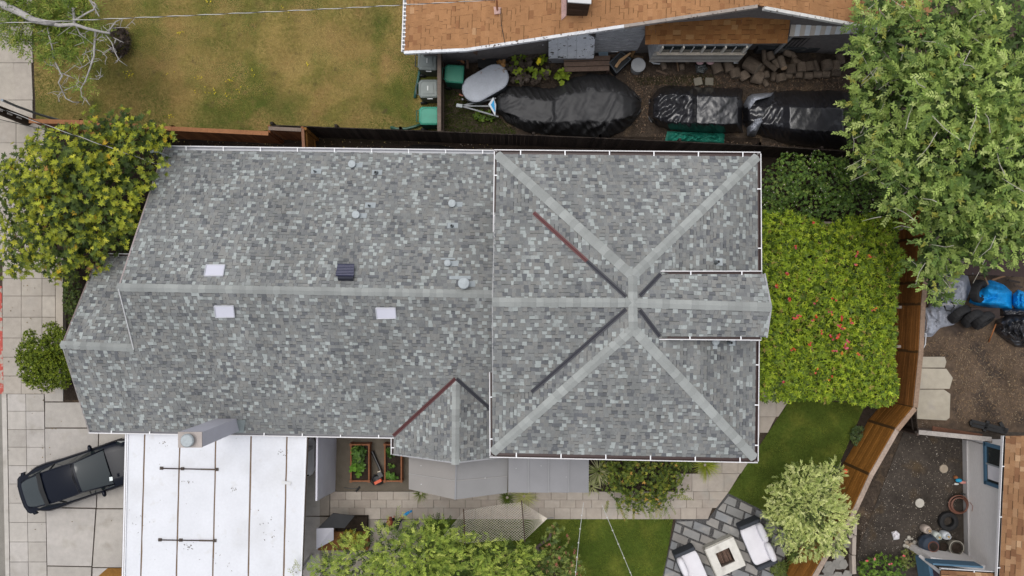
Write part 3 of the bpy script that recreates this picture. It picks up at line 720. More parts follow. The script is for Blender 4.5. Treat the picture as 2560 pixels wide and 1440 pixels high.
mb = MB(); mb.tube([P(938, 1185, .2), P(926, 1203, .3), P(935, 1213, .25)], .025, 8, (.015, .015, .015)); mb.build('handle', M_METAL, lb)
mb = MB(); mb.box(P(951, 1186, .26), (.16, .2, .12), rz=R(30), col=(.02, .02, .02)); mb.tube([P(944, 1180, .3), P(952, 1178, .32)], .02, 6, (.7, .62, .5)); mb.build('throttle_body', M_METAL, lb)
mb = MB(); mb.tube([P(860, 1219, .03), P(880, 1222, .03), P(892, 1221, .03)], .012, 6, (.02, .02, .02)); mb.tube([P(890, 1229, .04), P(899, 1217, .05)], .035, 8, (.015, .015, .016))
tag(mb.build('hose_nozzle', M_METAL), 'small black hose nozzle lying at the path edge', 'nozzle')
# black-hooded planter box by the tree
bx_ = thing('hooded_planter', 'timber planter box with grey side and black hood beside the carport', 'planter box', P(845, 1340, 0))
MB().slab([P(796, 1320, 1.1), P(832, 1284, 1.5), P(886, 1290, 1.5), P(862, 1320, 1.1)], .03, (.012, .012, .013)).build('hood', M_BLACKCLOTH, bx_)
a = [P(791, 1322, 1.1), P(834, 1316, 1.1), P(834, 1372, .0), P(800, 1376, 0)]
mb = MB(); mb.col = (.40, .40, .46); p0, p1 = P(791, 1373, 1.0), P(834, 1355, 1.0)
q0, q1 = P(791, 1322, 1.1), P(834, 1319, 1.1)
mb.slab([q0, q1, P(834, 1350, .75), P(791, 1373, .75)], .05); mb.build('side_panel', M_STUCCO, bx_)
MB().prism([p.to_2d() for p in PS([(795, 1330), (920, 1330), (920, 1376), (795, 1376)], .45)], 0, .45, (.17, .075, .025)).build('box', M_WOOD, bx_)
MB().prism([p.to_2d() for p in PS([(838, 1292), (918, 1292), (918, 1330), (838, 1330)], .3)], 0, .3, (.03, .02, .015)).build('soil_box', M_MULCH, bx_)

# ================================================================= FENCES
def board_fence(path, z, name, label, cols, bw=.14, gap=.012, th=.022, cap=None, capcol=None, rails=True, side=1, cat='fence', mat_=None, z0=.03, lean=0.0):
    pts = [P(x, y, z) for x, y in path]; pts = [V((p.x, p.y, 0)) for p in pts]
    t = thing(name, label, cat, pts[0]); mm = mat_ or M_WOOD
    for a, b in zip(pts, pts[1:]):
        d = b - a; L = d.length; d = d / L; nrm = V((-d.y, d.x, 0)) * side; k = max(1, int(L / (bw + gap))); st = L / k
        for i in range(k):
            c = a + d * st * (i + .5) + nrm * rng.uniform(-.004, .004); h = z + rng.uniform(-.02, .012)
            MB().box((c.x, c.y, (z0 + h) / 2), (st - gap, th, h - z0), rz=math.atan2(d.y, d.x), col=jit(rng.choice(cols), rng, .2)).build('board', mm, t)
        if rails:
            for zz in (.35, z - .3):
                MB().bar(a - nrm * .05 + V((0, 0, zz)), b - nrm * .05 + V((0, 0, zz)), .05, .09, jit(cols[0], rng)).build('rail', mm, t)
            n = max(1, round(L / 2.4))
            for i in range(n + 1):
                c = a.lerp(b, i / n) - nrm * .08; MB().box((c.x, c.y, z / 2), (.09, .09, z), col=jit(cols[0], rng)).build('post', mm, t)
        if cap:
            n = max(1, round(L / 2.4))
            for i in range(n):
                MB().bar(a.lerp(b, i / n) + V((0, 0, z + .02)), a.lerp(b, (i + 1) / n) + V((0, 0, z + .02)) - d * .006, cap, .04, jit(capcol, rng, .1)).build('cap_rail', mm, t)
    return t
DARKW = [(.026, .019, .015), (.034, .025, .019), (.042, .032, .025), (.020, .015, .012)]
ORW = [(.20, .080, .030), (.23, .095, .036), (.17, .066, .025)]
board_fence([(678, 313), (1000, 325), (1500, 345), (1900, 364), (2210, 384)], 1.8, 'dark_board_fence', 'long dark weathered board fence behind the grey house', DARKW, bw=.135, side=-1)
board_fence([(74, 303), (200, 306), (430, 322), (672, 334)], 1.75, 'cedar_fence', 'orange cedar fence with cap rail along the front lawn', ORW, cap=.15, capcol=(.30, .135, .06), side=-1)
board_fence([(672, 321), (755, 325)], 1.85, 'fence_panel', 'short raised cedar fence panel with grey top rail beside the gate', ORW, cap=.13, capcol=(.17, .13, .105), side=-1)
board_fence([(757, 322), (760, 380)], 1.85, 'side_gate', 'orange wooden gate between the dark fence and grey house', [(.24, .11, .025), (.21, .09, .02)], cap=.10, capcol=(.20, .10, .06), cat='gate', side=-1)
board_fence([(1098, 118), (1098, 330)], 1.5, 'divider_fence', 'weathered grey-brown divider fence between lawn bins and cluttered yard', [(.10, .075, .058), (.12, .092, .072)], cap=.13, capcol=(.165, .125, .10), side=-1)
# cedar back fence: horizontal planks between posts, grey cap
FP = [(2322, 470), (2320, 590), (2309, 705), (2304, 760), (2298, 880), (2284, 1018), (2239, 1073), (2174, 1186), (2126, 1290), (2071, 1373), (2010, 1478)]
ZF = 2.1
cf = thing('cedar_back_fence', 'tall cedar plank fence with grey cap wrapping the back corner', 'fence', P(2284, 1018, 0))
fp = [V((P(x, y, ZF).x, P(x, y, ZF).y, 0)) for x, y in FP]
for a, b in zip(fp, fp[1:]):
    d = (b - a); L = d.length; d /= L; nrm = V((-d.y, d.x, 0))      # away from the house
    if nrm.x < 0: nrm = -nrm
    npl = 12; hh = (ZF - .06) / npl; tone = rng.uniform(.8, 1.15)
    base = (.30, .125, .026) if a.y < -2.5 else (.26, .105, .028)
    for k in range(npl):
        MB().bar(a + d * .05 - nrm * (.03 + rng.uniform(0, .012)) + V((0, 0, .05 + hh * (k + .5))), b - d * .02 - nrm * (.03 + rng.uniform(0, .012)) + V((0, 0, .05 + hh * (k + .5))), .022, hh - .014, tuple(q * tone for q in jit(base, rng, .22))).build('plank', M_WOOD, cf)
    MB().box(a + V((0, 0, ZF / 2)), (.1, .1, ZF), rz=math.atan2(d.y, d.x), col=(.10, .05, .018)).build('post', M_WOOD, cf)
    MB().bar(a + nrm * .05 + V((0, 0, ZF + .02)), b + nrm * .05 + V((0, 0, ZF + .02)) + d * .0, .16, .04, jit((.27, .185, .13) if a.y > -4 else (.33, .255, .205), rng, .12)).build('cap_rail', M_WOOD, cf)

# ================================================================= BINS
def bin_thing(px, py, rz, lidcol, bodycol, label, grey):
    t = thing('wheelie_bin', label, 'bin', (0, 0, 0), 'wheeled rubbish bins')
    MB().box((0, 0, .52), (.58, .56, .92), col=bodycol, M=Matrix.Diagonal((1, 1, -1)).to_3x3() if 0 else None, taper=1.12).build('body', M_PLASTIC, t)
    mb = MB(); ch_ = .10
    o_ = [(-.36 + ch_, -.33), (.30, -.33), (.34, -.29), (.34, .29), (.30, .33), (-.36 + ch_, .33), (-.36, .33 - ch_), (-.36, -.33 + ch_)]
    r0 = [V((x, y, .97)) for x, y in o_]; r1 = [V((x, y, 1.02)) for x, y in o_]; r2 = [V((x * .88, y * .86, 1.06)) for x, y in o_]; r3 = [V((x * .80, y * .78, 1.062)) for x, y in o_]; r4 = [V((x * .78, y * .75, 1.045)) for x, y in o_]
    mb.col = lidcol
    for a, b in ((r0, r1), (r1, r2), (r2, r3), (r3, r4)): mb.grid([a + a[:1], b + b[:1]])
    mb.face(r4); lid = mb.build('lid', M_PLASTIC, t)
    if grey:
        MB().prism([(-.2, -.2), (.2, -.2), (.16, .2), (-.16, .2)], 1.046, 1.075, jit(lidcol, rng, .05)).build('lid_panel', M_PLASTIC, lid)
        MB().box((-.02, 0, 1.085), (.035, .17, .02), col=(.62, .64, .62)).build('lid_mark', M_PLASTIC, lid)
        MB().box((.05, -.37, .99), (.2, .03, .04), col=(.55, .56, .56)).build('lid_clip', M_PLASTIC, lid)
    mb = MB(); mb.tube([(-.36, -.2, .98), (-.45, -.2, .98), (-.45, .2, .98), (-.36, .2, .98)], .02, 7, tuple(k * .8 for k in bodycol)); mb.build('handle', M_PLASTIC, t)
    for s in (-1, 1):
        MB().lathe((-.27, s * .3, .13), [(.03, -.03), (.13, -.03), (.13, .03), (.03, .03)], 16, M=Matrix.Rotation(R(90), 3, 'X'), col=(.015, .015, .015)).build('wheel', M_RUBBER, t)
    p = P(px, py, 1.05); t.location = (p.x, p.y, 0); t.rotation_euler = (0, 0, rz)
GL, GB = (.20, .225, .215), (.075, .085, .085); EL, EB = (.045, .27, .185), (.018, .12, .085)
bin_thing(1069, 152, R(-2), GL, GB, 'grey wheeled bin half under the brown roof edge', True)
bin_thing(1071, 221, R(1), GL, GB, 'grey wheeled bin standing clear of the eave, below the other', True)
bin_thing(1072, 289, R(0), EL, EB, 'green wheeled bin on the lawn nearest the dark fence', False)
bin_thing(1136, 184, R(-4), (.030, .19, .125), EB, 'green wheeled bin east of the divider fence by the oval tub', False)
def hose(name, pts, r_, col, label, cat, n=8, m=None):
    return tag(MB().tube([P(*q) for q in pts], r_, n, col).build(name, m or M_METAL, smooth=True), label, cat)
hose('drain_pipe', [(1050, 172, .1), (1046, 195, .12), (1041, 220, .12), (1037, 245, .1)], .055, (.03, .10, .085), 'dark green corrugated pipe standing behind the grey bins', 'pipe')
hose('drain_pipe', [(976, 318, .08), (992, 322, .08), (1015, 322, .09), (1035, 317, .1), (1052, 311, .12)], .055, (.025, .085, .055), 'curved dark green pipe lying on the lawn by the fence', 'pipe')

# ================================================================= CLUTTERED YARD
tub = thing('oval_tub', 'pale grey oval tub with flat lid beside the boat', 'tub', P(1213, 210, 0))
def stadium(a, b, rr, n=12):
    a, b = V(a), V(b); d = (b - a).normalized(); s = V((-d.y, d.x, 0)); out = []
    for c, sg in ((b, 1), (a, -1)):
        for k in range(n + 1):
            th_ = -math.pi / 2 + math.pi * k / n; out.append(c + d * sg * math.cos(th_) * rr + s * sg * math.sin(th_) * rr)
    return out
A_, B_ = P(1189, 221, .85), P(1238, 193, .85); A_.z = B_.z = 0
mb = MB(); mb.prism([p.to_2d() for p in stadium(A_, B_, .46)], .12, .78, (.13, .14, .15)); mb.build('tub_wall', M_METAL, tub)
mb = MB(); o1, o2, o3 = stadium(A_, B_, .50), stadium(A_, B_, .50), stadium(A_, B_, .46)
mb.col = (.36, .385, .43); mb.prism([p.to_2d() for p in o1], .78, .83); mb.grid([[p + V((0, 0, .83)) for p in o1 + o1[:1]], [p + V((0, 0, .86)) for p in o3 + o3[:1]]]); mb.face([p + V((0, 0, .86)) for p in o3])
mb.build('lid', mat('worn_grey_lid', (.36, .385, .43), rough=.55, noises=((3, .1), (20, .08)), patches=((5, .66, .72, (.22, .15, .10)),)), tub)
tr = thing('boat_trailer', 'steel trailer drawbar sticking out from under the black tarp', 'trailer', P(1150, 266, 0))
tip = P(1152, 265, .5)
for e in ((1240, 246), (1238, 266), (1246, 292)): MB().bar(tip, P(*e, .5), .05, .07, (.15, .165, .18)).build('drawbar', M_METAL, tr)
MB().box(tip + V((-.05, 0, .03)), (.22, .12, .1), rz=R(-10), col=(.2, .2, .2)).build('coupling', M_GALV, tr)
mb = MB(); mb.tube([P(1156, 248, .0), P(1156, 248, .6)], .035, 8, (.2, .2, .22)); mb.tube([P(1148, 236, .6), P(1158, 240, .62)], .03, 8, (.3, .12, .08)); mb.build('jack', M_METAL, tr)
MB().slab([P(1233, 243, .75), P(1221, 261, .7), P(1238, 290, .7), P(1240, 262, .8)], .04, (.62, .66, .7)).build('bow_board', M_VC, tr)
MB().slab([P(1234, 250, .79), P(1227, 262, .75), P(1238, 281, .75)], .03, (.02, .30, .62)).build('bow_stripe', M_VC, tr)
def smooth(a, b, x):
    t = max(0, min(1, (x - a) / (b - a))); return t * t * (3 - 2 * t)
def cover(name, st, m, label, cat, nx=90, ny=44, amp=.05, fx=.03, fy=.03, edge=.18, flat=(.25, .75), seed=0.0, folds=.05, group=None, top=None, rough=None):
    """A sheet thrown over something long: stations (x, y_north, y_south, height) in photo pixels."""
    rows = []; xs = [s[0] for s in st]
    for i in range(nx + 1):
        x = xs[0] + (xs[-1] - xs[0]) * i / nx
        y0, y1, h = (float(np.interp(x, xs, [s[k] for s in st])) for k in (1, 2, 3))
        ex = min(1, max(0, (x - xs[0]) / 12), max(0, (xs[-1] - x) / 12))
        row = []
        for j in range(ny + 1):
            t = j / ny; y = y0 + (y1 - y0) * t
            yy0 = 5 * noise.noise(V((x * .06, seed, 0))) + 4 * noise.noise(V((x * .17, seed, 2)))
            e = max(0.0, min(1.0, t / edge, (1 - t) / edge)); k = .04 + .96 * e ** .8; fl = 1 - smooth(.8, 1.0, e)
            a1 = x * .020 + t * 2.6 + .8 * noise.noise(V((x * .02, t, seed)))
            f = folds * (.5 - abs(noise.noise(V((a1 * 1.6, t * 1.1 + seed, 1)))) * 2) * (.18 + fl) + folds * (.6 - abs(noise.noise(V((x * .06 - t * 5, t * 1.5 + seed, 5)))) * 2.4) * fl * 1.4
            f += folds * .9 * noise.noise(V((x * .07 + t * 5, t * 5, seed + 9))) * (rough(x) if rough else .12)
            z = max(.015, (h * k * (.2 + .8 * ex) + f * (.3 + .7 * k) + amp * .35 * fbm(x * fx, y * fy, seed)) if 0 < j < ny else .02)
            if top: z = top(x, t, z)
            row.append(P(x + 2.5 * noise.noise(V((y * .08, seed, 3))), y + yy0 * (1 - abs(2 * t - 1)) + (yy0 if j in (0, ny) else 0) * .7, z))
        rows.append(row)
    mb = MB().grid(rows); o = mb.build(name, m, smooth=True)
    return tag(o, label, cat, group)
Z3 = lambda x, y: (1000 + x / 3.6, y / 3.6)
st = [(*Z3(852, 0)[:1], 870 / 3.6, 1000 / 3.6, .8), (1000 + 980 / 3.6, 772 / 3.6, 1112 / 3.6, 1.05), (1000 + 1150 / 3.6, 776 / 3.6, 1192 / 3.6, 1.15), (1000 + 1370 / 3.6, 795 / 3.6, 1215 / 3.6, 1.2),
      (1000 + 1400 / 3.6, 790 / 3.6, 1218 / 3.6, 1.45), (1000 + 1500 / 3.6, 715 / 3.6, 1232 / 3.6, 1.45), (1000 + 1700 / 3.6, 664 / 3.6, 1242 / 3.6, 1.4), (1000 + 1870 / 3.6, 662 / 3.6, 1248 / 3.6, 1.4), (1000 + 2010 / 3.6, 740 / 3.6, 1180 / 3.6, 1.35), (1000 + 2090 / 3.6, 800 / 3.6, 1110 / 3.6, 1.1), (1000 + 2170 / 3.6, 880 / 3.6, 1010 / 3.6, .4)]
cover('boat_cover', st, M_BLACKCLOTH, 'matt black tarp draped over a boat on its trailer', 'tarp', nx=130, ny=60, amp=.10, fx=.02, fy=.04, edge=.27, seed=1.7, folds=.22, rough=lambda x: .15)
X4 = lambda x: 1580 + x / 3.6
st = [(X4(150), 250, 298, .3), (X4(190), 236, 306, .75), (X4(240), 220, 316, .95), (X4(340), 214, 325, 1.02), (X4(545), 216, 331, 1.08), (X4(585), 217, 331, 1.5), (X4(790), 218, 332, 1.52), (X4(975), 221, 331, 1.46), (X4(995), 223, 330, .9)]
cover('car_cover', st, M_BLACKPLASTIC, 'shiny black plastic over a parked car beside the boat', 'tarp', nx=130, ny=60, amp=.07, fx=.05, fy=.05, edge=.2, seed=4.2, folds=.13, rough=lambda x: 1.6 * smooth(1740, 1728, x) + .1, group='black covers')
st = [(X4(1000), 262, 312, .5), (X4(1060), 238, 330, .9), (X4(1250), 231, 346, 1.0), (X4(1360), 227, 357, 1.25), (X4(1420), 226, 362, 1.6), (X4(1700), 226, 370, 1.65), (X4(1900), 228, 374, 1.6), (X4(1980), 236, 372, .9)]
cover('car_cover', st, M_BLACKPLASTIC, 'black plastic cover tented over a vehicle next to the big tree', 'tarp', nx=130, ny=60, amp=.05, fx=.04, fy=.04, edge=.3, seed=8.8, folds=.10, rough=lambda x: 1.4 * smooth(1965, 1950, x) + .1, group='black covers')
def rag(name, px, z, m, label, cat, amp=.12, n=22, seed=0., f=.09, dome=1.0):
    xs = [q[0] for q in px]; ys_ = [q[1] for q in px]; cx, cy = sum(xs) / len(xs), sum(ys_) / len(ys_)
    k = len(px); ring = []
    per = 40
    for i in range(per):
        t = i / per * k; a = px[int(t) % k]; b = px[(int(t) + 1) % k]; u_ = t - int(t); ring.append((a[0] + (b[0] - a[0]) * u_, a[1] + (b[1] - a[1]) * u_))
    rows = []
    for j in range(n + 1):
        s = j / n; row = []
        for i in range(per + 1):
            x = cx + (ring[i % per][0] - cx) * s; y = cy + (ring[i % per][1] - cy) * s
            zz = z * (1 - s ** 3) * dome + amp * (abs(noise.noise(V((x * f, y * f, seed)))) * 1.6 + .5 * abs(noise.noise(V((x * f * 2.7, y * f * 2.7, seed + 3))))) * (1 - .75 * s ** 4) + .015
            row.append(P(x, y, zz))
        rows.append(row)
    return tag(MB().grid(rows).build(name, m, smooth=True), label, cat)
rag('grey_sheet', [(1880, 235), (1936, 231), (1932, 240), (1900, 247), (1884, 256), (1862, 290), (1858, 262), (1868, 243)], 1.05, M_GREYTARP, 'pale grey sheet folded along the top edge of the tented black cover', 'sheet', seed=1, amp=.1)
rag('grey_sheet', [(1884, 289), (1912, 283), (1918, 298), (1902, 320), (1886, 342), (1868, 340), (1866, 320), (1878, 305)], 1.15, M_GREYTARP, 'crumpled pale grey sheet lying over the nose of the tented cover', 'sheet', seed=5, amp=.12)
rag('green_tarp', [(1668, 328), (1740, 330), (1812, 333), (1810, 358), (1740, 357), (1662, 353)], .12, M_GREENTARP, 'crumpled teal green tarp lying on the soil below the covered car', 'tarp', amp=.35, seed=9, f=.06)
# logs
LOGS = [(768, 612, .20, .40, 70, 0), (872, 602, .19, .36, 75, 0), (930, 662, .21, .34, 80, 0), (1010, 680, .20, .32, 60, 0), (1080, 590, .25, .55, 40, .25), (1128, 695, .24, .38, 15, 0), (1190, 505, .09, .45, 88, .35),
        (1245, 505, .14, .3, 70, .3), (1245, 590, .10, .55, 40, .42), (1300, 575, .12, .35, 55, .3), (1352, 565, .12, .5, 80, .5), (1400, 478, .12, .3, 20, .2), (1450, 500, .11, .26, 60, 0), (1430, 622, .19, .34, 85, .1),
        (1525, 605, .17, .34, 88, .1), (1602, 598, .19, .33, 84, .1), (1660, 590, .07, .4, 75, .45), (1752, 588, .2, .34, 80, .1), (1832, 592, .16, .36, 88, .1), (1875, 530, .15, .36, 80, .1), (1208, 672, .12, .22, 80, .2),
        (1272, 690, .1, .3, 100, .1), (1340, 702, .19, .28, 80, 0), (1200, 748, .1, .28, 60, 0), (1500, 672, .13, .25, 5, 0), (1585, 682, .14, .3, 2, 0), (1665, 668, .14, .3, 10, 0), (1742, 668, .13, .28, 5, 0), (1835, 655, .14, .3, 0, 0),
        (1150, 630, .15, .4, 120, .0), (1400, 680, .12, .3, 0, 0), (1480, 560, .13, .4, 30, 0), (450, 605, .1, .2, 80, 0), (285, 592, .11, .3, 70, 0), (500, 556, .07, .12, 0, 0)]
LLAB = {4: 'biggest upright-tilted log round showing its sawn face in the pile', 6: 'thin pale log standing on end behind the big round', 10: 'split log with bright cut end lying across the pile middle', 16: 'thin forked branch propped in the straight row of logs', 8: 'long slim log lying diagonally over the heap centre',
        32: 'small square-cut block of wood near the plastic bag', 33: 'short stub of wood below the bay window corner', 34: 'little orange-faced log slice under the bay window'}
ORD = ['first', 'second', 'third', 'fourth', 'fifth', 'sixth', 'seventh']
for k, i in enumerate((13, 14, 15, 17, 18, 19)): LLAB[i] = 'grey log standing %s from the left in the straight right-hand row' % ORD[k]
for k, i in enumerate((24, 25, 26, 27, 28)): LLAB[i] = 'low log %s from the left in front of the straight row' % ORD[k]
for k, i in enumerate((0, 1, 2, 3, 5)): LLAB[i] = 'fat log round %s from the left at the bay window end' % ORD[k]
for i, (x, y, rr, l, an, z) in enumerate(LOGS):
    px, py = X4(x), y / 3.6; c = P(px, py, rr + z)
    d = V((math.cos(R(-an)), math.sin(R(-an)), .35 if i in (4, 10) else rng.uniform(-.08, .12))).normalized()
    e = V((0, 0, 1)).cross(d).normalized(); f_ = d.cross(e)
    mb = MB(); rows = []
    for k, s in enumerate((-.5, -.46, -.2, .1, .46, .5)):
        row = []
        for j in range(15):
            t = 2 * math.pi * (j % 14) / 14; q = rr * (1 + .09 * noise.noise(V((math.cos(t) * 1.3, math.sin(t) * 1.3, i * 3.1 + s)))) * (.96 if k in (0, 5) else 1)
            row.append(c + d * (s * l) + e * math.cos(t) * q + f_ * math.sin(t) * q)
        rows.append(row)
    mb.col = jit((.135, .105, .080), rng, .3); mb.grid(rows)
    ec = (.36, .25, .16) if i in (10, 34, 12) else jit((.22, .18, .14), rng, .15)
    mb.face(rows[0][:14][::-1], ec); mb.face(rows[-1][:14], ec)
    tag(mb.build('log', M_BARK), LLAB.get(i, 'weathered grey-brown log among the firewood heap by the iron fence'), 'log', 'firewood logs')
# loose yard objects
def lid_disc(px, py, z, rr, col, name, label, cat, h=.3):
    c = P(px, py, z); t = thing(name, label, cat, (c.x, c.y, 0))
    MB().lathe((c.x, c.y, 0), [(rr * .8, .0), (rr * .92, z - .03)], 24, col=tuple(k * .8 for k in col)).build('pail', M_PLASTIC, t)
    MB().lathe((c.x, c.y, z - .04), [(rr, 0), (rr, .04), (rr * .93, .05), (rr * .9, .03), (rr * .1, .03), (rr * .08, .045)], 28, col=col).build('lid', M_PLASTIC, t)
lid_disc(1596, 162, .55, .27, (.36, .37, .38), 'lidded_barrel', 'round pale grey barrel lid beside the bay window', 'barrel')
o = thing('wood_bench', 'weathered brown plank bench above the boat cover', 'bench', P(1468, 163, 0))
for k in range(3):
    y = 148 + k * 13; MB().bar(P(1409 + k, y, .5), P(1525 - k, y - 3, .5), .17, .05, jit((.155, .105, .08), rng, .15)).build('plank', M_WOOD, o)
for x, y in ((1415, 152), (1415, 178), (1520, 150), (1520, 176)): p = P(x, y, .45); MB().box((p.x, p.y, .23), (.07, .07, .46), col=(.09, .06, .05)).build('leg', M_WOOD, o)
o = thing('black_crate', 'open black plastic box with a split log lying on it', 'crate', P(1550, 160, 0))
q = PS([(1523, 158), (1552, 130), (1577, 148), (1541, 183)], .5)
mb = MB(); mb.prism([p.to_2d() for p in q], .03, .5, (.014, .016, .018)); mb.build('box', M_PLASTIC, o)
for k in range(4): MB().bar(q[k] + V((0, 0, .02)), q[(k + 1) % 4] + V((0, 0, .02)), .04, .05, (.05, .06, .07)).build('rim', M_PLASTIC, o)
mb = MB(); mb.col = (.40, .25, .13); mb.tube([P(1539, 168, .58), P(1550, 152, .6), P(1576, 133, .6)], [.07, .075, .05], 4); tag(mb.build('split_log', M_WOOD), 'pale split log resting on the open black box', 'log')
# peeling white board roof, weathered shelf, chairs, planks by the wall
sh = thing('peeling_panel', 'tall panel of boards with peeling white paint leaning on the brown house', 'panel', P(1430, 138, 0))
M_PEEL = mat('peeling_white_paint', (.74, .77, .82), rough=.8, noises=((4, .08), (30, .08)), patches=((4.5, .60, .635, (.07, .065, .06)), (14, .66, .69, (.10, .09, .085))), bump=.3, bs=25)
for k in range(5):
    x0, x1 = 1371 + k * 23.4, 1371 + (k + 1) * 23.4
    yt = lambda x: (96 - (x - 1371) * .16) if x < 1462 else 81 + (x - 1462) * .5
    MB().slab([P(x0 + .3, yt(x0), 2.5), P(x1 - .3, yt(x1), 2.5), P(x1 - .3 - (3 if k == 4 else 0), 143, .9), P(x0 + .3, 144, .9)], .04, (.5, .5, .5), up=False).build('board', M_PEEL, sh)
MB().bar(P(1372, 147, .5), P(1482, 146, .5), .1, .7, (.25, .25, .27)).build('footing', M_ROUGH, sh)
hose('wall_lamp', [(1343, 112, 1.6), (1348, 106, 1.6), (1354, 106, 1.6), (1358, 113, 1.6)], .03, (.55, .56, .58), 'small pale bracket fixed on the wall above the leafy plant', 'bracket')
o = MB().slab([P(1187, 130, .5), P(1200, 119, .6), P(1230, 119, .6), P(1228, 140, .45), P(1208, 150, .4)], .08, (.22, .135, .085)); tag(o.build('wood_scrap', M_WOOD), 'tan scrap of ribbed wood leaning behind the oval tub', 'wood scrap')
for k, (a, b, c_, lbl) in enumerate((((1124, 128), (1166, 136), (.55, .56, .58), 'white painted batten lying in the scrap pile by the divider fence'), ((1135, 134), (1160, 158), (.28, .14, .07), 'orange-brown plank slanting through the scrap pile'), ((1168, 128), (1169, 172), (.13, .085, .06), 'dark stake standing at the end of the scrap pile'), ((1142, 150), (1172, 140), (.2, .1, .055), 'short reddish board under the white batten'))):
    tag(MB().bar(P(*a, .3 + .04 * k), P(*b, .35 + .04 * k), .09, .04, c_).build('scrap_board', M_WOOD), lbl, 'board')
mb = MB(); mb.box(P(1240, 134, .3), (.36, .14, .14), rz=R(-52), col=(.26, .16, .10))
for k in range(3): mb.box(P(1235 + k * 5, 128 + k * 6, .375), (.07, .07, .01), rz=R(-52), col=(.05, .035, .03))
tag(mb.build('hollow_block', M_ROUGH), 'small tan hollow block on the black box by the plants', 'block')
tag(MB().prism([p.to_2d() for p in PS([(1195, 145), (1236, 140), (1250, 160), (1215, 178), (1195, 165)], .4)], 0, .4, (.012, .012, .013)).build('black_box', M_PLASTIC), 'low black box between the oval tub and wood scraps', 'box')
ch_ = thing('garden_chair', 'blue-grey metal chair wedged under the weathered wall', 'chair', P(1508, 128, 0))
for a, b in (((1495, 118), (1499, 140)), ((1517, 118), (1519, 140)), ((1495, 119), (1517, 119)), ((1499, 132), (1519, 130))): MB().tube([P(*a, .6), P(*b, .45)], .025, 6, (.20, .27, .32)).build('frame_tube', M_METAL, ch_)
MB().slab([P(1499, 131, .45), P(1518, 130, .45), P(1519, 141, .45), P(1500, 141, .45)], .03, (.16, .22, .27)).build('seat', M_METAL, ch_)
ch_ = thing('metal_stand', 'small white metal frame with two openings beside the chair', 'frame', P(1537, 123, 0))
for a, b in (((1528, 117), (1544, 117)), ((1528, 129), (1545, 129)), ((1528, 117), (1528, 129)), ((1536, 117), (1537, 129)), ((1545, 117), (1545, 129))): MB().tube([P(*a, .5), P(*b, .5)], .02, 6, (.55, .57, .58)).build('frame_tube', M_METAL, ch_)
for (x, y, l, a, lbl) in ((1556, 124, .5, 20, 'short brown firewood stick below the shingled bay roof'), (1572, 120, .45, -30, 'split yellowish stick of firewood by the bay window'), (1585, 128, .5, 60, 'dark stick of firewood behind the barrel lid')):
    c = P(x, y, .3); d = V((math.cos(R(a)), math.sin(R(a)), 0)) * l / 2; mb = MB(); mb.tube([c - d, c + d], .07, 5, jit((.22, .13, .06), rng)); tag(mb.build('firewood_stick', M_BARK), lbl, 'firewood')
for (x, y, a, lbl) in ((1745, 204, -12, 'left of two small square pavers above the covered car'), (1773, 204, 2, 'right of two small square pavers above the covered car')):
    c = P(x, y, .05); tag(MB().box(c, (.30, .28, .06), rz=R(-a), col=(.22, .20, .16)).build('square_paver', M_CONC), lbl, 'paver', 'pair of square pavers')
rag('plastic_bag', [(1738, 160), (1765, 158), (1770, 172), (1760, 184), (1740, 182)], .2, mat('clear_plastic_bag', (.10, .11, .11), rough=.25, noises=((10, .3),), spec=.7), 'crumpled dark clear plastic bag beside the logs', 'bag', amp=.15, seed=3, f=.15)
for (x, lbl) in ((1750, 'left half of pink pad on the plastic bag'), (1776, 'right half of pink pad on the plastic bag')):
    c = P(x, 155, .42); mb = MB(); mb.lathe(c, [(.04, -.04), (.14, -.03), (.15, .0), (.1, .035), (.03, .04)], 14, col=(.55, .36, .37), sy=.7); tag(mb.build('pink_pad', M_FABRIC if 0 else M_VC, smooth=True), lbl, 'pad')
for (q, lbl) in (([(1144, 374), (1183, 374), (1183, 384), (1144, 384)], 'square paver half under the gutter, left of two'), ([(1192, 372), (1233, 372), (1233, 384), (1192, 384)], 'square paver half under the gutter, right of two')):
    tag(MB().prism([p.to_2d() for p in PS(q, .05)], 0, .05, (.20, .18, .155)).build('stepping_stone', M_CONC), lbl, 'stone', 'paving squares behind the house')
rag('mulch_heap', [(1010, 372), (1030, 362), (1100, 362), (1135, 370), (1140, 385), (1080, 392), (1020, 390)], .18, mat('bark_mulch', (.018, .015, .015), rough=.95, noises=((20, .5), (60, .5)), bump=1, bs=50, bump_dist=.04), 'dark heap of bark mulch between fence and gutter', 'mulch heap', amp=.1, seed=6, f=.2)

for k, (a, b, z0_, z1_, w_, c_, lbl) in enumerate((((1185, 150), (1190, 122), .2, 1.6, .16, (.16, .10, .07), 'brown board leaning on the house wall left of the withered plant'), ((1262, 140), (1266, 112), .2, 1.7, .08, (.42, .44, .46), 'thin pale post leaning on the wall above the withered plant'),
        ((1290, 132), (1292, 108), .3, 1.6, .3, (.24, .19, .18), 'pinkish panel leaning against the wall behind the plant'), ((1500, 142), (1545, 140), .12, .12, .14, (.10, .07, .05), 'dark plank lying on the soil below the blue chair'), ((1575, 140), (1608, 146), .1, .1, .12, (.15, .10, .06), 'short plank on the ground above the barrel lid'),
        ((1640, 176), (1668, 186), .05, .05, .08, (.13, .09, .065), 'thin flat board on the soil right of the barrel'), ((1692, 152), (1696, 178), .1, .15, .05, (.20, .13, .08), 'slim stick on the soil below the bay window'))):
    tag(MB().bar(P(*a, z0_), P(*b, z1_), w_, .04, c_).build('loose_board', M_WOOD), lbl, 'board')
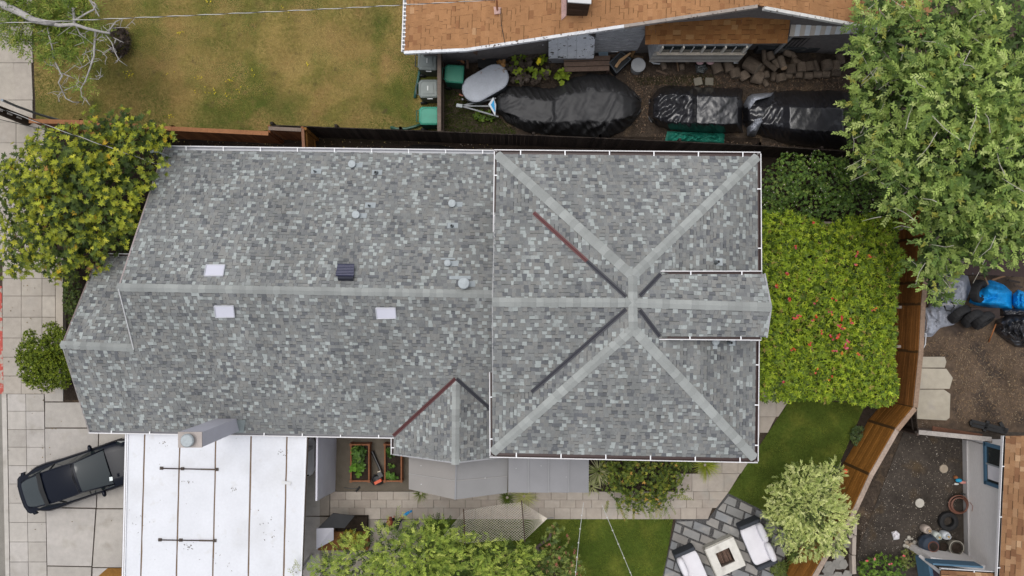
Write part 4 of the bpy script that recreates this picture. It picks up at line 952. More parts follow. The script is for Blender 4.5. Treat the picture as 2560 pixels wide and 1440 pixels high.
# ================================================================= BROWN HOUSE (north)
rng = random.Random(31); r = random.Random(32)
bh = thing('brown_house', 'brown shingled gable house with peeling white rakes at the top edge', 'house', P(1500, 60, 0))
ea, eb, rg = P(1011, 129, 2.7), P(1016, 0, 2.7), P(1895, 13, 5.2)
BW = plane(ea, eb, rg); dn = (eb - ea).normalized()
rgN = rg + dn * 1.2
BE = plane(rg, rgN, P(2220, 76, 3.9))
bwp = [ea, PP(1167, 122, BW), PP(1640, 51, BW), rg, rgN, ea + dn * 2.8]
bep = [rg, PP(2060, 44, BE), PP(2222, 74, BE), PP(2330, 92, BE), PP(2330, -25, BE), rgN]
mb = MB()
for q in (bwp, bep): mb.slab(q, .09, (.2, .1, .06))
broof = mb.build('roof', M_VC, bh)
tb = tabs(bwp, BROWN, r, e=.15, wr=(.12, .26), edge=(.06, .028, .015), th=(.004, .016), band=.55, jt=.05) + tabs(bep, BROWN, r, e=.15, wr=(.12, .26), edge=(.06, .028, .015), th=(.004, .016), band=.55, jt=.05)
by1, by2 = P(1613, 111, 2.7), P(1968, 108, 2.7); BY = plane(by1, by2, P(1790, 20, 3.35))
byp = [by1, by2, PP(1978, 30, BY), PP(1900, 8, BY), PP(1613, 50, BY)]
MB().slab(byp, .08, (.2, .1, .06)).build('bay_roof', M_VC, bh)
BROWN2 = [(45, (.245, .112, .040)), (25, (.225, .10, .036)), (12, (.275, .135, .05)), (4, (.33, .18, .075)), (6, (.19, .08, .028))]
tb += tabs(byp, BROWN2, r, e=.16, wr=(.14, .26), edge=(.045, .02, .01), th=(.004, .014))
place_tabs(tb, broof, 300)
for a, b, c_ in ((ea, PP(1167, 122, BW), (.66, .67, .69)), (PP(1167, 122, BW), PP(1561, 63, BW), (.62, .62, .63)), (PP(1561, 63, BW), rg, (.30, .26, .23)), (PP(1910, 17, BE), PP(2222, 75, BE), (.60, .59, .57))):
    MB().bar(a - V((0, .03, .05)), b - V((0, .03, .05)), .10, .14, c_).build('fascia', mat('peeling_fascia', vc=True, rough=.8, noises=((6, .15),), patches=((9, .60, .66, (.10, .07, .055)),)) if 'peeling_fascia' not in bpy.data.materials else bpy.data.materials['peeling_fascia'], broof)
gutter(ea, ea + dn * 2.6, V((-1, 0, 0)), broof, wd=.07, strap=.14, inner=(.5, .5, .52), rail=.03)
# walls
wl = MB(); wl.col = (.36, .36, .37)
wl.prism([(ea.x + .5, ea.y + .35), (8.0, 9.98), (13.5, 9.7), (13.5, 14), (ea.x + .5, 14)], 0, 2.62)
wl.slab([V((ea.x + .5, ea.y + .35, 2.5)), V((8.0, 9.98, 2.5)), V((8.0, 9.98, 4.7)), ], .1, up=False)
wl.slab([V((8.0, 9.98, 2.5)), V((13.2, 9.72, 2.5)), V((13.2, 9.72, 3.0)), V((8.0, 9.98, 4.7))], .1, up=False)
M_OLDSIDING = mat('weathered_siding', (.36, .37, .39), rough=.9, noises=((5, .12), (30, .2)), stretch=((1, 1, 16), 0), patches=((3, .50, .62, (.62, .63, .65)), (6, .58, .66, (.10, .09, .08))), bump=.5, bs=20)
wl.c = [(.17, .155, .15)] * len(wl.c); bwall = wl.build('wall', M_ROUGH, bh)  # wall colour darkened to hold the shadow below the roof edge
wa, wb_ = V((ea.x + .5, ea.y + .35, 0)), V((8.0, 9.98, 0)); wd_ = (wb_ - wa).normalized(); wn = V((wd_.y, -wd_.x, 0))
def on_wall(px_): return wa + wd_ * ((P(px_, 90, 2.5).x - wa.x) / wd_.x)
for k in range(26):
    z = .5 + k * .125
    MB().bar(on_wall(1488 + rng.uniform(0, 4)) + wn * (.02 + .008 * (k % 2)) + V((0, 0, z)), on_wall(1616) + wn * (.02 + .008 * (k % 2)) + V((0, 0, z)), .03, .115, jit((.58, .59, .61), rng, .4)).build('siding_board', M_OLDSIDING, bwall)

# bay window
bx0, bx1 = P(1640, 120, 2.0).x, P(1868, 120, 2.0).x; Yb = 9.25
mb = MB(); mb.prism([(bx0, Yb), (bx1, Yb), (bx1 + .45, 9.9), (bx0 - .1, 9.9)], .75, 2.6, (.3, .3, .3)); bay = mb.build('bay', M_OLDSIDING, bh)
for k in range(13):
    MB().bar((bx0 - .03, Yb - .02, .80 + k * .085), (bx1 + .03, Yb - .02, .80 + k * .085), .03 + .01 * (k % 2), .075, jit((.42, .40, .37), rng, .35)).build('siding_board', M_WOOD, bay)
ww = (bx1 - bx0 - .3) / 4
for k in range(4):
    x0 = bx0 + .15 + k * ww
    MB().box((x0 + ww / 2, Yb - .025, 2.16), (ww - .1, .02, .62), col=(.03, .035, .035)).build('pane', M_GLASS, bay)
    MB().bar((x0 + ww / 2, Yb - .04, 1.86), (x0 + ww / 2, Yb - .04, 2.46), .03, .03, (.5, .5, .5)).build('glazing_bar', M_VC, bay)
for k in range(5): MB().bar((bx0 + .15 + k * ww, Yb - .05, 1.82), (bx0 + .15 + k * ww, Yb - .05, 2.5), .06, .09, (.55, .52, .46)).build('mullion', M_ROUGH, bay)
MB().bar((bx0 + .05, Yb - .07, 1.84), (bx1 - .05, Yb - .07, 1.84), .12, .05, (.36, .32, .27)).build('window_sill', M_ROUGH, bay)
hose('pipe_elbow', [(1626, 152, .6), (1634, 158, .5), (1650, 159, .5)], .035, (.5, .52, .54), 'short white pipe elbow below the bay window left end', 'pipe')
hose('pipe_elbow', [(1836, 149, .6), (1836, 157, .6), (1844, 157, .5)], .035, (.5, .52, .54), 'short white pipe elbow below the bay window right end', 'pipe')
# chimney and mast on the brown roof
cz = PP(1440, 38, BW).z; c0, c1 = PP(1416, 38, BW), PP(1467, 38, BW)
mb = MB(); mb.prism([(c0.x, c0.y), (c1.x, c1.y), (c1.x, c1.y + .7), (c0.x, c0.y + .7)], cz - .5, cz + 1.1, (.035, .022, .016)); chn = mb.build('chimney', M_ROUGH, broof)
for k in range(7): MB().bar((c0.x - .01, c0.y - .012, cz + .05 + k * .15), (c1.x + .01, c1.y - .012, cz + .05 + k * .15), .03, .13, jit((.05, .03, .02), rng, .3)).build('chimney_siding', M_ROUGH, broof)
MB().prism([(c0.x - .04, c0.y - .04), (c1.x + .04, c1.y - .04), (c1.x + .04, c1.y + .74), (c0.x - .04, c0.y + .74)], cz + 1.1, cz + 1.16, (.55, .55, .55)).build('chimney_cap', M_VC, broof)
MB().slab([PP(1403, 52, BW) + V((0, 0, .06)), PP(1416, 40, BW) + V((0, 0, .06)), PP(1416, -20, BW) + V((0, 0, .06)), PP(1403, -20, BW) + V((0, 0, .06))], .05, (.40, .26, .24)).build('chimney_flashing', M_ROUGH, broof)
MB().slab([PP(x, y, BW) + V((0, 0, .05)) for x, y in ((1234, 18), (1253, 20), (1251, 35), (1236, 37))], .04, (.50, .33, .29)).build('mast_flashing', M_ROUGH, broof)
mp = PP(1243, 26, BW); MB().tube([mp, mp + V((.0, .02, .9))], .035, 8, (.33, .13, .06)).build('service_mast', M_METAL, broof)
mtop = mp + V((0, .02, .88))
# corrugated porch roof
cg = thing('corrugated_awning', 'white corrugated awning under the brown house east rake', 'awning', P(2090, 70, 0))
for i in range(20):
    f = i / 19; x0 = 1973 + i * 12.6; x1 = x0 + 12.4; yb = 91 - i * .6
    t0, t1 = (1983 + i * 12.8, 28 + i * 2.3), (1983 + (i + 1) * 12.8 - .4, 28 + (i + 1) * 2.3)
    up = .02 if i % 2 else 0
    MB().slab([P(*t0, 3.0 + up), P(*t1, 3.0 + up), P(x1, yb, 2.45 + up), P(x0, yb, 2.45 + up)], .02, (.58, .52, .46) if i % 2 == 0 else (.72, .75, .78)).build('roofing_strip', M_VC, cg)
for x in (1985, 2200): p = P(x, 84, 2.4); MB().box((p.x, p.y, 1.2), (.09, .09, 2.4), col=(.3, .3, .3)).build('post', M_VC, cg)
fe = thing('iron_fence', 'black iron railing fence in front of the corrugated awning', 'fence', P(2090, 120, 0))
for z, y0, y1 in ((1.45, 98, 88), (.25, 114, 104)): MB().bar(P(1972, y0, z), P(2225, y1, z), .04, .04, (.012, .012, .013)).build('rail', M_METAL, fe)
for i in range(25):
    f = i / 24; a = P(1972 + 253 * f, 98 - 10 * f, 1.5); MB().bar(a, V((a.x, a.y, .05)), .022, .022, (.012, .012, .013)).build('picket', M_METAL, fe)
o = MB().bar(P(1890, 112, .3), P(2230, 106, .3), .5, .5, (.05, .052, .055)); tag(o.build('low_wall', M_CONC), 'dark low wall running beneath the iron railing', 'wall')
# ================================================================= EAST HOUSE
eh = thing('east_house', 'pale rendered house with tan shingle roof at the right edge', 'house', P(2500, 1260, 0))
e0, e1 = P(2514, 1090, 2.85), P(2497, 1470, 2.85); EP = plane(e0, e1, P(2660, 1260, 3.75))
ep = [e0, e1, PP(2640, 1470, EP), PP(2640, 1088, EP)]
er = MB().slab(ep, .09, (.2, .12, .08)).build('roof', M_VC, eh)
TAN = [(30, (.30, .165, .085)), (25, (.265, .14, .072)), (20, (.34, .20, .11)), (10, (.21, .105, .055)), (9, (.41, .26, .15))]
te = tabs(ep, TAN, r, e=.15, wr=(.16, .30), edge=(.06, .03, .018), th=(.004, .014))
g0, g1 = P(2352, 1426, 2.6), P(2490, 1434, 2.6); GP = plane(g0, g1, P(2420, 1475, 2.95))
gp = [g0, g1, PP(2490, 1475, GP), PP(2352, 1475, GP)]
MB().slab(gp, .08, (.2, .12, .08)).build('porch_roof', M_VC, eh); te += tabs(gp, TAN, r, e=.15, wr=(.16, .30), edge=(.06, .03, .018), th=(.004, .014))
place_tabs(te, er, 200)
gutter(e0, e1, V((-1, 0, 0)), er, wd=.06, strap=1.6, inner=(.02, .02, .022), rail=.022); gutter(g0, g1, V((0, 1, 0)), er, wd=.04, strap=1.0, inner=(.03, .03, .03), rail=.02)
M_BRICKPAINT = mat('painted_shingle_wall', (.80, .765, .74), rough=.85, noises=((3, .05), (30, .07)), bump=.5, bs=9, stretch=((1, 2.5, 9), 0), bump_dist=.02)
wy0, wy1 = P(2405, 1098, 0).y, P(2400, 1480, 0).y; wx = 16.85
wl = MB().prism([(wx, wy0), (wx + 3, wy0), (wx + 3, wy1), (wx, wy1)], 0, 2.78, (.5, .5, .5)); ew = wl.build('wall', M_BRICKPAINT, eh)
MB().bar((wx - .03, wy0, .14), (wx - .03, wy1, .14), .05, .28, (.52, .50, .49)).build('plinth', M_VC, ew)
ya, yb = P(2485, 1116, 2).y, P(2485, 1214, 2).y; BLUE = (.075, .155, .235)
win = MB().box((wx - .02, (ya + yb) / 2, 1.98), (.04, abs(yb - ya), 1.0), col=(.05, .06, .065)).build('window', M_GLASS, eh)
for z in (1.45, 2.5): MB().bar((wx - .05, ya + .07, z), (wx - .05, yb - .07, z), .1, .12, BLUE).build('window_frame', M_VC, win)
for y in (ya, yb): MB().bar((wx - .05, y, 1.45), (wx - .05, y, 2.5), .1, .12, BLUE, upv=(0, 1, 0)).build('window_frame', M_VC, win)
MB().bar((wx - .055, (ya + yb) / 2, 1.5), (wx - .055, (ya + yb) / 2, 2.45), .05, .05, (.3, .32, .34), upv=(0, 1, 0)).build('glazing_bar', M_VC, win)
MB().box((wx - .045, ya * .3 + yb * .7, 2.0), (.02, abs(yb - ya) * .38, .85), col=(.62, .62, .63)).build('curtain', M_FABRIC, win)
# low porch walls to the south
nw = MB(); a, b = P(2272, 1372, 0), P(2402, 1392, 0); nw.slab([a, b, V((b.x, b.y - .05, 1.5)), V((a.x, a.y - .05, 1.5))], .2, (.5, .49, .48), up=False)
o = nw.build('porch_wall', M_BRICKPAINT, eh)
a2, b2 = P(2322, 1404, 2.1), P(2446, 1412, 2.1); MB().bar(a2, b2, .06, .55, BLUE).build('porch_fascia', M_VC, eh)
MB().bar(P(2300, 1390, 1.5), P(2358, 1438, 2.4), .10, .1, (.52, .50, .49)).build('porch_rail', M_VC, eh)
MB().bar(P(2308, 1398, 1.4), P(2316, 1450, 1.4), .12, .9, BLUE).build('porch_post', M_VC, eh)
MB().slab(PS([(2322, 1412), (2345, 1432), (2352, 1460), (2322, 1460)], 1.0), .05, (.035, .02, .035)).build('porch_mat', M_VC, eh)
# ================================================================= CARS
def make_car(name, paint, label, loc, rz):
    t = thing(name, label, 'car', (0, 0, 0))
    def ring(x, pts): return [V((x, y, z)) for y, z in pts]
    def full(h): return [(-y, z) for y, z in h][::-1] + h[1:] if h[0][0] == 0 else [(-y, z) for y, z in h][::-1] + h
    # body: stations from tail to nose, half section from the middle outward and down
    stn = [(-2.24, .58, .80, .52), (-2.20, .68, .90, .42), (-2.08, .73, .93, .34), (-1.86, .76, .94, .30), (-1.70, .84, .92, .30), (-1.5, .905, .90, .28), (-1.1, .92, .885, .28), (-.6, .885, .88, .28), (.4, .875, .89, .28), (1.0, .885, .93, .28), (1.5, .87, .87, .28), (1.95, .82, .79, .30), (2.18, .70, .70, .36), (2.26, .52, .62, .42)]
    rows = []
    for x, w_, zt, zb in stn:
        h = [(0, zt + .02), (w_ * .55, zt + .015), (w_ * .82, zt), (w_ * .93, zt - .06), (w_, zt - .2), (w_ * 1.0, (zt + zb) / 2 - .05), (w_ * .95, zb + .05), (w_ * .85, zb)]
        rows.append(ring(x, full(h)))
    mb = MB().grid(rows); mb.face(rows[0]); mb.face(rows[-1][::-1]); body = mb.build('body', paint, t, smooth=True)
    # greenhouse
    gl = [(-2.06, .46, 1.06, .60), (-1.75, .53, 1.15, .66), (-1.15, .56, 1.31, .72), (-.7, .565, 1.395, .76), (-.15, .56, 1.42, .77), (.25, .545, 1.40, .77), (.75, .60, 1.20, .775), (1.22, .66, .97, .74)]
    def sec(x, rw, zr, bw, k=1.0, dz=0.0): return [V((x, -bw, .93)), V((x, -(rw + .03) * k, zr - .05 + dz)), V((x, -rw * .7 * k, zr + dz)), V((x, 0, zr + .018 + dz)), V((x, rw * .7 * k, zr + dz)), V((x, (rw + .03) * k, zr - .05 + dz)), V((x, bw, .93))]
    rows = [sec(*q) for q in gl]
    for nm, i0, i1 in (('rear_window', 0, 2), ('windscreen', 5, 7)):
        MB().grid([rw[1:6] for rw in rows[i0:i1 + 1]]).build(nm, M_GLASS, t, smooth=True)
    MB().grid([[p + V((0, 0, .004)) for p in rw[1:6]] for rw in rows[2:6]]).build('roof', paint, t, smooth=True)
    for s in (0, 5):
        MB().grid([rw[s:s + 2] for rw in rows]).build('side_window', M_GLASS, t)
    for s in (1, 5):
        MB().tube([rw[s] for rw in rows], .028, 7).build('roof_rail', paint, t, smooth=True)
    for s in (-1, 1): MB().tube([rows[3][1 if s < 0 else 5], rows[3][0 if s < 0 else 6]], .035, 6, (.01, .01, .01)).build('pillar', M_RUBBER, t)
    # spoiler across the top of the rear window
    mb = MB(); mb.col = (.01, .01, .01)
    mb.grid([[V((-1.28, -.60, 1.27)), V((-1.30, 0, 1.335)), V((-1.28, .60, 1.27))], [V((-1.08, -.62, 1.35)), V((-1.08, 0, 1.40)), V((-1.08, .62, 1.35))]]); mb.build('spoiler', M_RUBBER, t)
    # ducktail lip, roof seam lines
    ys2 = (-.74, -.66, -.4, 0, .4, .66, .74); bd = (.20, .10, .02, 0, .02, .10, .20)
    mb = MB(); mb.grid([[V((-1.80 + b_ * .8, y * .9, 1.07)) for y, b_ in zip(ys2, bd)], [V((-2.10 + b_, y * .98, 1.03)) for y, b_ in zip(ys2, bd)], [V((-2.24 + b_, y, 1.035)) for y, b_ in zip(ys2, bd)], [V((-2.25 + b_, y, .92)) for y, b_ in zip(ys2, bd)]]); mb.build('tail_lip', paint, t, smooth=True)
    for x in (.12, .17): MB().tube([V((x, -.55, 1.385)), V((x - .03, 0, 1.447)), V((x, .55, 1.385))], .009, 5, (.005, .005, .005)).build('roof_seam', M_RUBBER, t)
    # tail: bumper step, lights, plate
    mb = MB()
    rws = [[V((x - .0, y, z)) for y in (-.80, -.6, -.3, 0, .3, .6, .80)] for x, z in ((0, 0),)]
    ys_ = (-.84, -.66, -.35, 0, .35, .66, .84); bend = [.14, .05, .01, 0, .01, .05, .14]
    mb.grid([[V((-2.18 + b_, y, .66)) for y, b_ in zip(ys_, bend)], [V((-2.34 + b_, y, .64)) for y, b_ in zip(ys_, bend)], [V((-2.37 + b_, y, .52)) for y, b_ in zip(ys_, bend)], [V((-2.33 + b_, y, .34)) for y, b_ in zip(ys_, bend)]]); mb.build('rear_bumper', paint, t, smooth=True)
    for s in (-1, 1):
        MB().slab([V((-2.24, s * .50, .86)), V((-2.16, s * .66, .86)), V((-2.04, s * .72, .88)), V((-2.14, s * .55, .90))], .1, (.22, .02, .015)).build('tail_light', M_METAL, t)
        MB().slab([V((2.02, s * .55, .74)), V((2.10, s * .72, .70)), V((1.75, s * .83, .82)), V((1.72, s * .72, .86))], .06, (.5, .52, .54)).build('headlight', M_GLASS, t)
        mb = MB(); mb.lathe((.78, s * .90, .98), [(.03, -.09), (.085, -.06), (.095, 0), (.08, .05), (.03, .07)], 10, sx=.75, sy=1.4); mb.build('wing_mirror', paint, t, smooth=True)
        for x in (-1.36, 1.36):
            Mx = Matrix.Rotation(R(90), 3, 'X'); wh = MB().lathe((x, s * .79, .32), [(.2, -.1), (.3, -.1), (.32, -.06), (.32, .06), (.3, .1), (.2, .1)], 22, M=Mx).build('wheel', M_RUBBER, t)
            MB().lathe((x, s * .81, .32), [(.03, -.08), (.2, -.08), (.2, .08), (.03, .08)], 14, M=Mx, col=(.4, .4, .42)).build('rim', M_METAL, wh)
    MB().slab([V((-2.37, -.16, .64)), V((-2.37, .16, .64)), V((-2.30, .16, .675)), V((-2.30, -.16, .675))], .02, (.62, .66, .70)).build('licence_plate', M_VC, t)
    MB().slab([V((-2.30, .55, .67)), V((-2.30, .67, .67)), V((-2.22, .69, .68)), V((-2.22, .55, .68))], .04, (.55, .22, .02)).build('reflector', M_METAL, t)
    t.location = loc; t.rotation_euler = (0, 0, rz); t.scale = (.95, .95, .97)
    return t
hd = P(318, 1150, .9) - P(62, 1236, .8); rzc = math.atan2(hd.y, hd.x)
tail = P(66, 1236, .7); dd = V((math.cos(rzc), math.sin(rzc), 0)); c = tail + dd * 2.10
navy = make_car('navy_hatchback', M_CARPAINT, 'dark navy hatchback parked with its nose under the carport', (c.x, c.y, .03), rzc)
p = P(792, 1142, .7); make_car('white_car', M_CARWHITE, 'white car almost hidden under the carport, only its end showing', (p.x - 2.26, p.y, .03), 0.0)
o = MB().slab([P(273, 1193, 1.30), P(281, 1192, 1.29), P(282, 1201, 1.29), P(274, 1203, 1.30)], .004, (.75, .8, .8)); tag(o.build('parking_permit', M_VC), 'small white permit card on the navy car windscreen', 'card')
# ================================================================= FIRE PIT AND SOFAS
fpit = thing('fire_pit', 'square pale concrete fire pit between two white sofas', 'fire pit', (0, 0, 0))
for k in range(4):
    M4 = Matrix.Rotation(R(90) * k, 3, 'Z')
    q = [M4 @ V(v) for v in ((-.56, -.56, .42), (.56, -.56, .42), (.275, -.275, .42), (-.275, -.275, .42))]
    MB().slab([p.lerp(V((0, -.42, .42)), .004) if 0 else p for p in q], .07, jit((.66, .635, .58), rng, .04)).build('coping_stone', M_CONC, fpit)
    MB().slab([M4 @ V(v) for v in ((-.53, -.53, .35), (.53, -.53, .35), (.53, -.53, .0), (-.53, -.53, .0))], .06, (.45, .43, .38), up=False).build('side_wall', M_CONC, fpit)
    MB().slab([M4 @ V(v) for v in ((-.28, -.28, .36), (.28, -.28, .36), (.28, -.28, .0), (-.28, -.28, .0))], .02, (.20, .15, .12), up=False).build('inner_wall', M_CONC, fpit)
MB().box((0, 0, .06), (.58, .58, .1), col=(.05, .04, .04)).build('ash_bed', M_MULCH, fpit)
for k in range(13):
    a = rng.uniform(-.35, .35); x = -.22 + .036 * k
    d = V((math.sin(a) * .06, .22, rng.uniform(-.03, .03))); MB().tube([V((x, 0, .2 + rng.uniform(0, .1))) - d, V((x, rng.uniform(-.03, .03), .2 + rng.uniform(.0, .1))) + d * .3, V((x, 0, .22)) + d], .02, 6, jit((.13, .085, .065), rng, .4)).build('fire_log', M_BARK, fpit)
p = P(1813, 1393, .42); fpit.location = (p.x, p.y, .04); fpit.rotation_euler = (0, 0, R(24))
def pillow(mb, c, size, n=10, e=2.6, col=None):
    rows = []
    for i in range(n + 1):
        v = -math.pi / 2 + math.pi * i / n; row = []
        for j in range(2 * n + 1):
            u = -math.pi + 2 * math.pi * (j % (2 * n)) / (2 * n)
            sp = lambda a: math.copysign(abs(a) ** (2 / e), a)
            row.append(V(c) + V((size[0] / 2 * sp(math.cos(v)) * sp(math.cos(u)), size[1] / 2 * sp(math.cos(v)) * sp(math.sin(u)), size[2] / 2 * sp(math.sin(v)))))
        rows.append(row)
    mb.grid(rows, col)
def sofa(label, px, py, rz, L=1.78):
    t = thing('garden_sofa', label, 'sofa', (0, 0, 0), 'white garden sofas')
    for s in (-1, 1):
        mb = MB(); pillow(mb, (0, s * (L / 2 - .09), .30), (.82, .15, .6), e=7); mb.build('arm', mat('dark_wicker', (.045, .05, .06), rough=.7, bump=.6, bs=120, noises=((60, .4),)) if 'dark_wicker' not in bpy.data.materials else bpy.data.materials['dark_wicker'], t, smooth=False)
    MB().box((0, 0, .15), (.80, L - .2, .24), col=(.06, .065, .075)).build('base', bpy.data.materials['dark_wicker'], t)
    mb = MB(); pillow(mb, (-.06, 0, .37), (.74, L - .36, .24), e=7, n=14); mb.build('seat_cushion', M_FABRIC, t, smooth=True)
    for s in (-1, 1):
        mb = MB(); pillow(mb, (.28, s * (L / 4 - .07), .58), (.25, L / 2 - .16, .42), e=3.2, n=14); mb.build('back_cushion', M_FABRIC, t, smooth=True)
    p = P(px, py, .4); t.location = (p.x, p.y, .045); t.rotation_euler = (0, 0, rz)
sofa('white-cushioned sofa with dark arms between the fire pit and the silvery tree', 1893, 1358, R(23)); sofa('white-cushioned sofa left of the fire pit, cut by the bottom edge', 1731, 1428, R(23 + 180))
# ================================================================= EAST YARD CLUTTER
def tyre_mesh():
    prof = [(.20, -.10), (.26, -.125), (.33, -.12), (.36, -.10), (.37, -.05), (.372, 0), (.37, .05), (.36, .10), (.33, .12), (.26, .125), (.20, .10), (.19, .05), (.19, -.05), (.20, -.10)]
    mb = MB(); i0 = 0; n = 40
    rows = [[V((rr * (1 + (.018 if (j % 2 and rr > .345) else 0)) * math.cos(2 * math.pi * j / n), rr * (1 + (.018 if (j % 2 and rr > .345) else 0)) * math.sin(2 * math.pi * j / n), z)) for j in range(n + 1)] for rr, z in prof]
    mb.grid(rows); return mb
ty0 = tyre_mesh().build('tyre', M_RUBBER)
for k, (x, y, z, rx, rz, lbl) in enumerate(((2447, 728, .62, 38, 60, 'black tyre propped against the blue tarp'), (2398, 786, .42, 62, 25, 'left of three leaning tyres beside the grey sheet'), (2432, 796, .40, 58, 22, 'middle of three leaning tyres, open side showing'), (2458, 801, .40, 60, 24, 'right of three leaning tyres beside the rusty rod'), (2370, 1303, .13, 3, 0, 'old tyre lying flat on the soil below the hose coil'))):
    o = ty0 if k == 0 else ty0.copy()
    if k: COL.objects.link(o)
    o.scale = (1.12, 1.12, 1.2) if z > .2 else (.95, .95, .9); o.location = P(x, y, z); o.rotation_euler = (R(rx), R(10 if rx > 20 else 0), R(rz))
    tag(o, lbl, 'tyre', 'old tyres')
rag('blue_tarp', [(2440, 706), (2480, 700), (2510, 712), (2530, 730), (2530, 772), (2480, 770), (2440, 764), (2422, 756)], .55, M_BLUETARP, 'bright blue tarp with a tyre propped on its left', 'tarp', amp=.32, seed=15, f=.035)
rag('blue_tarp', [(2532, 735), (2545, 724), (2575, 735), (2580, 775), (2540, 774), (2530, 760)], .35, M_BLUETARP, 'blue tarp corner at the right edge beside the larger tarp', 'tarp', amp=.25, seed=19, f=.08)
rag('grey_sheet', [(2360, 672), (2420, 690), (2428, 720), (2412, 760), (2390, 780), (2350, 778), (2320, 770), (2330, 720)], .6, M_GREYTARP, 'big crumpled grey sheet over junk under the branches', 'sheet', amp=.45, seed=21, f=.035)
rag('grey_sheet', [(2312, 770), (2350, 765), (2390, 775), (2396, 800), (2385, 812), (2350, 820), (2330, 842), (2306, 842), (2306, 800)], .2, M_GREYTARP, 'pale grey sheet spread on the ground beside the cedar fence', 'sheet', amp=.25, seed=25, f=.05)
rag('black_bag', [(2318, 690), (2350, 688), (2356, 715), (2335, 730), (2316, 722)], .55, M_BLACKPLASTIC, 'black bag half under the grey sheet by the cedar fence', 'bag', amp=.3, seed=31, f=.08)
rag('black_bag', [(2490, 800), (2530, 785), (2580, 785), (2590, 870), (2540, 868), (2510, 850), (2486, 828)], .45, M_BLACKPLASTIC, 'heap of black plastic at the right edge below the blue tarp', 'plastic heap', amp=.45, seed=33, f=.06)
tag(MB().slab([P(2428, 769, .7), P(2500, 771, .7), P(2500, 797, .55), P(2428, 790, .55)], .05, (.045, .033, .03)).build('dark_board', M_WOOD), 'dark brown board behind the three leaning tyres', 'board')
o = hose('rusty_rod', [(2490, 810, .5), (2480, 835, .25), (2472, 855, .05)], .022, (.33, .13, .05), 'rust orange rod leaning beside the black plastic heap', 'rod', m=M_ROUGH)
hose('metal_cart', [(2312, 790, .4), (2316, 800, .4), (2315, 826, .4), (2305, 826, .4)], .02, (.10, .07, .06), 'thin rusty metal frame leaning on the cedar fence', 'frame')
hose('bent_tube', [(2306, 832, .4), (2315, 834, .4), (2313, 862, .35), (2306, 874, .3)], .022, (.55, .56, .58), 'bent white tube handle beside the cedar fence', 'tube')
hose('bent_cable', [(2378, 752, .75), (2386, 765, .75), (2378, 778, .75), (2366, 776, .7), (2360, 764, .7)], .03, (.012, .012, .012), 'loop of thick black cable on the grey sheet', 'cable')
rag('black_bag', [(2500, 772), (2540, 770), (2580, 776), (2580, 790), (2530, 792), (2500, 790)], .3, M_BLACKPLASTIC, 'flat black plastic strip between the blue tarp and the heap', 'plastic sheet', amp=.2, seed=37, f=.07)
rag('clear_sheet', [(2545, 830), (2570, 815), (2590, 840), (2590, 875), (2560, 868)], .4, M_GREYTARP, 'pale crumpled plastic at the right edge beside the black heap', 'sheet', amp=.25, seed=39, f=.1)
rag('leaf_pile', [(2335, 800), (2360, 795), (2375, 808), (2360, 818), (2340, 816)], .12, mat('brown_leaf_pile', (.16, .085, .03), rough=.9, noises=((20, .5),), bump=1, bs=30), 'small heap of brown leaves on the grey ground sheet', 'leaf pile', amp=.1, seed=43, f=.2)
for k, (a, b, c_, lbl) in enumerate((((2462, 694), (2470, 712), (.26, .17, .10), 'thin pale stake poking up behind the propped tyre'), ((2480, 700), (2512, 690), (.24, .14, .08), 'thin stick lying along the brown canopy edge'), ((2520, 700), (2550, 706), (.05, .04, .035), 'dark slat under the brown canopy edge'), ((2535, 712), (2556, 718), (.07, .05, .04), 'dark slat above the right blue tarp corner'))):
    tag(MB().bar(P(*a, .5), P(*b, .45), .06, .05, c_).build('stick', M_WOOD), lbl, 'stick')
cv = thing('brown_canopy', 'dark brown canopy behind the branches at the right edge', 'canopy', P(2520, 640, 0))
MB().grid([[P(x, y + 3 * math.sin(x * .02), 2.1 - .08 * math.sin((x - 2400) * .03)) for x in range(2400, 2640, 20)] for y in (545, 580, 620, 660, 690)]).build('canopy_cloth', mat('brown_cloth', (.035, .02, .018), rough=.7, noises=((3, .15),), bump=.3, bs=8), cv, smooth=True)
for x in (2430, 2620): p = P(x, 684, 2.0); MB().tube([(p.x, p.y, 0), (p.x, p.y, 2.05)], .03, 8, (.05, .05, .05)).build('post', M_METAL, cv)
board_fence([(2296, 1080), (2478, 1098)], 1.5, 'weathered_gate', 'weathered grey plank gate joining the cedar fence to the east house', [(.115, .085, .07), (.14, .11, .095)], cap=.16, capcol=(.36, .325, .295), cat='gate')
board_fence([(2288, 1026), (2296, 1080)], 1.5, 'dark_screen', 'short dark board screen at the cedar fence corner', DARKW, cat='fence')
tag(MB().bar(P(2330, 1072, 1.0), P(2455, 1092, 1.3), .2, .04, (.11, .05, .03)).build('loose_plank', M_WOOD), 'reddish plank leaning behind the weathered gate', 'plank')
pal = thing('black_rack', 'folded black slatted rack lying on the soil above the weathered gate', 'rack', P(2470, 1068, 0))
for a, b in (((2428, 1052), (2520, 1075)), ((2428, 1062), (2515, 1082)), ((2428, 1052), (2428, 1062)), ((2470, 1052), (2460, 1078)), ((2500, 1055), (2515, 1082))): MB().bar(P(*a, .12), P(*b, .12), .12, .05, (.012, .012, .012)).build('slat', M_METAL, pal)
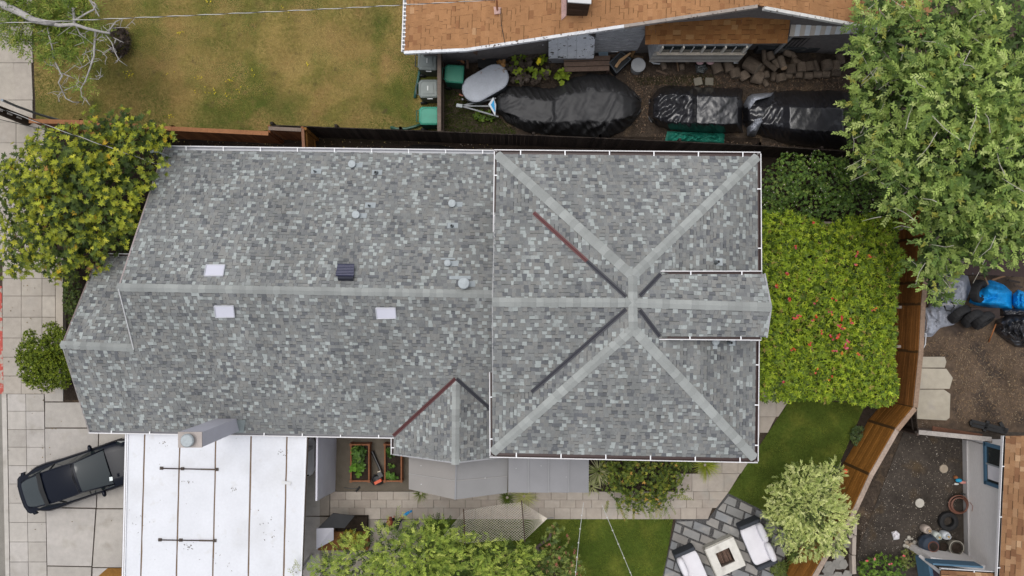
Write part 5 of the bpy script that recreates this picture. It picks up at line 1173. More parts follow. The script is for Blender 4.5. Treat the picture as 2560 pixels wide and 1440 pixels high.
def pot(px, py, prof, col, name, label, cat, inner=None, n=24, tilt=0, grp=None):
    c = P(px, py, prof[-1][1] if tilt == 0 else .2); t = thing(name, label, cat, (c.x, c.y, 0), grp)
    mb = MB(); mb.lathe((0, 0, 0) if 0 else (c.x, c.y, 0), prof, n, col=col); mb.build('vessel', M_METAL, t, smooth=False)
    if inner:
        rr, zz = prof[-1]; mb = MB(); mb.lathe((c.x, c.y, zz - .03), [(rr * 1.08, -.02), (rr * 1.12, .03), (rr * .85, .03), (rr * .8, -.02)], n, col=inner[0]); mb.build('rim', M_ROUGH, t)
        MB().lathe((c.x, c.y, zz - .015), [(rr * .8, 0), (rr * .82, .02)], n, col=inner[1]).build('soil', M_MULCH, t)
pot(2334, 1367, [(.16, .02), (.30, .15), (.36, .38), (.30, .58), (.18, .70), (.17, .74)], (.035, .05, .075), 'glazed_jar', 'large dark blue glazed jar with terracotta rim', 'jar', ((.25, .095, .05), (.04, .03, .02)))
pot(2392, 1370, [(.12, .02), (.2, .1), (.24, .28), (.22, .42), (.24, .48)], (.30, .27, .22), 'stone_pot', 'tan stone pot full of dark soil by the porch wall', 'pot', ((.42, .39, .33), (.035, .03, .025)))
pot(2358, 1366, [(.1, .02), (.2, .1), (.22, .3), (.18, .36)], (.045, .045, .035), 'dark_pot', 'squat dark pot between the glazed jar and stone pot', 'pot', ((.06, .05, .04), (.02, .02, .02)))
def tank(px, py, col, label):
    c = P(px, py, .4); t = thing('gas_bottle', label, 'gas bottle', (c.x, c.y, 0), 'gas bottles')
    MB().lathe((c.x, c.y, 0), [(.12, 0), (.14, .02), (.155, .08), (.155, .30), (.13, .38), (.06, .42)], 24, col=col).build('cylinder', M_METAL, t, smooth=True)
    MB().lathe((c.x, c.y, .40), [(.085, 0), (.085, .1), (.075, .1), (.075, 0)], 18, col=col).build('collar', M_METAL, t)
    MB().lathe((c.x, c.y, .42), [(.025, 0), (.025, .06), (.035, .06), (.035, .08)], 10, col=(.45, .3, .12)).build('valve', M_METAL, t)
tank(2321, 1326, (.50, .42, .36), 'rust-topped gas bottle, furthest from the house wall'); tank(2346, 1342, (.56, .60, .56), 'cream gas bottle in the middle of the trio'); tank(2369, 1341, (.60, .63, .66), 'white gas bottle nearest the house wall')
for (x, y, rr, col, lbl) in ((2360, 1172, .155, (.36, .30, .23), 'round tan stepping disc nearest the window'), (2300, 1258, .165, (.50, .47, .41), 'round pale stepping disc in the middle of the soil')):
    c = P(x, y, .04); mb = MB(); mb.lathe((c.x, c.y, 0), [(rr, 0), (rr * (1.02), .03), (rr * .95, .045)], 22, col=col); tag(mb.build('stepping_disc', M_CONC), lbl, 'stepping stone', 'round stepping discs')
rag('white_bundle', [(2228, 1330), (2240, 1326), (2250, 1335), (2248, 1348), (2234, 1350)], .1, M_FABRIC, 'white crumpled bundle on the soil above the rose bush', 'bundle', amp=.08, seed=41, f=.2)
for i in range(16):
    x, y = rng.uniform(2258, 2292), rng.uniform(1342, 1368); s = rng.uniform(.04, .10); c = P(x, y, s * .6)
    mb = MB(); mb.lathe(c, [(s * .3, -s * .6), (s * .9, -s * .3), (s, 0), (s * .8, s * .4), (s * .25, s * .6)], 9, col=jit(rng.choice([(.34, .32, .28), (.45, .42, .36), (.28, .22, .16)]), rng, .15), sy=rng.uniform(.7, 1))
    tag(mb.build('cobble', M_CONC, smooth=True), 'small rounded cobble in the heap beside the glazed jar', 'stone', 'cobbles by the jar')
hc = thing('hose_coil', 'coiled rust-brown garden hose against the house wall', 'hose', P(2385, 1262, 0)); mb = MB(); pts = []
for k in range(150):
    a = k * .33; rr = .33 + .05 * math.sin(k * .17) ; c = P(2398, 1262, .12 + k * .0016); pts.append(c + V((rr * math.cos(a) + .02 * math.sin(k * .05), rr * math.sin(a) * .92, .02 * math.sin(k * .7))))
mb.tube(pts, .02, 7, (.20, .085, .055)); mb.build('hose', M_METAL, hc, smooth=True)
pts = [P(2424, 1255, .9), P(2432, 1265, 1.0), P(2430, 1278, .95)]; MB().tube(pts, .012, 6, (.25, .12, .08)).build('hose_end', M_METAL, hc)
MB().tube([P(2402, 1235, .5), P(2408, 1234, .7), P(2414, 1237, .75)], .03, 8, (.02, .02, .02)).build('tap', M_METAL, hc)
toy = thing('toy_parrot', 'bright toy bird in blue, pink and white by the house wall', 'toy', P(2396, 1206, 0))
for (x, y, z, s, col) in ((2397, 1201, .2, (.24, .14, .16), (.02, .33, .55)), (2407, 1206, .18, (.24, .12, .1), (.62, .28, .24)), (2391, 1210, .14, (.18, .08, .08), (.7, .68, .62)), (2389, 1193, .12, (.14, .12, .2), (.34, .13, .05))):
    mb = MB(); pillow(mb, P(x, y, z), s, n=8, e=2.2, col=col); mb.build('toy_piece', M_VC, toy, smooth=True)
orn = thing('glass_ornament', 'glowing red glass ball ornament on a stake by the cedar fence', 'ornament', P(2113, 1180, 0)); c = P(2113, 1178, 1.5)
mb = MB(); pillow(mb, c, (.18, .18, .18), n=8, e=2, col=(.75, .09, .04)); mb.build('globe', mat('red_glass', (.75, .11, .05), rough=.08, spec=.9, noises=((9, .5),)), orn, smooth=True)
MB().tube([(c.x, c.y, 0), (c.x, c.y, 1.42)], .012, 6, (.2, .2, .2)).build('stake', M_METAL, orn)
# flagstones and block edging beyond the cedar fence
fz = zone('flagstone_strip', [(2118, 1300), (2155, 1330), (2128, 1470), (2020, 1470)], .004, M_MULCH)
for i in range(34):
    x, y = rng.uniform(2040, 2125), rng.uniform(1340, 1450)
    if x < 2128 - (y - 1300) * .55: continue
    q = [(x + 14 * rng.uniform(.8, 1.1) * math.cos(a), y + 13 * rng.uniform(.8, 1.1) * math.sin(a)) for a in [k * math.pi / 3 + rng.uniform(-.2, .2) for k in range(6)]]
    MB().prism([p.to_2d() for p in PS(q, .03)], 0, .03 + i * .0007, jit((.225, .215, .195), rng, .12)).build('flagstone', M_CONC, fz)
eb_ = thing('block_edging', 'pale concrete block edging between flagstones and bare soil', 'edging', P(2135, 1380, 0))
for a, b in (((2134, 1292), (2133, 1336)), ((2132, 1338), (2131, 1384)), ((2130, 1386), (2132, 1432)), ((2118, 1338), (2132, 1336))): MB().bar(P(*a, .14), P(*b, .14), .14, .28, jit((.42, .36, .31), rng, .08)).build('block', M_CONC, eb_)
# ================================================================= UTILITY POLE, WIRES, STRING LIGHTS
pole = thing('utility_pole', 'dark wooden utility pole leaving the frame at upper left', 'pole', P(72, 304, 0)); pb_ = P(70, 304, 0)
MB().tube([pb_, pb_ + V((0, 0, 4.5)), pb_ + V((-.1, .05, 9.5))], [.17, .15, .12], 14, (.05, .035, .027)).build('pole_shaft', M_BARK, pole, smooth=True)
for k in range(6): MB().box(pb_ + V((.15, -.05, .8 + k * .55)), (.04, .05, .28), col=(.55, .52, .5)).build('pole_marker', M_VC, pole)
MB().tube([P(150, 301, .05), P(100, 287, 1.2), P(40, 265, 2.8), P(5, 250, 3.8)], .045, 8, (.16, .19, .22)).build('guy_guard', M_METAL, pole)
def sag(a, b, s, n=24): return [a.lerp(b, i / n) - V((0, 0, s * 4 * (i / n) * (1 - i / n))) for i in range(n + 1)]
def twisted(name, a, b, s, label, rr=.009, n=160, tw=.9, parent=None):
    t = thing(name, label, 'cable', a); base = sag(a, b, s, n); L = (b - a).length
    for ph, col in ((0, (.62, .60, .57)), (math.pi, (.02, .02, .02))):
        pts = [p + V((0, math.cos(2 * math.pi * i / n * L / tw + ph) * rr, math.sin(2 * math.pi * i / n * L / tw + ph) * rr)) for i, p in enumerate(base)]
        MB().tube(pts, rr, 5, col).build('cable_strand', M_METAL, t)
    return t
twisted('power_cable', P(-60, 60, 6.8), mtop, .12, 'twisted power cable crossing above the dry lawn to brown house')
mb = MB(); mb.tube([mtop, mtop + V((-.25, .05, .02)), mtop + V((-.05, .12, .1)), mtop], .012, 5, (.7, .68, .66)); mb.tube([mtop, mtop + V((-.3, -.02, .06)), mtop + V((-.1, .02, .12))], .012, 5, (.6, .58, .56)); mb.build('drip_loop', M_METAL, broof)
mast = PP(424, 392, N_pl) + V((-.2, -.02, .9))
twisted('service_cable', P(-60, 250, 7.5), P(398, 412, 3.7), .3, 'twisted service cable running over the left tree to grey house', rr=.01)
tag(MB().tube(sag(P(-60, 285, 6.5), mast, .25), .01, 5, (.02, .02, .02)).build('phone_wire', M_METAL), 'thin black wire beside the service cable over the left tree', 'wire')
tag(MB().tube([PP(1252, 22, BW) + V((0, 0, .05)), PP(1253, 60, BW) + V((0, 0, .04)), PP(1262, 108, BW) + V((0, 0, .04))], .012, 5, (.03, .025, .02)).build('roof_wire', M_METAL), 'thin black wire lying down the brown roof from the mast', 'wire')
def lights(pts, label, nb):
    t = thing('string_lights', label, 'string lights', P(*pts[0]), 'garden string lights'); a, b = P(*pts[0]), P(*pts[-1]); path = sag(a, b, .18, 30)
    MB().tube(path, .009, 5, (.5, .5, .48)).build('wire', M_METAL, t)
    for k in range(1, nb):
        p = path[int(30 * k / nb)]; mb = MB(); pillow(mb, p - V((0, 0, .06)), (.055, .055, .08), n=6, e=2, col=(.75, .75, .72)); mb.build('bulb', M_VC, t, smooth=True)
lights([(1459, 1256, 2.5), (1436, 1470, 2.9)], 'string of garden bulbs nearer the red-tipped bush', 6); lights([(1505, 1262, 2.5), (1592, 1470, 2.9)], 'string of garden bulbs slanting toward the stone patio', 6)
# ================================================================= HAMMOCK
hm = thing('rope_hammock', 'cream rope hammock with spreader bars over the grass', 'hammock', P(1235, 1310, 0))
lb0, lb1, rb0, rb1 = P(1159, 1277, .75), P(1163, 1359, .75), P(1304, 1255, .75), P(1312, 1351, .75)
lt, rt = P(1106, 1343, 1.25), P(1368, 1296, 1.25); ROPE = (.66, .60, .52)
for a, b, c_ in ((lb0, lb1, (.12, .075, .05)), (rb0, rb1, (.10, .07, .055))):
    d = (b - a).normalized(); MB().tube([a - d * .06, b + d * .06], .022, 8, c_).build('spreader_bar', M_WOOD, hm)
NR = 30; net = MB()
for i in range(NR):
    f = (i + .5) / NR; a, b = lb0.lerp(lb1, f), rb0.lerp(rb1, f); pts = []
    for k in range(41):
        s = k / 40; sg = .30 * math.sin(math.pi * s) * (.35 + .65 * math.sin(math.pi * f)); zig = (1 if (k + i) % 2 else -1) * .019
        p = a.lerp(b, s) - V((0, 0, sg)); pts.append(p + (lb1 - lb0).normalized() * zig)
    net.tube(pts, .0095, 4, ROPE, cap=False)
net.build('net', M_ROUGH, hm)
for nm, tp, q0, q1 in (('left', lt, lb0, lb1), ('right', rt, rb0, rb1)):
    fan = MB()
    for i in range(18): fan.tube([tp, q0.lerp(q1, (i + .5) / 18)], .008, 4, ROPE, cap=False)
    fan.build('clew_strings', M_ROUGH, hm)
MB().tube([rt, P(1384, 1294, 1.35)], .015, 6, (.2, .2, .2)).build('hook', M_METAL, hm)
MB().tube([lt, P(1092, 1352, 1.4)], .015, 6, (.2, .2, .2)).build('hook', M_METAL, hm)
# ================================================================= PERSON
def skin(name, nodes, edges, m, parent=None, sub=2):
    me = bpy.data.meshes.new(name); me.from_pydata([n[0] for n in nodes], edges, []); me.materials.append(m)
    o = bpy.data.objects.new(name, me); link(o, parent)
    md = o.modifiers.new('skin', 'SKIN'); md.use_smooth_shade = True
    for i, n in enumerate(nodes): me.skin_vertices[0].data[i].radius = (n[1], n[2] if len(n) > 2 else n[1]); me.skin_vertices[0].data[i].use_root = (i == 0)
    md2 = o.modifiers.new('sub', 'SUBSURF'); md2.levels = sub; md2.render_levels = sub
    return o
pc = P(985, 1312, .95); O = V((pc.x, pc.y, 0))
body = [(O + V((0, 0, .95)), .15, .11), (O + V((-.01, .06, 1.15)), .14, .10), (O + V((-.02, .14, 1.38)), .17, .10), (O + V((-.03, .19, 1.50)), .06), (O + V((-.04, .25, 1.60)), .085, .10), (O + V((-.04, .27, 1.70)), .08, .09),
        (O + V((.18, .17, 1.42)), .055), (O + V((.34, .34, 1.22)), .042), (O + V((.50, .46, 1.10)), .032), (O + V((.58, .49, 1.07)), .03),
        (O + V((-.22, .12, 1.40)), .055), (O + V((-.38, .02, 1.18)), .042), (O + V((-.34, -.05, .98)), .032), (O + V((-.31, -.03, .90)), .03),
        (O + V((.10, -.02, .88)), .085), (O + V((.12, .04, .48)), .058), (O + V((.12, .0, .08)), .04), (O + V((.12, .13, .05)), .035),
        (O + V((-.10, -.02, .88)), .085), (O + V((-.12, .05, .48)), .058), (O + V((-.13, -.02, .08)), .04), (O + V((-.13, .11, .05)), .035)]
bed_ = [(0, 1), (1, 2), (2, 3), (3, 4), (4, 5), (2, 6), (6, 7), (7, 8), (8, 9), (2, 10), (10, 11), (11, 12), (12, 13), (0, 14), (14, 15), (15, 16), (16, 17), (0, 18), (18, 19), (19, 20), (20, 21)]
person = skin('person', body, bed_, M_SKIN)
tag(person, 'person in a navy shirt reaching out with a blue gloved hand beside the path', 'person')
M_NAVY = mat('navy_cloth', (.012, .015, .028), rough=.9, noises=((10, .2),), bump=.3, bs=40); M_BLUEGLOVE = mat('blue_glove', (.02, .25, .55), rough=.6, noises=((20, .1),)); M_TROUS = mat('dark_trousers', (.02, .02, .022), rough=.9)
k_ = 1.14
skin('shirt', [(body[0][0], .175, .14), (body[1][0], .165, .13), (body[2][0], .2, .135), (body[6][0], .085), (body[6][0].lerp(body[7][0], .9), .065), (body[10][0], .085), (body[10][0].lerp(body[11][0], .6), .07)], [(0, 1), (1, 2), (2, 3), (3, 4), (2, 5), (5, 6)], M_NAVY, person)
skin('trousers', [(body[0][0] - V((0, 0, .04)), .17, .135), (body[14][0], .105), (body[15][0], .078), (body[16][0], .065), (body[18][0], .105), (body[19][0], .078), (body[20][0], .065)], [(0, 1), (1, 2), (2, 3), (0, 4), (4, 5), (5, 6)], M_TROUS, person)
g0_ = body[7][0].lerp(body[8][0], .15); hand = body[9][0]
skin('glove', [(g0_, .062), (body[8][0], .055), (hand, .06)], [(0, 1), (1, 2)], M_BLUEGLOVE, person)
for i, a in enumerate((-35, -14, 4, 22, 60)):
    dr = (hand - body[8][0]).normalized(); s = V((-dr.y, dr.x, 0)); q = dr * math.cos(R(a)) + s * math.sin(R(a)); l = (.07, .085, .09, .08, .06)[i]
    skin('glove_finger', [(hand + s * math.sin(R(a)) * .03, .016), (hand + q * l * .6, .015), (hand + q * l - V((0, 0, .025)), .012)], [(0, 1), (1, 2)], M_BLUEGLOVE, person, 1)
h2 = body[13][0]
for i, a in enumerate((-30, -10, 8, 26, 70)):
    skin('finger', [(h2, .014), (h2 + V((.04 * math.sin(R(a)), .05, -.03)), .010), (h2 + V((.055 * math.sin(R(a)), .06, -.07)), .008)], [(0, 1), (1, 2)], M_SKIN, person, 1)
hd_ = body[5][0]
mb = MB(); mb.lathe(hd_ + V((0, .0, .0)), [(.112, -.04), (.115, .02), (.095, .075), (.05, .105), (.01, .112)], 18, col=(.25, .06, .035), sy=1.12); mb.slab([hd_ + V((-.09, .09, -.02)), hd_ + V((.09, .09, -.02)), hd_ + V((.06, .2, -.05)), hd_ + V((-.06, .2, -.05))], .012, (.2, .05, .03)); mb.build('cap', M_VC, person, smooth=True)
mb = MB(); f0 = body[4][0]; pillow(mb, f0 + V((0, .115, .01)), (.03, .05, .045), n=6, e=2, col=(.42, .24, .17)); mb.build('nose', M_SKIN, person, smooth=True)
for s in (-1, 1):
    mb = MB(); pillow(mb, f0 + V((s * .035, .10, .045)), (.025, .02, .016), n=6, e=2, col=(.05, .04, .04)); mb.build('eye', M_VC, person, smooth=True)
    mb = MB(); pillow(mb, f0 + V((s * .092, .0, .02)), (.02, .04, .06), n=6, e=2); mb.build('ear', M_SKIN, person, smooth=True)
mb = MB(); pillow(mb, f0 + V((0, .105, -.035)), (.05, .012, .014), n=6, e=2, col=(.3, .12, .1)); mb.build('mouth', M_VC, person, smooth=True)
# ================================================================= VEGETATION
NPR = np.random.default_rng(77)
def unit(a): return a / np.maximum(np.linalg.norm(a, axis=-1, keepdims=True), 1e-9)
def pick(pal, n):
    w_ = np.array([p[0] for p in pal], float); c = np.array([p[1] for p in pal]); i = NPR.choice(len(pal), n, p=w_ / w_.sum())
    return c[i] * NPR.uniform(.8, 1.2, (n, 1)) * GAIN
def leaf_quads(base, d, up, L, W, fold=.15):
    """Diamond leaves: base point, direction, a rough facing, length and width."""
    s = unit(np.cross(d, up)); n = np.cross(s, d); L = L[:, None]; W = W[:, None]
    m1 = base + d * L * .30 + n * L * fold * .4; m2 = base + d * L * .68 + n * L * fold * .3
    return np.stack([base, m1 - s * W * .46, m2 - s * W * .42, base + d * L - n * L * fold * .4, m2 + s * W * .42, m1 + s * W * .46], 1)
def rosettes(c, ax, k, L, W, pal, spread=(.15, .6), per_cluster=True, tj=.25):
    n = len(c); c = np.repeat(c, k, 0); ax = np.repeat(unit(ax), k, 0); m = n * k
    t = unit(np.cross(ax, NPR.normal(size=(n, 3)).repeat(k, 0))); b = np.cross(ax, t)
    th = np.tile(np.arange(k) * 2 * np.pi / k, n) + NPR.uniform(-tj, tj, m); el = NPR.uniform(*spread, m)
    d = unit((t * np.cos(th)[:, None] + b * np.sin(th)[:, None]) * np.cos(el)[:, None] + ax * np.sin(el)[:, None])
    Ls = L * NPR.uniform(.7, 1.25, m)
    col = np.repeat(pick(pal, n), k, 0) * NPR.uniform(.85, 1.15, (m, 1)) if per_cluster else pick(pal, m)
    return leaf_quads(c, d, ax, Ls, W * NPR.uniform(.8, 1.2, m)), col
def sprays(b, d, Lt, nl, L, W, pal, droop=.25, ang=.9):
    n = len(b); d = unit(d); up = np.tile([0, 0, 1.], (n, 1)); s = unit(np.cross(d, up + NPR.normal(0, .2, (n, 3)))); Q, C = [], []
    tc = pick(pal, n)
    for j in range(nl):
        t = (j + .6) / nl; p = b + d * (Lt * t)[:, None]; p[:, 2] -= droop * Lt * t * t
        sg = 1 if j % 2 else -1; dd = unit(d * .75 + s * sg * ang * (1 - .5 * t) + NPR.normal(0, .14, (n, 3)) + np.array([0, 0, .1 - droop * t]))
        Q.append(leaf_quads(p, dd, up, L * NPR.uniform(.7, 1.2, n), np.full(n, W))); C.append(tc * NPR.uniform(.85, 1.15, (n, 1)))
    return np.concatenate(Q), np.concatenate(C)
def lobe_points(lobes, dens, shell=.55, clump=.0, cs=1.2, zs=.75):
    """Points in a union of lobes (px, py, z, radius px) - more of them near the skin."""
    out, ax = [], []
    for (x, y, z, rp) in lobes:
        c = P(x, y, z); rr = rp / F * (H - z); n = int(dens * rr * rr)
        v = unit(NPR.normal(size=(n, 3))); v[:, 2] = np.where(NPR.random(n) < .72, np.abs(v[:, 2]), v[:, 2])
        rad = rr * NPR.uniform(shell, 1.0, n) * (1 + .16 * np.array([noise.noise(V(q * 2.2) + c) for q in v]))
        p = np.array(c)[None] + v * rad[:, None] * np.array([1, 1, zs])
        if clump:
            k = np.array([noise.noise(V(q * cs)) for q in p]); keep = k > -clump + NPR.uniform(-.15, .15, n); p, v = p[keep], v[keep]
        out.append(p); ax.append(v)
    return np.concatenate(out), np.concatenate(ax)
def limbs(t, base, h, targets, r0, col, name='trunk', wig=.15, twigs=0, seed=1):
    rr = random.Random(seed); mb = MB(); mb.col = col; base = V(base); top = base + V((rr.uniform(-.1, .1), rr.uniform(-.1, .1), h))
    mb.tube([base, base.lerp(top, .5) + V((rr.uniform(-.05, .05), rr.uniform(-.05, .05), 0)), top], [r0 * 1.25, r0, r0 * .85], 9)
    for e in targets:
        e = V(e); m1 = top.lerp(e, .35) + V((rr.uniform(-wig, wig), rr.uniform(-wig, wig), .15)); m2 = top.lerp(e, .7) + V((rr.uniform(-wig, wig), rr.uniform(-wig, wig), .1))
        mb.tube([top, m1, m2, e], [r0 * .6, r0 * .42, r0 * .28, r0 * .1], 7)
        for k in range(twigs):
            s = m1.lerp(e, rr.uniform(.1, .95)); q = s + V((rr.uniform(-1, 1), rr.uniform(-1, 1), rr.uniform(-.1, .6))) * rr.uniform(.3, .8)
            mb.tube([s, s.lerp(q, .5) + V((0, 0, .06)), q], [r0 * .13, r0 * .1, r0 * .04], 5)
    return mb.build(name, M_BARK, t, smooth=True)
def plant(name, label, cat, loc, group=None): return thing(name, label, cat, loc, group)
def crown(t, sets, name='crown', m=None):
    return quads_mesh(name, np.concatenate([s[0].reshape(-1, 6, 3) for s in sets]), np.concatenate([s[1] for s in sets]), m or M_LEAF, t, 6)
UPV = np.array([0, 0, 1.])
GAIN = 1.75
# ---- big tree left of the house
YG = [(30, (.215, .235, .02)), (28, (.135, .16, .016)), (28, (.055, .08, .012)), (10, (.29, .285, .028)), (1.5, (.36, .25, .02)), (.8, (.20, .11, .03))]
lob = [(205, 480, 4.3, 170), (110, 450, 3.9, 110), (60, 520, 3.6, 85), (310, 430, 4.2, 105), (345, 345, 3.9, 80), (245, 335, 3.7, 70), (200, 400, 4.5, 110), (110, 590, 3.6, 110), (200, 610, 3.7, 100), (50, 640, 3.3, 70), (290, 540, 4.0, 85), (150, 660, 3.4, 55), (395, 345, 3.6, 45), (120, 380, 3.8, 70), (305, 290, 3.5, 32), (330, 560, 3.3, 50), (20, 440, 3.5, 60), (245, 665, 3.4, 42)]
t = plant('broadleaf_tree', 'big yellow-green leafy tree between the footpath and the house front', 'tree', P(180, 520, 0))
limbs(t, P(185, 520, 0), 1.6, [P(*l[:3]) for l in lob], .17, (.13, .09, .065), twigs=5, seed=4)
p, v = lobe_points(lob, 165, .5, .04, 2.0); q1 = rosettes(p, v * .55 + UPV * .8 + NPR.normal(0, .3, p.shape), 8, .115, .038, YG)
p2, v2 = lobe_points([(a, b, c - .5, d * .9) for a, b, c, d in lob], 90, .2); q2 = rosettes(p2, v2 * .5 + UPV, 7, .13, .05, [(2, (.03, .05, .011)), (1, (.055, .08, .014))])  # inner leaves in darker greens: shade inside the crown put into their colour
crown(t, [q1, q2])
# ---- big tree at the right
RG = [(30, (.20, .26, .065)), (30, (.14, .195, .045)), (24, (.075, .12, .028)), (12, (.28, .33, .11)), (3, (.28, .28, .06))]
rng = random.Random(9)
lob = [(2250, 110, 6.0, 120), (2380, 90, 7.0, 140), (2500, 100, 7.5, 150), (2290, 250, 6.0, 140), (2420, 260, 7.6, 170), (2540, 270, 8.0, 150), (2190, 220, 5.2, 75), (2210, 330, 5.2, 95), (2170, 400, 4.8, 60), (2330, 400, 6.6, 150), (2460, 420, 7.5, 160), (2560, 440, 8, 140), (2270, 470, 5.6, 90), (2380, 540, 6.2, 120), (2500, 550, 7.0, 110), (2330, 610, 5.4, 70), (2340, 690, 4.8, 45), (2300, 660, 4.6, 32), (2440, 620, 6, 70), (2150, 270, 4.6, 45), (2200, 30, 5.6, 70), (2150, 330, 4.6, 38), (2545, 600, 6.5, 70), (2230, 170, 5.4, 70), (2355, 745, 4.2, 24), (2165, 120, 5.0, 55)]
t = plant('canopy_tree', 'huge pale green tree filling the upper right corner', 'tree', P(2450, 380, 0))
limbs(t, P(2455, 380, 0), 3.0, [P(*l[:3]) for l in lob], .24, (.27, .235, .195), twigs=7, seed=8)
p, v = lobe_points(lob, 95, .5, .10, 1.2); q1 = sprays(p, v * .8 + UPV * .35 + NPR.normal(0, .4, p.shape), NPR.uniform(.28, .5, len(p)), 11, .125, .05, RG, droop=.25, ang=.85)
p, v = lobe_points(lob, 60, .6, .10, 1.2); q3 = rosettes(p, v * .5 + UPV * .8 + NPR.normal(0, .3, p.shape), 7, .12, .045, RG, spread=(-.2, .6), tj=.6)
p2, v2 = lobe_points([(a, b, c - .8, d * .92) for a, b, c, d in lob], 80, .2); q2 = rosettes(p2, v2 * .5 + UPV, 6, .18, .07, [(1, (.045, .075, .018)), (1, (.075, .12, .028)), (1, (.03, .05, .013))])  # lower leaf layer coloured dark, painting in the shaded gaps
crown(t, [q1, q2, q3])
mb = MB(); mb.col = (.42, .39, .33)
for k in range(90):
    l = rng.choice(lob); a = P(l[0] + rng.uniform(-.8, .8) * l[3], l[1] + rng.uniform(-.8, .8) * l[3], l[2] + .5 * l[3] / 75); d = V((rng.uniform(-1, 1), rng.uniform(-1, 1), rng.uniform(-.1, .3))) * rng.uniform(.4, 1.0)
    mb.tube([a, a + d * .5 + V((rng.uniform(-.08, .08), rng.uniform(-.08, .08), .04)), a + d], [.012, .009, .004], 5)
tag(mb.build('twigs', M_BARK, t), kind='stuff')
# ---- flowering shrub behind the hip roof
t = plant('flowering_shrub', 'dark green shrub with tiny pale flowers between dark fence and vine', 'shrub', P(2040, 470, 0))
lob = [(1950, 470, 2.2, 60), (2010, 450, 2.4, 65), (2080, 460, 2.4, 70), (2140, 470, 2.4, 60), (1930, 510, 2.0, 40), (2035, 505, 2.0, 55), (2100, 515, 2.0, 50), (2045, 398, 2.0, 22), (1975, 420, 2.1, 38), (2180, 500, 2.2, 50), (2100, 420, 2.2, 30)]
limbs(t, P(2040, 480, 0), .7, [P(*l[:3]) for l in lob], .06, (.08, .06, .045))
p, v = lobe_points(lob, 560, .6, .25, 2.2); q1 = rosettes(p, v + UPV * .7, 5, .075, .034, [(3, (.075, .125, .02)), (3, (.05, .09, .016)), (2, (.03, .055, .012)), (1, (.11, .15, .03))]); crown(t, [q1], 'foliage')
k = NPR.choice(len(p), 200); q = rosettes(p[k] + v[k] * .05, v[k] + UPV, 5, .018, .013, [(1, (.34, .24, .26)), (1, (.36, .31, .30))]); crown(t, [q], 'blossom', M_VC)
# ---- trumpet vine on its pergola
pg = thing('pergola', 'timber pergola almost buried under the trumpet vine', 'pergola', P(2080, 760, 0)); rng = random.Random(3)
for x0, y0, x1, y1 in ((1915, 560, 2255, 572), (1912, 660, 2255, 668), (1912, 760, 2252, 768), (1910, 860, 2250, 866), (1908, 960, 2245, 965), (2038, 557, 2094, 558)):
    MB().bar(P(x0, y0, 1.85), P(x1, y1, 1.85), .09, .14, (.22, .185, .16)).build('beam', M_WOOD, pg)
for x, y in ((1920, 560), (2240, 570), (2240, 960), (1915, 960)): p_ = P(x, y, 2.1); MB().box((p_.x, p_.y, .9), (.1, .1, 1.8), col=(.2, .15, .12)).build('post', M_WOOD, pg)
t = plant('trumpet_vine', 'lush bright green vine with red trumpet flowers covering the pergola', 'vine', P(2080, 760, 0))
VP = [(1893, 535), (1960, 522), (2030, 545), (2045, 560), (2090, 560), (2110, 540), (2190, 535), (2250, 555), (2240, 600), (2262, 640), (2245, 720), (2240, 780), (2240, 850), (2235, 900), (2252, 960), (2240, 1002), (2200, 1018), (2130, 1010), (2080, 1000), (2000, 1003), (1893, 1000)]
def field(poly, n, zf, inset_=0):
    xs = [a for a, _ in poly]; ys_ = [b for _, b in poly]; o_ = []
    while len(o_) < n:
        x, y = NPR.uniform(min(xs), max(xs)), NPR.uniform(min(ys_), max(ys_))
        xx, yy = x + 10 * noise.noise(V((x * .05, y * .05, 1))), y + 10 * noise.noise(V((x * .05, y * .05, 7)))
        if inside(xx, yy, poly): o_.append(tuple(P(x, y, zf(x, y))))
    return np.array(o_)
zf = lambda x, y: 2.35 + .45 * fbm(x * .022, y * .022, 2) + .26 * noise.noise(V((x * .07, y * .07, 3))) - NPR.random() ** 2 * .5
p = field(VP, 9500, zf); nf = NPR.normal(0, .35, p.shape) + UPV
VG = [(34, (.165, .225, .014)), (28, (.11, .16, .012)), (20, (.055, .09, .010)), (16, (.24, .29, .022)), (3, (.20, .15, .04))]
q1 = rosettes(p, nf, 5, .10, .034, VG, spread=(-.15, .5), tj=.8); pd = field(VP, 1500, lambda x, y: 1.95 + .2 * NPR.random()); q2 = rosettes(pd, NPR.normal(0, .3, pd.shape) + UPV, 6, .13, .055, [(1, (.05, .08, .01)), (1, (.075, .115, .012))])  # deep leaves get darker greens, shade painted beneath the top layer
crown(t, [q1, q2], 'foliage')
FL = [(1985, 618), (1995, 625), (2030, 562), (2160, 596), (2172, 640), (2177, 645), (2140, 634), (2232, 598), (2137, 663), (1997, 658), (1967, 685), (1940, 702), (1942, 712), (2083, 688), (1975, 750), (1985, 748), (2087, 745), (2065, 744), (2040, 757), (2072, 778), (2078, 780), (1995, 788), (1988, 797), (2045, 788), (2105, 795), (2128, 803), (2037, 803), (2100, 815), (2108, 822), (2092, 840), (2095, 842), (2052, 832), (2119, 855), (2080, 845), (2110, 868), (2118, 871), (2085, 876), (2105, 880), (2144, 885), (1985, 874), (2022, 861), (2135, 912), (2040, 928), (2042, 932), (2078, 946), (2152, 964), (1962, 953), (2147, 868), (2185, 774), (1952, 803)]
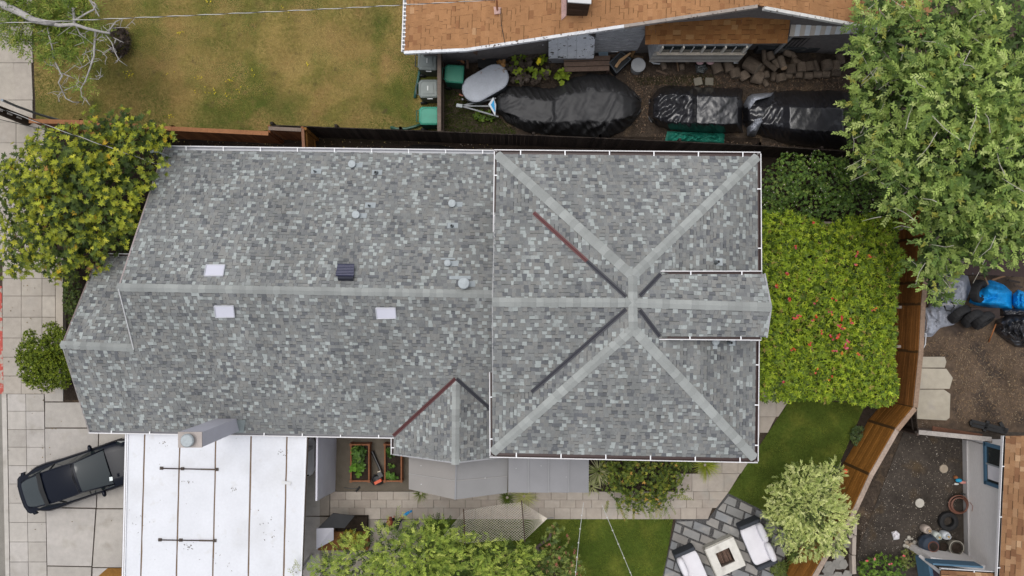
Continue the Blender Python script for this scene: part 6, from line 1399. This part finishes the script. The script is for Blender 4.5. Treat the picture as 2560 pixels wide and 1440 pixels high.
for x, y in FL[::2] + FL[21:40:2]:
    mb = MB()
    for k in range(rng.randint(2, 4)):
        z = 2.82; c = P(x + rng.uniform(-4, 4), y + rng.uniform(-4, 4), z); d = V((rng.uniform(-1, 1), rng.uniform(-1, 1), rng.uniform(.1, .8))).normalized()
        co = rng.choice([(.62, .07, .04), (.64, .13, .08), (.68, .24, .05), (.60, .12, .16)]); e = d.orthogonal().normalized(); f_ = d.cross(e)
        r0, r1 = [], []
        for j in range(7):
            a = 2 * math.pi * (j % 6) / 6; r0.append(c + (e * math.cos(a) + f_ * math.sin(a)) * .012); r1.append(c + d * .075 + (e * math.cos(a) + f_ * math.sin(a)) * (.045 if j % 2 else .028))
        mb.grid([r0, r1], co)
    mb.build('flower_cluster', M_VC, t)
# ---- silvery tree by the patio
t = plant('silvery_tree', 'rounded silvery-green feathery tree leaning over the cedar fence', 'tree', P(2020, 1285, 0))
lob = [(2015, 1270, 3.0, 85), (1965, 1260, 2.8, 52), (2060, 1300, 3.0, 70), (1960, 1320, 2.7, 48), (2030, 1345, 2.9, 50), (2075, 1350, 2.6, 38), (2010, 1200, 2.9, 42), (1960, 1215, 2.6, 32), (2085, 1180, 2.3, 28), (2060, 1200, 2.6, 32), (2080, 1260, 2.7, 38), (1935, 1285, 2.4, 24), (2000, 1370, 2.4, 30), (2050, 1230, 2.9, 45)]
limbs(t, P(2015, 1290, 0), 1.0, [P(*l[:3]) for l in lob], .07, (.2, .17, .14))
SG = [(30, (.37, .395, .15)), (30, (.29, .33, .11)), (16, (.17, .21, .058)), (14, (.45, .465, .215))]
p, v = lobe_points(lob, 400, .5, .2, 2.4); q1 = sprays(p, v * .8 + UPV * .5 + NPR.normal(0, .35, p.shape), NPR.uniform(.14, .26, len(p)), 9, .075, .02, SG, droop=.35, ang=.6)
p2, v2 = lobe_points([(a, b, c - .3, d * .85) for a, b, c, d in lob], 240, .2); q2 = sprays(p2, v2 + UPV * .4, NPR.uniform(.15, .25, len(p2)), 7, .08, .02, [(1, (.10, .13, .04)), (1, (.06, .09, .025))]); crown(t, [q1, q2])  # inner sprays carry the crown's shade in their darker palette
# ---- feathery tree at the bottom
t = plant('feathery_tree', 'pale feathery-leaved tree along the bottom edge beside the hammock', 'tree', P(1060, 1480, 0))
lob = [(900, 1400, 3.2, 70), (980, 1390, 3.4, 85), (1070, 1400, 3.6, 100), (1160, 1400, 3.4, 85), (1230, 1420, 3.2, 65), (1290, 1400, 2.8, 42), (830, 1430, 3.0, 50), (1100, 1330, 3.0, 48), (1010, 1348, 2.6, 26), (1060, 1490, 3.6, 110), (940, 1480, 3.4, 90), (1180, 1480, 3.4, 100), (790, 1460, 2.8, 40), (1290, 1460, 3.0, 60), (1350, 1450, 2.6, 40), (1325, 1415, 2.6, 40), (1290, 1372, 2.5, 30), (1050, 1320, 2.8, 35)]
limbs(t, P(1060, 1480, 0), 1.4, [P(*l[:3]) for l in lob], .12, (.22, .18, .12), twigs=4)
FG = [(30, (.235, .29, .05)), (30, (.165, .22, .038)), (18, (.10, .145, .025)), (14, (.32, .36, .08))]
p, v = lobe_points(lob, 230, .5, .15, 1.8); q1 = sprays(p, v * .7 + UPV * .6 + NPR.normal(0, .35, p.shape), NPR.uniform(.22, .5, len(p)), 14, .078, .02, FG, droop=.3, ang=.9)
p2, v2 = lobe_points([(a, b, c - .4, d * .85) for a, b, c, d in lob], 110, .2); q2 = sprays(p2, v2 + UPV * .5, NPR.uniform(.2, .4, len(p2)), 10, .09, .03, [(1, (.03, .05, .012)), (1, (.05, .075, .016))]); crown(t, [q1, q2])  # core sprays very dark green, interior shading held in the colour
t = plant('sapling', 'thin grey-leaved sapling tip poking up at the carport corner', 'plant', P(740, 1440, 0))
p = np.array([tuple(P(x, y, 3.0)) for x, y in ((735, 1425), (742, 1408), (728, 1435), (750, 1420), (738, 1440))]); crown(t, [sprays(p, NPR.normal(0, .6, p.shape) + UPV * .4, np.full(5, .35), 9, .07, .03, [(1, (.24, .25, .16))])], 'foliage')
MB().tube([P(740, 1450, 0), P(740, 1430, 2.9)], .015, 6, (.2, .17, .13)).build('stem', M_BARK, t)
# ---- red-tipped bush and its bare trunk
t = plant('red_tipped_bush', 'sparse bush with red tips next to a bare crooked stem on the lawn', 'bush', P(1385, 1420, 0))
lob = [(1385, 1350, 1.7, 40), (1400, 1400, 1.8, 50), (1370, 1430, 1.8, 50), (1430, 1420, 1.6, 35), (1400, 1460, 1.8, 60), (1390, 1330, 1.5, 22), (1350, 1400, 1.6, 30)]
limbs(t, P(1390, 1440, 0), .5, [P(*l[:3]) for l in lob], .04, (.14, .10, .075))
p, v = lobe_points(lob, 330, .4, .15, 2.5); q1 = rosettes(p, v + UPV * .7, 5, .085, .034, [(4, (.14, .17, .04)), (3, (.085, .12, .028)), (2, (.05, .075, .02)), (.7, (.30, .11, .08)), (1, (.26, .17, .08))]); crown(t, [q1], 'foliage')
tag(MB().tube([P(1378, 1325, .5), P(1374, 1345, .45), P(1355, 1358, .35), P(1342, 1368, .25), P(1352, 1382, .05)], [.05, .06, .055, .07, .05], 8, (.13, .095, .085)).build('fallen_branch', M_BARK, smooth=True), 'bare crooked brown stem over the lawn beside the hammock', 'branch')
# ---- dark bush with orange tips by the path
t = plant('path_bush', 'dense dark bush with orange tips spilling over the paved path', 'bush', P(1590, 1200, 0))
lob = [(1560, 1180, 1.8, 60), (1620, 1180, 1.9, 62), (1670, 1185, 1.7, 45), (1600, 1215, 1.6, 55), (1545, 1210, 1.5, 42), (1650, 1220, 1.5, 42), (1590, 1160, 1.8, 50), (1700, 1170, 1.3, 30), (1560, 1248, 1.1, 30), (1600, 1262, 1.0, 26), (1650, 1250, 1.1, 28), (1690, 1215, 1.2, 28), (1580, 1250, 1.3, 28), (1625, 1258, 1.3, 26), (1520, 1160, 1.5, 32)]
limbs(t, P(1600, 1195, 0), .5, [P(*l[:3]) for l in lob], .05, (.09, .065, .05))
PB = [(6, (.075, .105, .014)), (5, (.04, .06, .011)), (3, (.12, .145, .02)), (2, (.18, .18, .025)), (.35, (.33, .19, .045))]
p, v = lobe_points(lob, 420, .5, .2, 2.4); q1 = rosettes(p, v + UPV * .6, 5, .08, .034, PB)
ps = np.array([tuple(P(x, y, z)) for x, y, z in ((1690, 1245, 1.5), (1670, 1252, 1.4), (1640, 1262, 1.3), (1600, 1262, 1.3), (1570, 1265, 1.2), (1540, 1255, 1.2), (1520, 1250, 1.1), (1660, 1262, 1.3), (1585, 1270, 1.2), (1620, 1270, 1.2), (1680, 1235, 1.5), (1552, 1270, 1.1)) for _ in range(2)])
dv = np.array([(rng.uniform(-.3, .5), -.8, -.1) for _ in range(len(ps))]); dv[0] = dv[1] = (1, -.1, 0); dv[20] = dv[21] = (1, -.2, 0)
q2 = sprays(ps, dv, NPR.uniform(.4, .62, len(ps)), 16, .075, .024, [(3, (.16, .16, .025)), (1, (.24, .17, .035)), (2, (.10, .13, .02)), (.4, (.34, .19, .05))], droop=.2); crown(t, [q1, q2], 'foliage')
# ---- strappy clumps
def clump(px, py, n, L, W, pal, label, name='grass_clump', z0=.05, el=(.25, 1.2), cat='plant', grp='strappy clumps by the path', bend=.5):
    c = P(px, py, 0); t = plant(name, label, cat, c, grp); th = NPR.uniform(0, 2 * np.pi, n); e = NPR.uniform(*el, n); Ls = L * NPR.uniform(.6, 1.1, n)
    d = np.stack([np.cos(th) * np.cos(e), np.sin(th) * np.cos(e), np.sin(e)], 1); b = np.array([[c.x, c.y, z0]]) + np.stack([np.cos(th), np.sin(th), th * 0], 1) * .05; col = pick(pal, n)
    s = unit(np.cross(d, UPV)); W_ = np.full((n, 1), W); Q = []; prev = b; L3 = Ls[:, None] / 3; dd = d.copy(); ws = [1, .9, .6, .05]
    for j in range(3):
        nx = prev + dd * L3; Q.append(np.stack([prev - s * W_ * ws[j] / 2, prev + s * W_ * ws[j] / 2, nx + s * W_ * ws[j + 1] / 2, nx - s * W_ * ws[j + 1] / 2], 1)); prev = nx; dd = unit(dd - UPV * bend * .6)
    quads_mesh('blades', np.concatenate(Q), np.concatenate([col] * 3), M_LEAF, t); return t
clump(1497, 1178, 130, .62, .035, [(2, (.30, .31, .15)), (2, (.18, .21, .07)), (1, (.40, .38, .24))], 'variegated spiky clump at the end of the flat canopy'); clump(1478, 1215, 60, .42, .03, [(1, (.30, .30, .16)), (1, (.2, .22, .09))], 'small pale spiky clump below the variegated one')
clump(1762, 1162, 260, .62, .016, [(2, (.20, .235, .03)), (2, (.14, .17, .02)), (1, (.27, .27, .05))], 'round fine-bladed lime green clump under the hip eave', el=(.15, 1.1)); clump(1715, 1150, 90, .45, .03, [(1, (.14, .19, .04)), (1, (.09, .13, .025))], 'dark strappy clump half under the gutter')
clump(1310, 1240, 150, .62, .013, [(2, (.30, .29, .13)), (1, (.20, .22, .06))], 'pale fine grass clump poking out below the flat canopy', el=(.1, .9)); clump(1268, 1243, 110, .4, .016, [(1, (.06, .085, .015)), (1, (.09, .12, .02))], 'dark green tuft left of the pale grass clump'); clump(1052, 1233, 70, .35, .013, [(1, (.16, .18, .05)), (1, (.10, .13, .03))], 'thin tuft at the lower edge of the gabled canopy')
# ---- raised-bed crops
def leafy(name, px, py, rx, ry, n, z, L, W, pal, label, cat='plant', k=5, grp=None, m=None):
    t = plant(name, label, cat, P(px, py, 0), grp); a = NPR.uniform(0, 2 * np.pi, n); r_ = np.sqrt(NPR.random(n))
    p = np.array([tuple(P(px + rx * r_[i] * math.cos(a[i]), py + ry * r_[i] * math.sin(a[i]), z * (1 - .5 * r_[i] ** 2) * NPR.uniform(.55, 1))) for i in range(n)])
    quads_mesh('foliage', *(lambda q: (q[0], q[1]))(rosettes(p, NPR.normal(0, .4, p.shape) + UPV, k, L, W, pal)), M_LEAF, t, 6)
    mb = MB()
    for i in range(min(8, n)): mb.tube([P(px + rng.uniform(-.4, .4) * rx, py + rng.uniform(-.4, .4) * ry, .02), tuple(p[i])], .008, 5, (.07, .09, .02))
    mb.build('stems', M_LEAF, t); return t
VEG = [(3, (.05, .10, .018)), (3, (.035, .07, .015)), (1, (.09, .15, .025))]
leafy('leafy_crop', 896, 1138, 18, 26, 60, .75, .11, .06, VEG, 'dark leafy crop filling the upper half of the left raised bed'); leafy('squash_plant', 894, 1172, 17, 14, 22, .7, .15, .12, [(2, (.085, .17, .02)), (1, (.06, .12, .018))], 'broad-leaved squash in the lower half of the left raised bed', k=4)
leafy('herb_plant', 977, 1130, 12, 12, 26, .65, .09, .05, VEG, 'leafy plant at the top of the right raised bed'); leafy('herb_plant', 980, 1164, 8, 7, 10, .6, .08, .05, VEG, 'single small plant in the middle of the right raised bed'); leafy('herb_plant', 980, 1188, 17, 12, 34, .6, .09, .05, [(2, (.07, .14, .02)), (1, (.05, .10, .018))], 'bushy plant at the bottom of the right raised bed')
leafy('yellow_shrub', 880, 1345, 35, 20, 70, 1.0, .09, .04, [(2, (.22, .17, .02)), (2, (.14, .15, .02)), (1, (.07, .09, .015))], 'yellowing shrub growing out of the hooded planter', 'shrub')
# ---- yard plants
CAS = [(3, (.16, .21, .018)), (2, (.11, .16, .016)), (5, (.055, .043, .034)), (4, (.075, .06, .048))]
leafy('rhubarb_plant', 1320, 168, 62, 44, 105, .95, .15, .11, CAS, 'broad-leaved plant, half lime green half withered brown, above the boat', k=5); leafy('rhubarb_plant', 1404, 190, 16, 18, 14, .9, .16, .12, [(3, (.15, .20, .018)), (1, (.07, .05, .035))], 'lime leaves at the right end of the withered plant', k=5)
leafy('flower_head', 1348, 153, 5, 5, 5, 1.1, .09, .07, [(1, (.55, .47, .02))], 'single bright yellow leaf cluster on the withered plant', k=6); leafy('dry_leaf_plant', 1254, 162, 8, 8, 6, 1.1, .13, .10, [(1, (.23, .12, .04))], 'tan withered leaf over the oval tub end', k=5)
leafy('low_weed', 1212, 290, 28, 14, 34, .3, .09, .06, [(2, (.09, .14, .018)), (2, (.05, .085, .014))], 'low weed patch below the trailer drawbar', 'weed')
leafy('withered_shrub', 300, 105, 26, 36, 130, .5, .12, .045, [(2, (.03, .022, .017)), (1, (.05, .036, .026))], 'dark brown withered shrub under the bleached branches', 'shrub', k=5)
# ---- conifer by the footpath
t = plant('conifer_shrub', 'rounded yellow-green conifer between the footpath and porch roof', 'shrub', P(115, 895, 0))
lob = [(115, 890, 1.6, 52), (80, 880, 1.4, 36), (150, 860, 1.5, 40), (95, 930, 1.5, 42), (145, 920, 1.5, 42), (130, 830, 1.3, 26), (75, 840, 1.2, 16), (62, 900, 1.2, 20), (120, 955, 1.2, 26), (165, 900, 1.3, 30), (160, 950, 1.1, 22), (85, 945, 1.1, 22)]
limbs(t, P(115, 895, 0), .4, [P(*l[:3]) for l in lob], .06, (.12, .09, .06))
p, v = lobe_points(lob, 1500, .6, .45, 3.2); q1 = rosettes(p, v * 1.2 + UPV * .4, 5, .085, .03, [(4, (.145, .18, .018)), (4, (.10, .135, .015)), (3, (.055, .08, .011))], spread=(.5, 1.2)); crown(t, [q1], 'foliage')
leafy('clipped_hedge', 180, 740, 24, 75, 260, .9, .07, .03, [(2, (.035, .055, .012)), (2, (.055, .075, .014))], 'dark clipped hedge between planter wall and porch', 'hedge', k=6)
leafy('clipped_hedge', 330, 600, 50, 50, 260, 1.2, .08, .035, [(2, (.03, .05, .011)), (2, (.045, .07, .013))], 'dark shrubbery tucked against the house front corner', 'hedge', k=6)
# ---- rose bush, ferns, fence-bed plants
leafy('rose_bush', 2205, 1425, 62, 40, 230, .85, .08, .045, [(3, (.07, .125, .016)), (2, (.10, .16, .02)), (2, (.04, .075, .012))], 'rose bush with pink blooms at the lower right', 'bush', k=5)
leafy('rose_bush', 2268, 1398, 24, 26, 80, .7, .07, .035, [(2, (.10, .12, .03)), (1, (.15, .14, .05))], 'dusty olive bush beside the rose, under the stone heap', 'bush', k=5)
mb = MB()
for x, y in ((2188, 1397), (2226, 1411), (2166, 1401), (2258, 1388)):
    for k in range(2): mb.lathe(P(x + rng.uniform(-3, 3), y + rng.uniform(-2, 2), .98), [(.012, -.02), (.04, 0), (.02, .03)], 7, col=rng.choice([(.62, .12, .14), (.60, .2, .2), (.65, .10, .08)]))
tag(mb.build('rose_blooms', M_VC), 'pink and red blooms scattered over the rose bush', 'flowers')
leafy('fern_plant', 2000, 1395, 30, 26, 90, .6, .16, .03, [(2, (.09, .12, .025)), (2, (.06, .085, .018))], 'feathery fern between the patio and the cedar fence', k=7); leafy('fern_plant', 1955, 1425, 26, 18, 60, .5, .15, .03, [(2, (.10, .13, .03)), (1, (.06, .08, .02))], 'smaller fern at the patio edge beside the sofa', k=7)
leafy('bed_plant', 2145, 1092, 18, 26, 60, .45, .11, .03, [(2, (.045, .07, .025)), (1, (.07, .095, .03))], 'dark plant in the bed along the cedar fence', k=6); leafy('bed_plant', 2060, 1205, 22, 18, 60, .6, .12, .03, [(2, (.07, .10, .03)), (1, (.11, .14, .05))], 'grey-green plant in the bed behind the silvery tree', k=6)
# ---- bare branched tree at the top left
t = plant('bare_branched_tree', 'half-dead tree with bleached bare branches over the lawn corner', 'tree', P(-60, 40, 0))
GREYB = (.37, .35, .335)
BR = [([(-80, -10), (0, 10), (45, 30), (85, 52), (115, 58), (150, 60)], 4.4, .15), ([(110, 56), (150, 62), (185, 62), (215, 70), (250, 78), (275, 82)], 4.3, .07), ([(186, 60), (183, 35), (180, 18)], 4.2, .05), ([(188, 52), (215, 35), (235, 25), (240, 10), (215, -10)], 4.2, .035), ([(238, 78), (238, 110), (235, 140), (225, 175), (213, 205)], 4.0, .04), ([(213, 205), (200, 220), (205, 240), (215, 250), (225, 262)], 3.8, .015),
      ([(270, 80), (280, 65), (290, 55), (305, 45)], 4.0, .025), ([(280, 70), (300, 70), (325, 70)], 3.9, .012), ([(265, 85), (278, 105), (285, 130), (300, 150), (318, 163)], 3.9, .02), ([(285, 95), (300, 100), (310, 105)], 3.8, .012), ([(130, 125), (135, 150), (150, 180), (155, 190), (145, 205), (158, 230), (165, 245), (185, 255), (205, 255)], 3.6, .03), ([(152, 185), (168, 190), (185, 198)], 3.6, .018), ([(155, 228), (145, 240), (150, 255)], 3.5, .012), ([(160, 225), (178, 220), (195, 210)], 3.6, .015), ([(140, 165), (120, 160), (105, 150)], 3.6, .012), ([(236, 125), (220, 130), (205, 135)], 3.9, .014), ([(238, 125), (255, 130), (270, 145)], 3.9, .014), ([(232, 150), (215, 165), (195, 175)], 3.8, .012), ([(190, 65), (200, 85), (215, 95), (230, 110)], 4.1, .02), ([(178, 80), (195, 88), (210, 95)], 4.0, .014), ([(120, 60), (125, 90), (130, 125)], 4.0, .035), ([(85, 55), (84, 75), (75, 90)], 4.0, .012), ([(222, -5), (235, 15), (248, 40)], 4.1, .03), ([(225, 195), (245, 200), (260, 185)], 3.8, .010), ([(240, 100), (252, 92), (270, 95)], 4.0, .012)]
mb = MB(); mb.col = GREYB; rng = random.Random(21)
for path, z, rr in BR:
    pts = [P(x + rng.uniform(-2, 2), y + rng.uniform(-2, 2), z + .12 * i * rng.uniform(-.6, .6)) for i, (x, y) in enumerate(path)]
    rs = [max(.005, rr * (1 - .6 * i / len(pts))) for i in range(len(pts))]; mb.tube(pts, rs, 7)
    for k in range(3 if rr < .1 else 1):
        i = rng.randrange(len(pts) - 1); s = pts[i].lerp(pts[i + 1], rng.random())
        for j in range(2):
            q = s + V((rng.uniform(-1, 1), rng.uniform(-1, 1), rng.uniform(-.2, .3))) * rng.uniform(.15, .45); mb.tube([s, s.lerp(q, .5) + V((rng.uniform(-.05, .05), rng.uniform(-.05, .05), 0)), q], [.010, .008, .003], 5); s = q.lerp(s, .4)
mb.tube([P(-80, -10, 0), P(-80, -10, 2.5), P(-80, -10, 4.4)], [.3, .24, .16], 9); mb.build('trunk', M_BARK, t, smooth=True)
lob = [(110, 20, 3.9, 55), (160, 35, 3.8, 60), (200, 25, 3.8, 45), (120, 85, 3.6, 45), (165, 100, 3.6, 50), (40, 75, 4.0, 32), (30, 30, 4.1, 35), (60, 110, 3.7, 28), (215, 120, 3.6, 35), (10, 85, 3.8, 22), (140, 140, 3.4, 35), (215, 215, 3.4, 22), (55, 10, 4, 40), (240, 90, 3.8, 22)]
p, v = lobe_points(lob, 520, .2, .3, 2.0); crown(t, [sprays(p, v + NPR.normal(0, .5, p.shape), NPR.uniform(.2, .4, len(p)), 6, .13, .028, [(3, (.10, .145, .02)), (3, (.15, .19, .028)), (2, (.06, .095, .016)), (1, (.22, .22, .05))], droop=.2, ang=.9)])
# ================================================================= GRASS, FLOWERS, LITTER (nobody could count these)
def blades(name, poly, n, h, wd, colf, label, cat='grass', z=.0, flat=.5):
    xs = [a for a, _ in poly]; ys_ = [b for _, b in poly]; pts, cols = [], []
    X = NPR.uniform(min(xs), max(xs), n); Y = NPR.uniform(min(ys_), max(ys_), n)
    for x, y in zip(X, Y):
        if inside(x, y, poly): pts.append(tuple(P(x, y, z))); cols.append(colf(x, y))
    b = np.array(pts); m = len(b); th = NPR.uniform(0, 2 * np.pi, m); lean = NPR.uniform(flat * .4, flat * 1.6, m)
    d = unit(np.stack([np.cos(th) * lean, np.sin(th) * lean, np.ones(m)], 1)); s = np.stack([-np.sin(th), np.cos(th), th * 0], 1) * wd / 2; L = h * NPR.uniform(.5, 1.3, m)
    q = np.stack([b - s, b + s, b + d * L[:, None]], 1); c = np.array(cols) * NPR.uniform(.75, 1.25, (m, 1))
    o = quads_mesh(name, q, c, M_GRASS, None, 3); return tag(o, label, cat, kind='stuff')
def mixc(a, b, t): t = max(0, min(1, t)); return tuple(a[i] + (b[i] - a[i]) * t for i in range(3))
def lawncol(x, y):
    g_ = .36 + 2.4 * fbm(x * .008, y * .010, 3, 4) + .35 * fbm(x * .03, y * .03, 8, 2)
    g_ += .8 * smooth(225, 320, y) + .6 * smooth(330, 90, x) + .35 * math.exp(-((x - 930) / 40) ** 2) * smooth(200, 0, y) + .5 * math.exp(-(((x - 350) / 90) ** 2 + ((y - 250) / 50) ** 2)) + .35 * math.exp(-(((x - 500) / 60) ** 2 + ((y - 280) / 40) ** 2))
    c = mixc((.45, .335, .125), (.29, .245, .062), g_ * 1.7 + .05); c = mixc(c, (.12, .16, .03), g_ * 1.2 - .5)
    return mixc(c, (.42, .26, .11), 1.0 * fbm(x * .012 + 5, y * .012, 1, 3) + .1)
blades('grass', LAWN_NW, 150000, .042, .018, lawncol, 'dry brown and green grass of the front lawn', flat=1.3)
def turfcol(x, y): return mixc((.08, .14, .014), (.25, .28, .035), .35 + 1.3 * fbm(x * .02, y * .02, 4, 3))
blades('grass', TURF_S, 32000, .045, .012, turfcol, 'short green grass beside the hammock', z=.006, flat=1.0); blades('grass', TURF_E, 26000, .045, .012, lambda x, y: tuple(k * .8 for k in turfcol(x, y)), 'short dark green grass along the cedar fence', z=.006, flat=1.0)
blades('grass', [(1112, 215), (1150, 235), (1240, 290), (1290, 325), (1290, 336), (1112, 330)], 6000, .10, .016, lambda x, y: mixc((.045, .07, .012), (.10, .13, .02), .4 + fbm(x * .05, y * .05, 2)), 'weedy green grass beside the divider fence', flat=.9)
blades('grass', [(780, 335), (1000, 342), (1000, 362), (800, 368)], 2200, .06, .014, lambda x, y: mixc((.03, .032, .012), (.06, .05, .02), NPR.random()), 'sparse dark grass between fence and house', flat=1.0)
blades('grass', [(1580, 195), (1780, 185), (1800, 215), (1600, 212)], 1800, .08, .014, lambda x, y: (.05, .06, .015), 'thin grass around the square pavers', flat=1.0)
GAIN = 1.0
def bits(name, poly, n, sz, pal, label, cat, z=.012, zr=.02, cl=None, m=None):
    xs = [a for a, _ in poly]; ys_ = [b for _, b in poly]; pts = []
    while len(pts) < n:
        x, y = (NPR.uniform(min(xs), max(xs)), NPR.uniform(min(ys_), max(ys_))) if cl is None else (lambda c: (NPR.normal(c[0], c[2]), NPR.normal(c[1], c[2] * .6)))(cl[NPR.integers(len(cl))])
        if inside(x, y, poly): pts.append(tuple(P(x, y, z + NPR.random() * zr)))
    b = np.array(pts); th = NPR.uniform(0, 2 * np.pi, n); d = unit(np.stack([np.cos(th), np.sin(th), NPR.uniform(-.2, .4, n)], 1))
    q = leaf_quads(b, d, np.tile(UPV, (n, 1)) + NPR.normal(0, .3, (n, 3)), NPR.uniform(.5, 1.4, n) * sz[0], NPR.uniform(.6, 1.3, n) * sz[1], .1)
    return tag(quads_mesh(name, q, pick(pal, n), m or M_VC, None, 6), label, cat, kind='stuff')
bits('yellow_flowers', LAWN_NW, 100, (.045, .035), [(1, (.62, .50, .01))], 'tiny yellow flowers dotted over the dry lawn', 'flowers', z=.06, cl=[(322, 182, 7), (322, 188, 5), (505, 228, 14), (530, 230, 8), (497, 195, 6), (580, 205, 8), (625, 180, 8), (520, 10, 10), (690, 30, 20), (420, 185, 8), (560, 240, 10), (425, 290, 6), (450, 82, 4), (765, 160, 5), (600, 220, 25)])
bits('wood_chips', [(2150, 1300), (2300, 1040), (2400, 1090), (2398, 1380), (2280, 1360), (2140, 1440)], 900, (.04, .016), [(3, (.36, .31, .25)), (2, (.24, .19, .14)), (1, (.50, .46, .40))], 'pale wood chips strewn on the bare soil by the east house', 'wood chips')
bits('straw_litter', [(2300, 850), (2560, 800), (2560, 1060), (2385, 1060), (2385, 900), (2300, 890)], 2200, (.09, .012), [(3, (.26, .17, .09)), (2, (.17, .11, .065)), (1, (.36, .28, .18))], 'straw and dead leaves littering the soil right of the cedar fence', 'straw')
bits('leaf_litter', [(1560, 175), (1750, 190), (2100, 190), (2120, 230), (1640, 215), (1612, 330), (1640, 345), (1900, 362), (2100, 375), (1590, 330)], 1500, (.06, .03), [(3, (.14, .085, .05)), (2, (.085, .055, .035)), (1, (.24, .17, .11))], 'dead leaves littering the cluttered yard soil', 'leaf litter')
bits('leaf_litter', [(440, 335), (1230, 348), (1230, 384), (440, 378)], 260, (.05, .03), [(1, (.40, .30, .10)), (2, (.16, .10, .05)), (1, (.3, .25, .2))], 'dead leaves in the narrow gap behind the grey house', 'leaf litter')
bits('leaf_litter', [(10, 640), (105, 640), (150, 990), (300, 1300), (20, 1440)], 60, (.05, .03), [(1, (.12, .09, .05)), (1, (.2, .14, .06))], 'a few dead leaves on the footpath and driveway', 'leaf litter', z=.036)
bits('roof_debris', [(320, 1095), (755, 1095), (745, 1436), (312, 1436)], 90, (.05, .025), [(2, (.10, .085, .07)), (1, (.16, .12, .08)), (1, (.25, .24, .23))], 'dead leaf bits and grit scattered on the white carport roof', 'leaf litter', z=2.682, zr=.004, cl=[(425, 1105, 12), (470, 1205, 9), (590, 1220, 8), (470, 1365, 8), (700, 1130, 10), (360, 1300, 20), (660, 1320, 30), (540, 1400, 25)])
bits('roof_specks', [(1030, 1150), (1460, 1150), (1460, 1228), (1030, 1215)], 6, (.03, .03), [(1, (.7, .7, .7))], 'tiny pale specks on the grey canopies', 'specks', z=3.05)
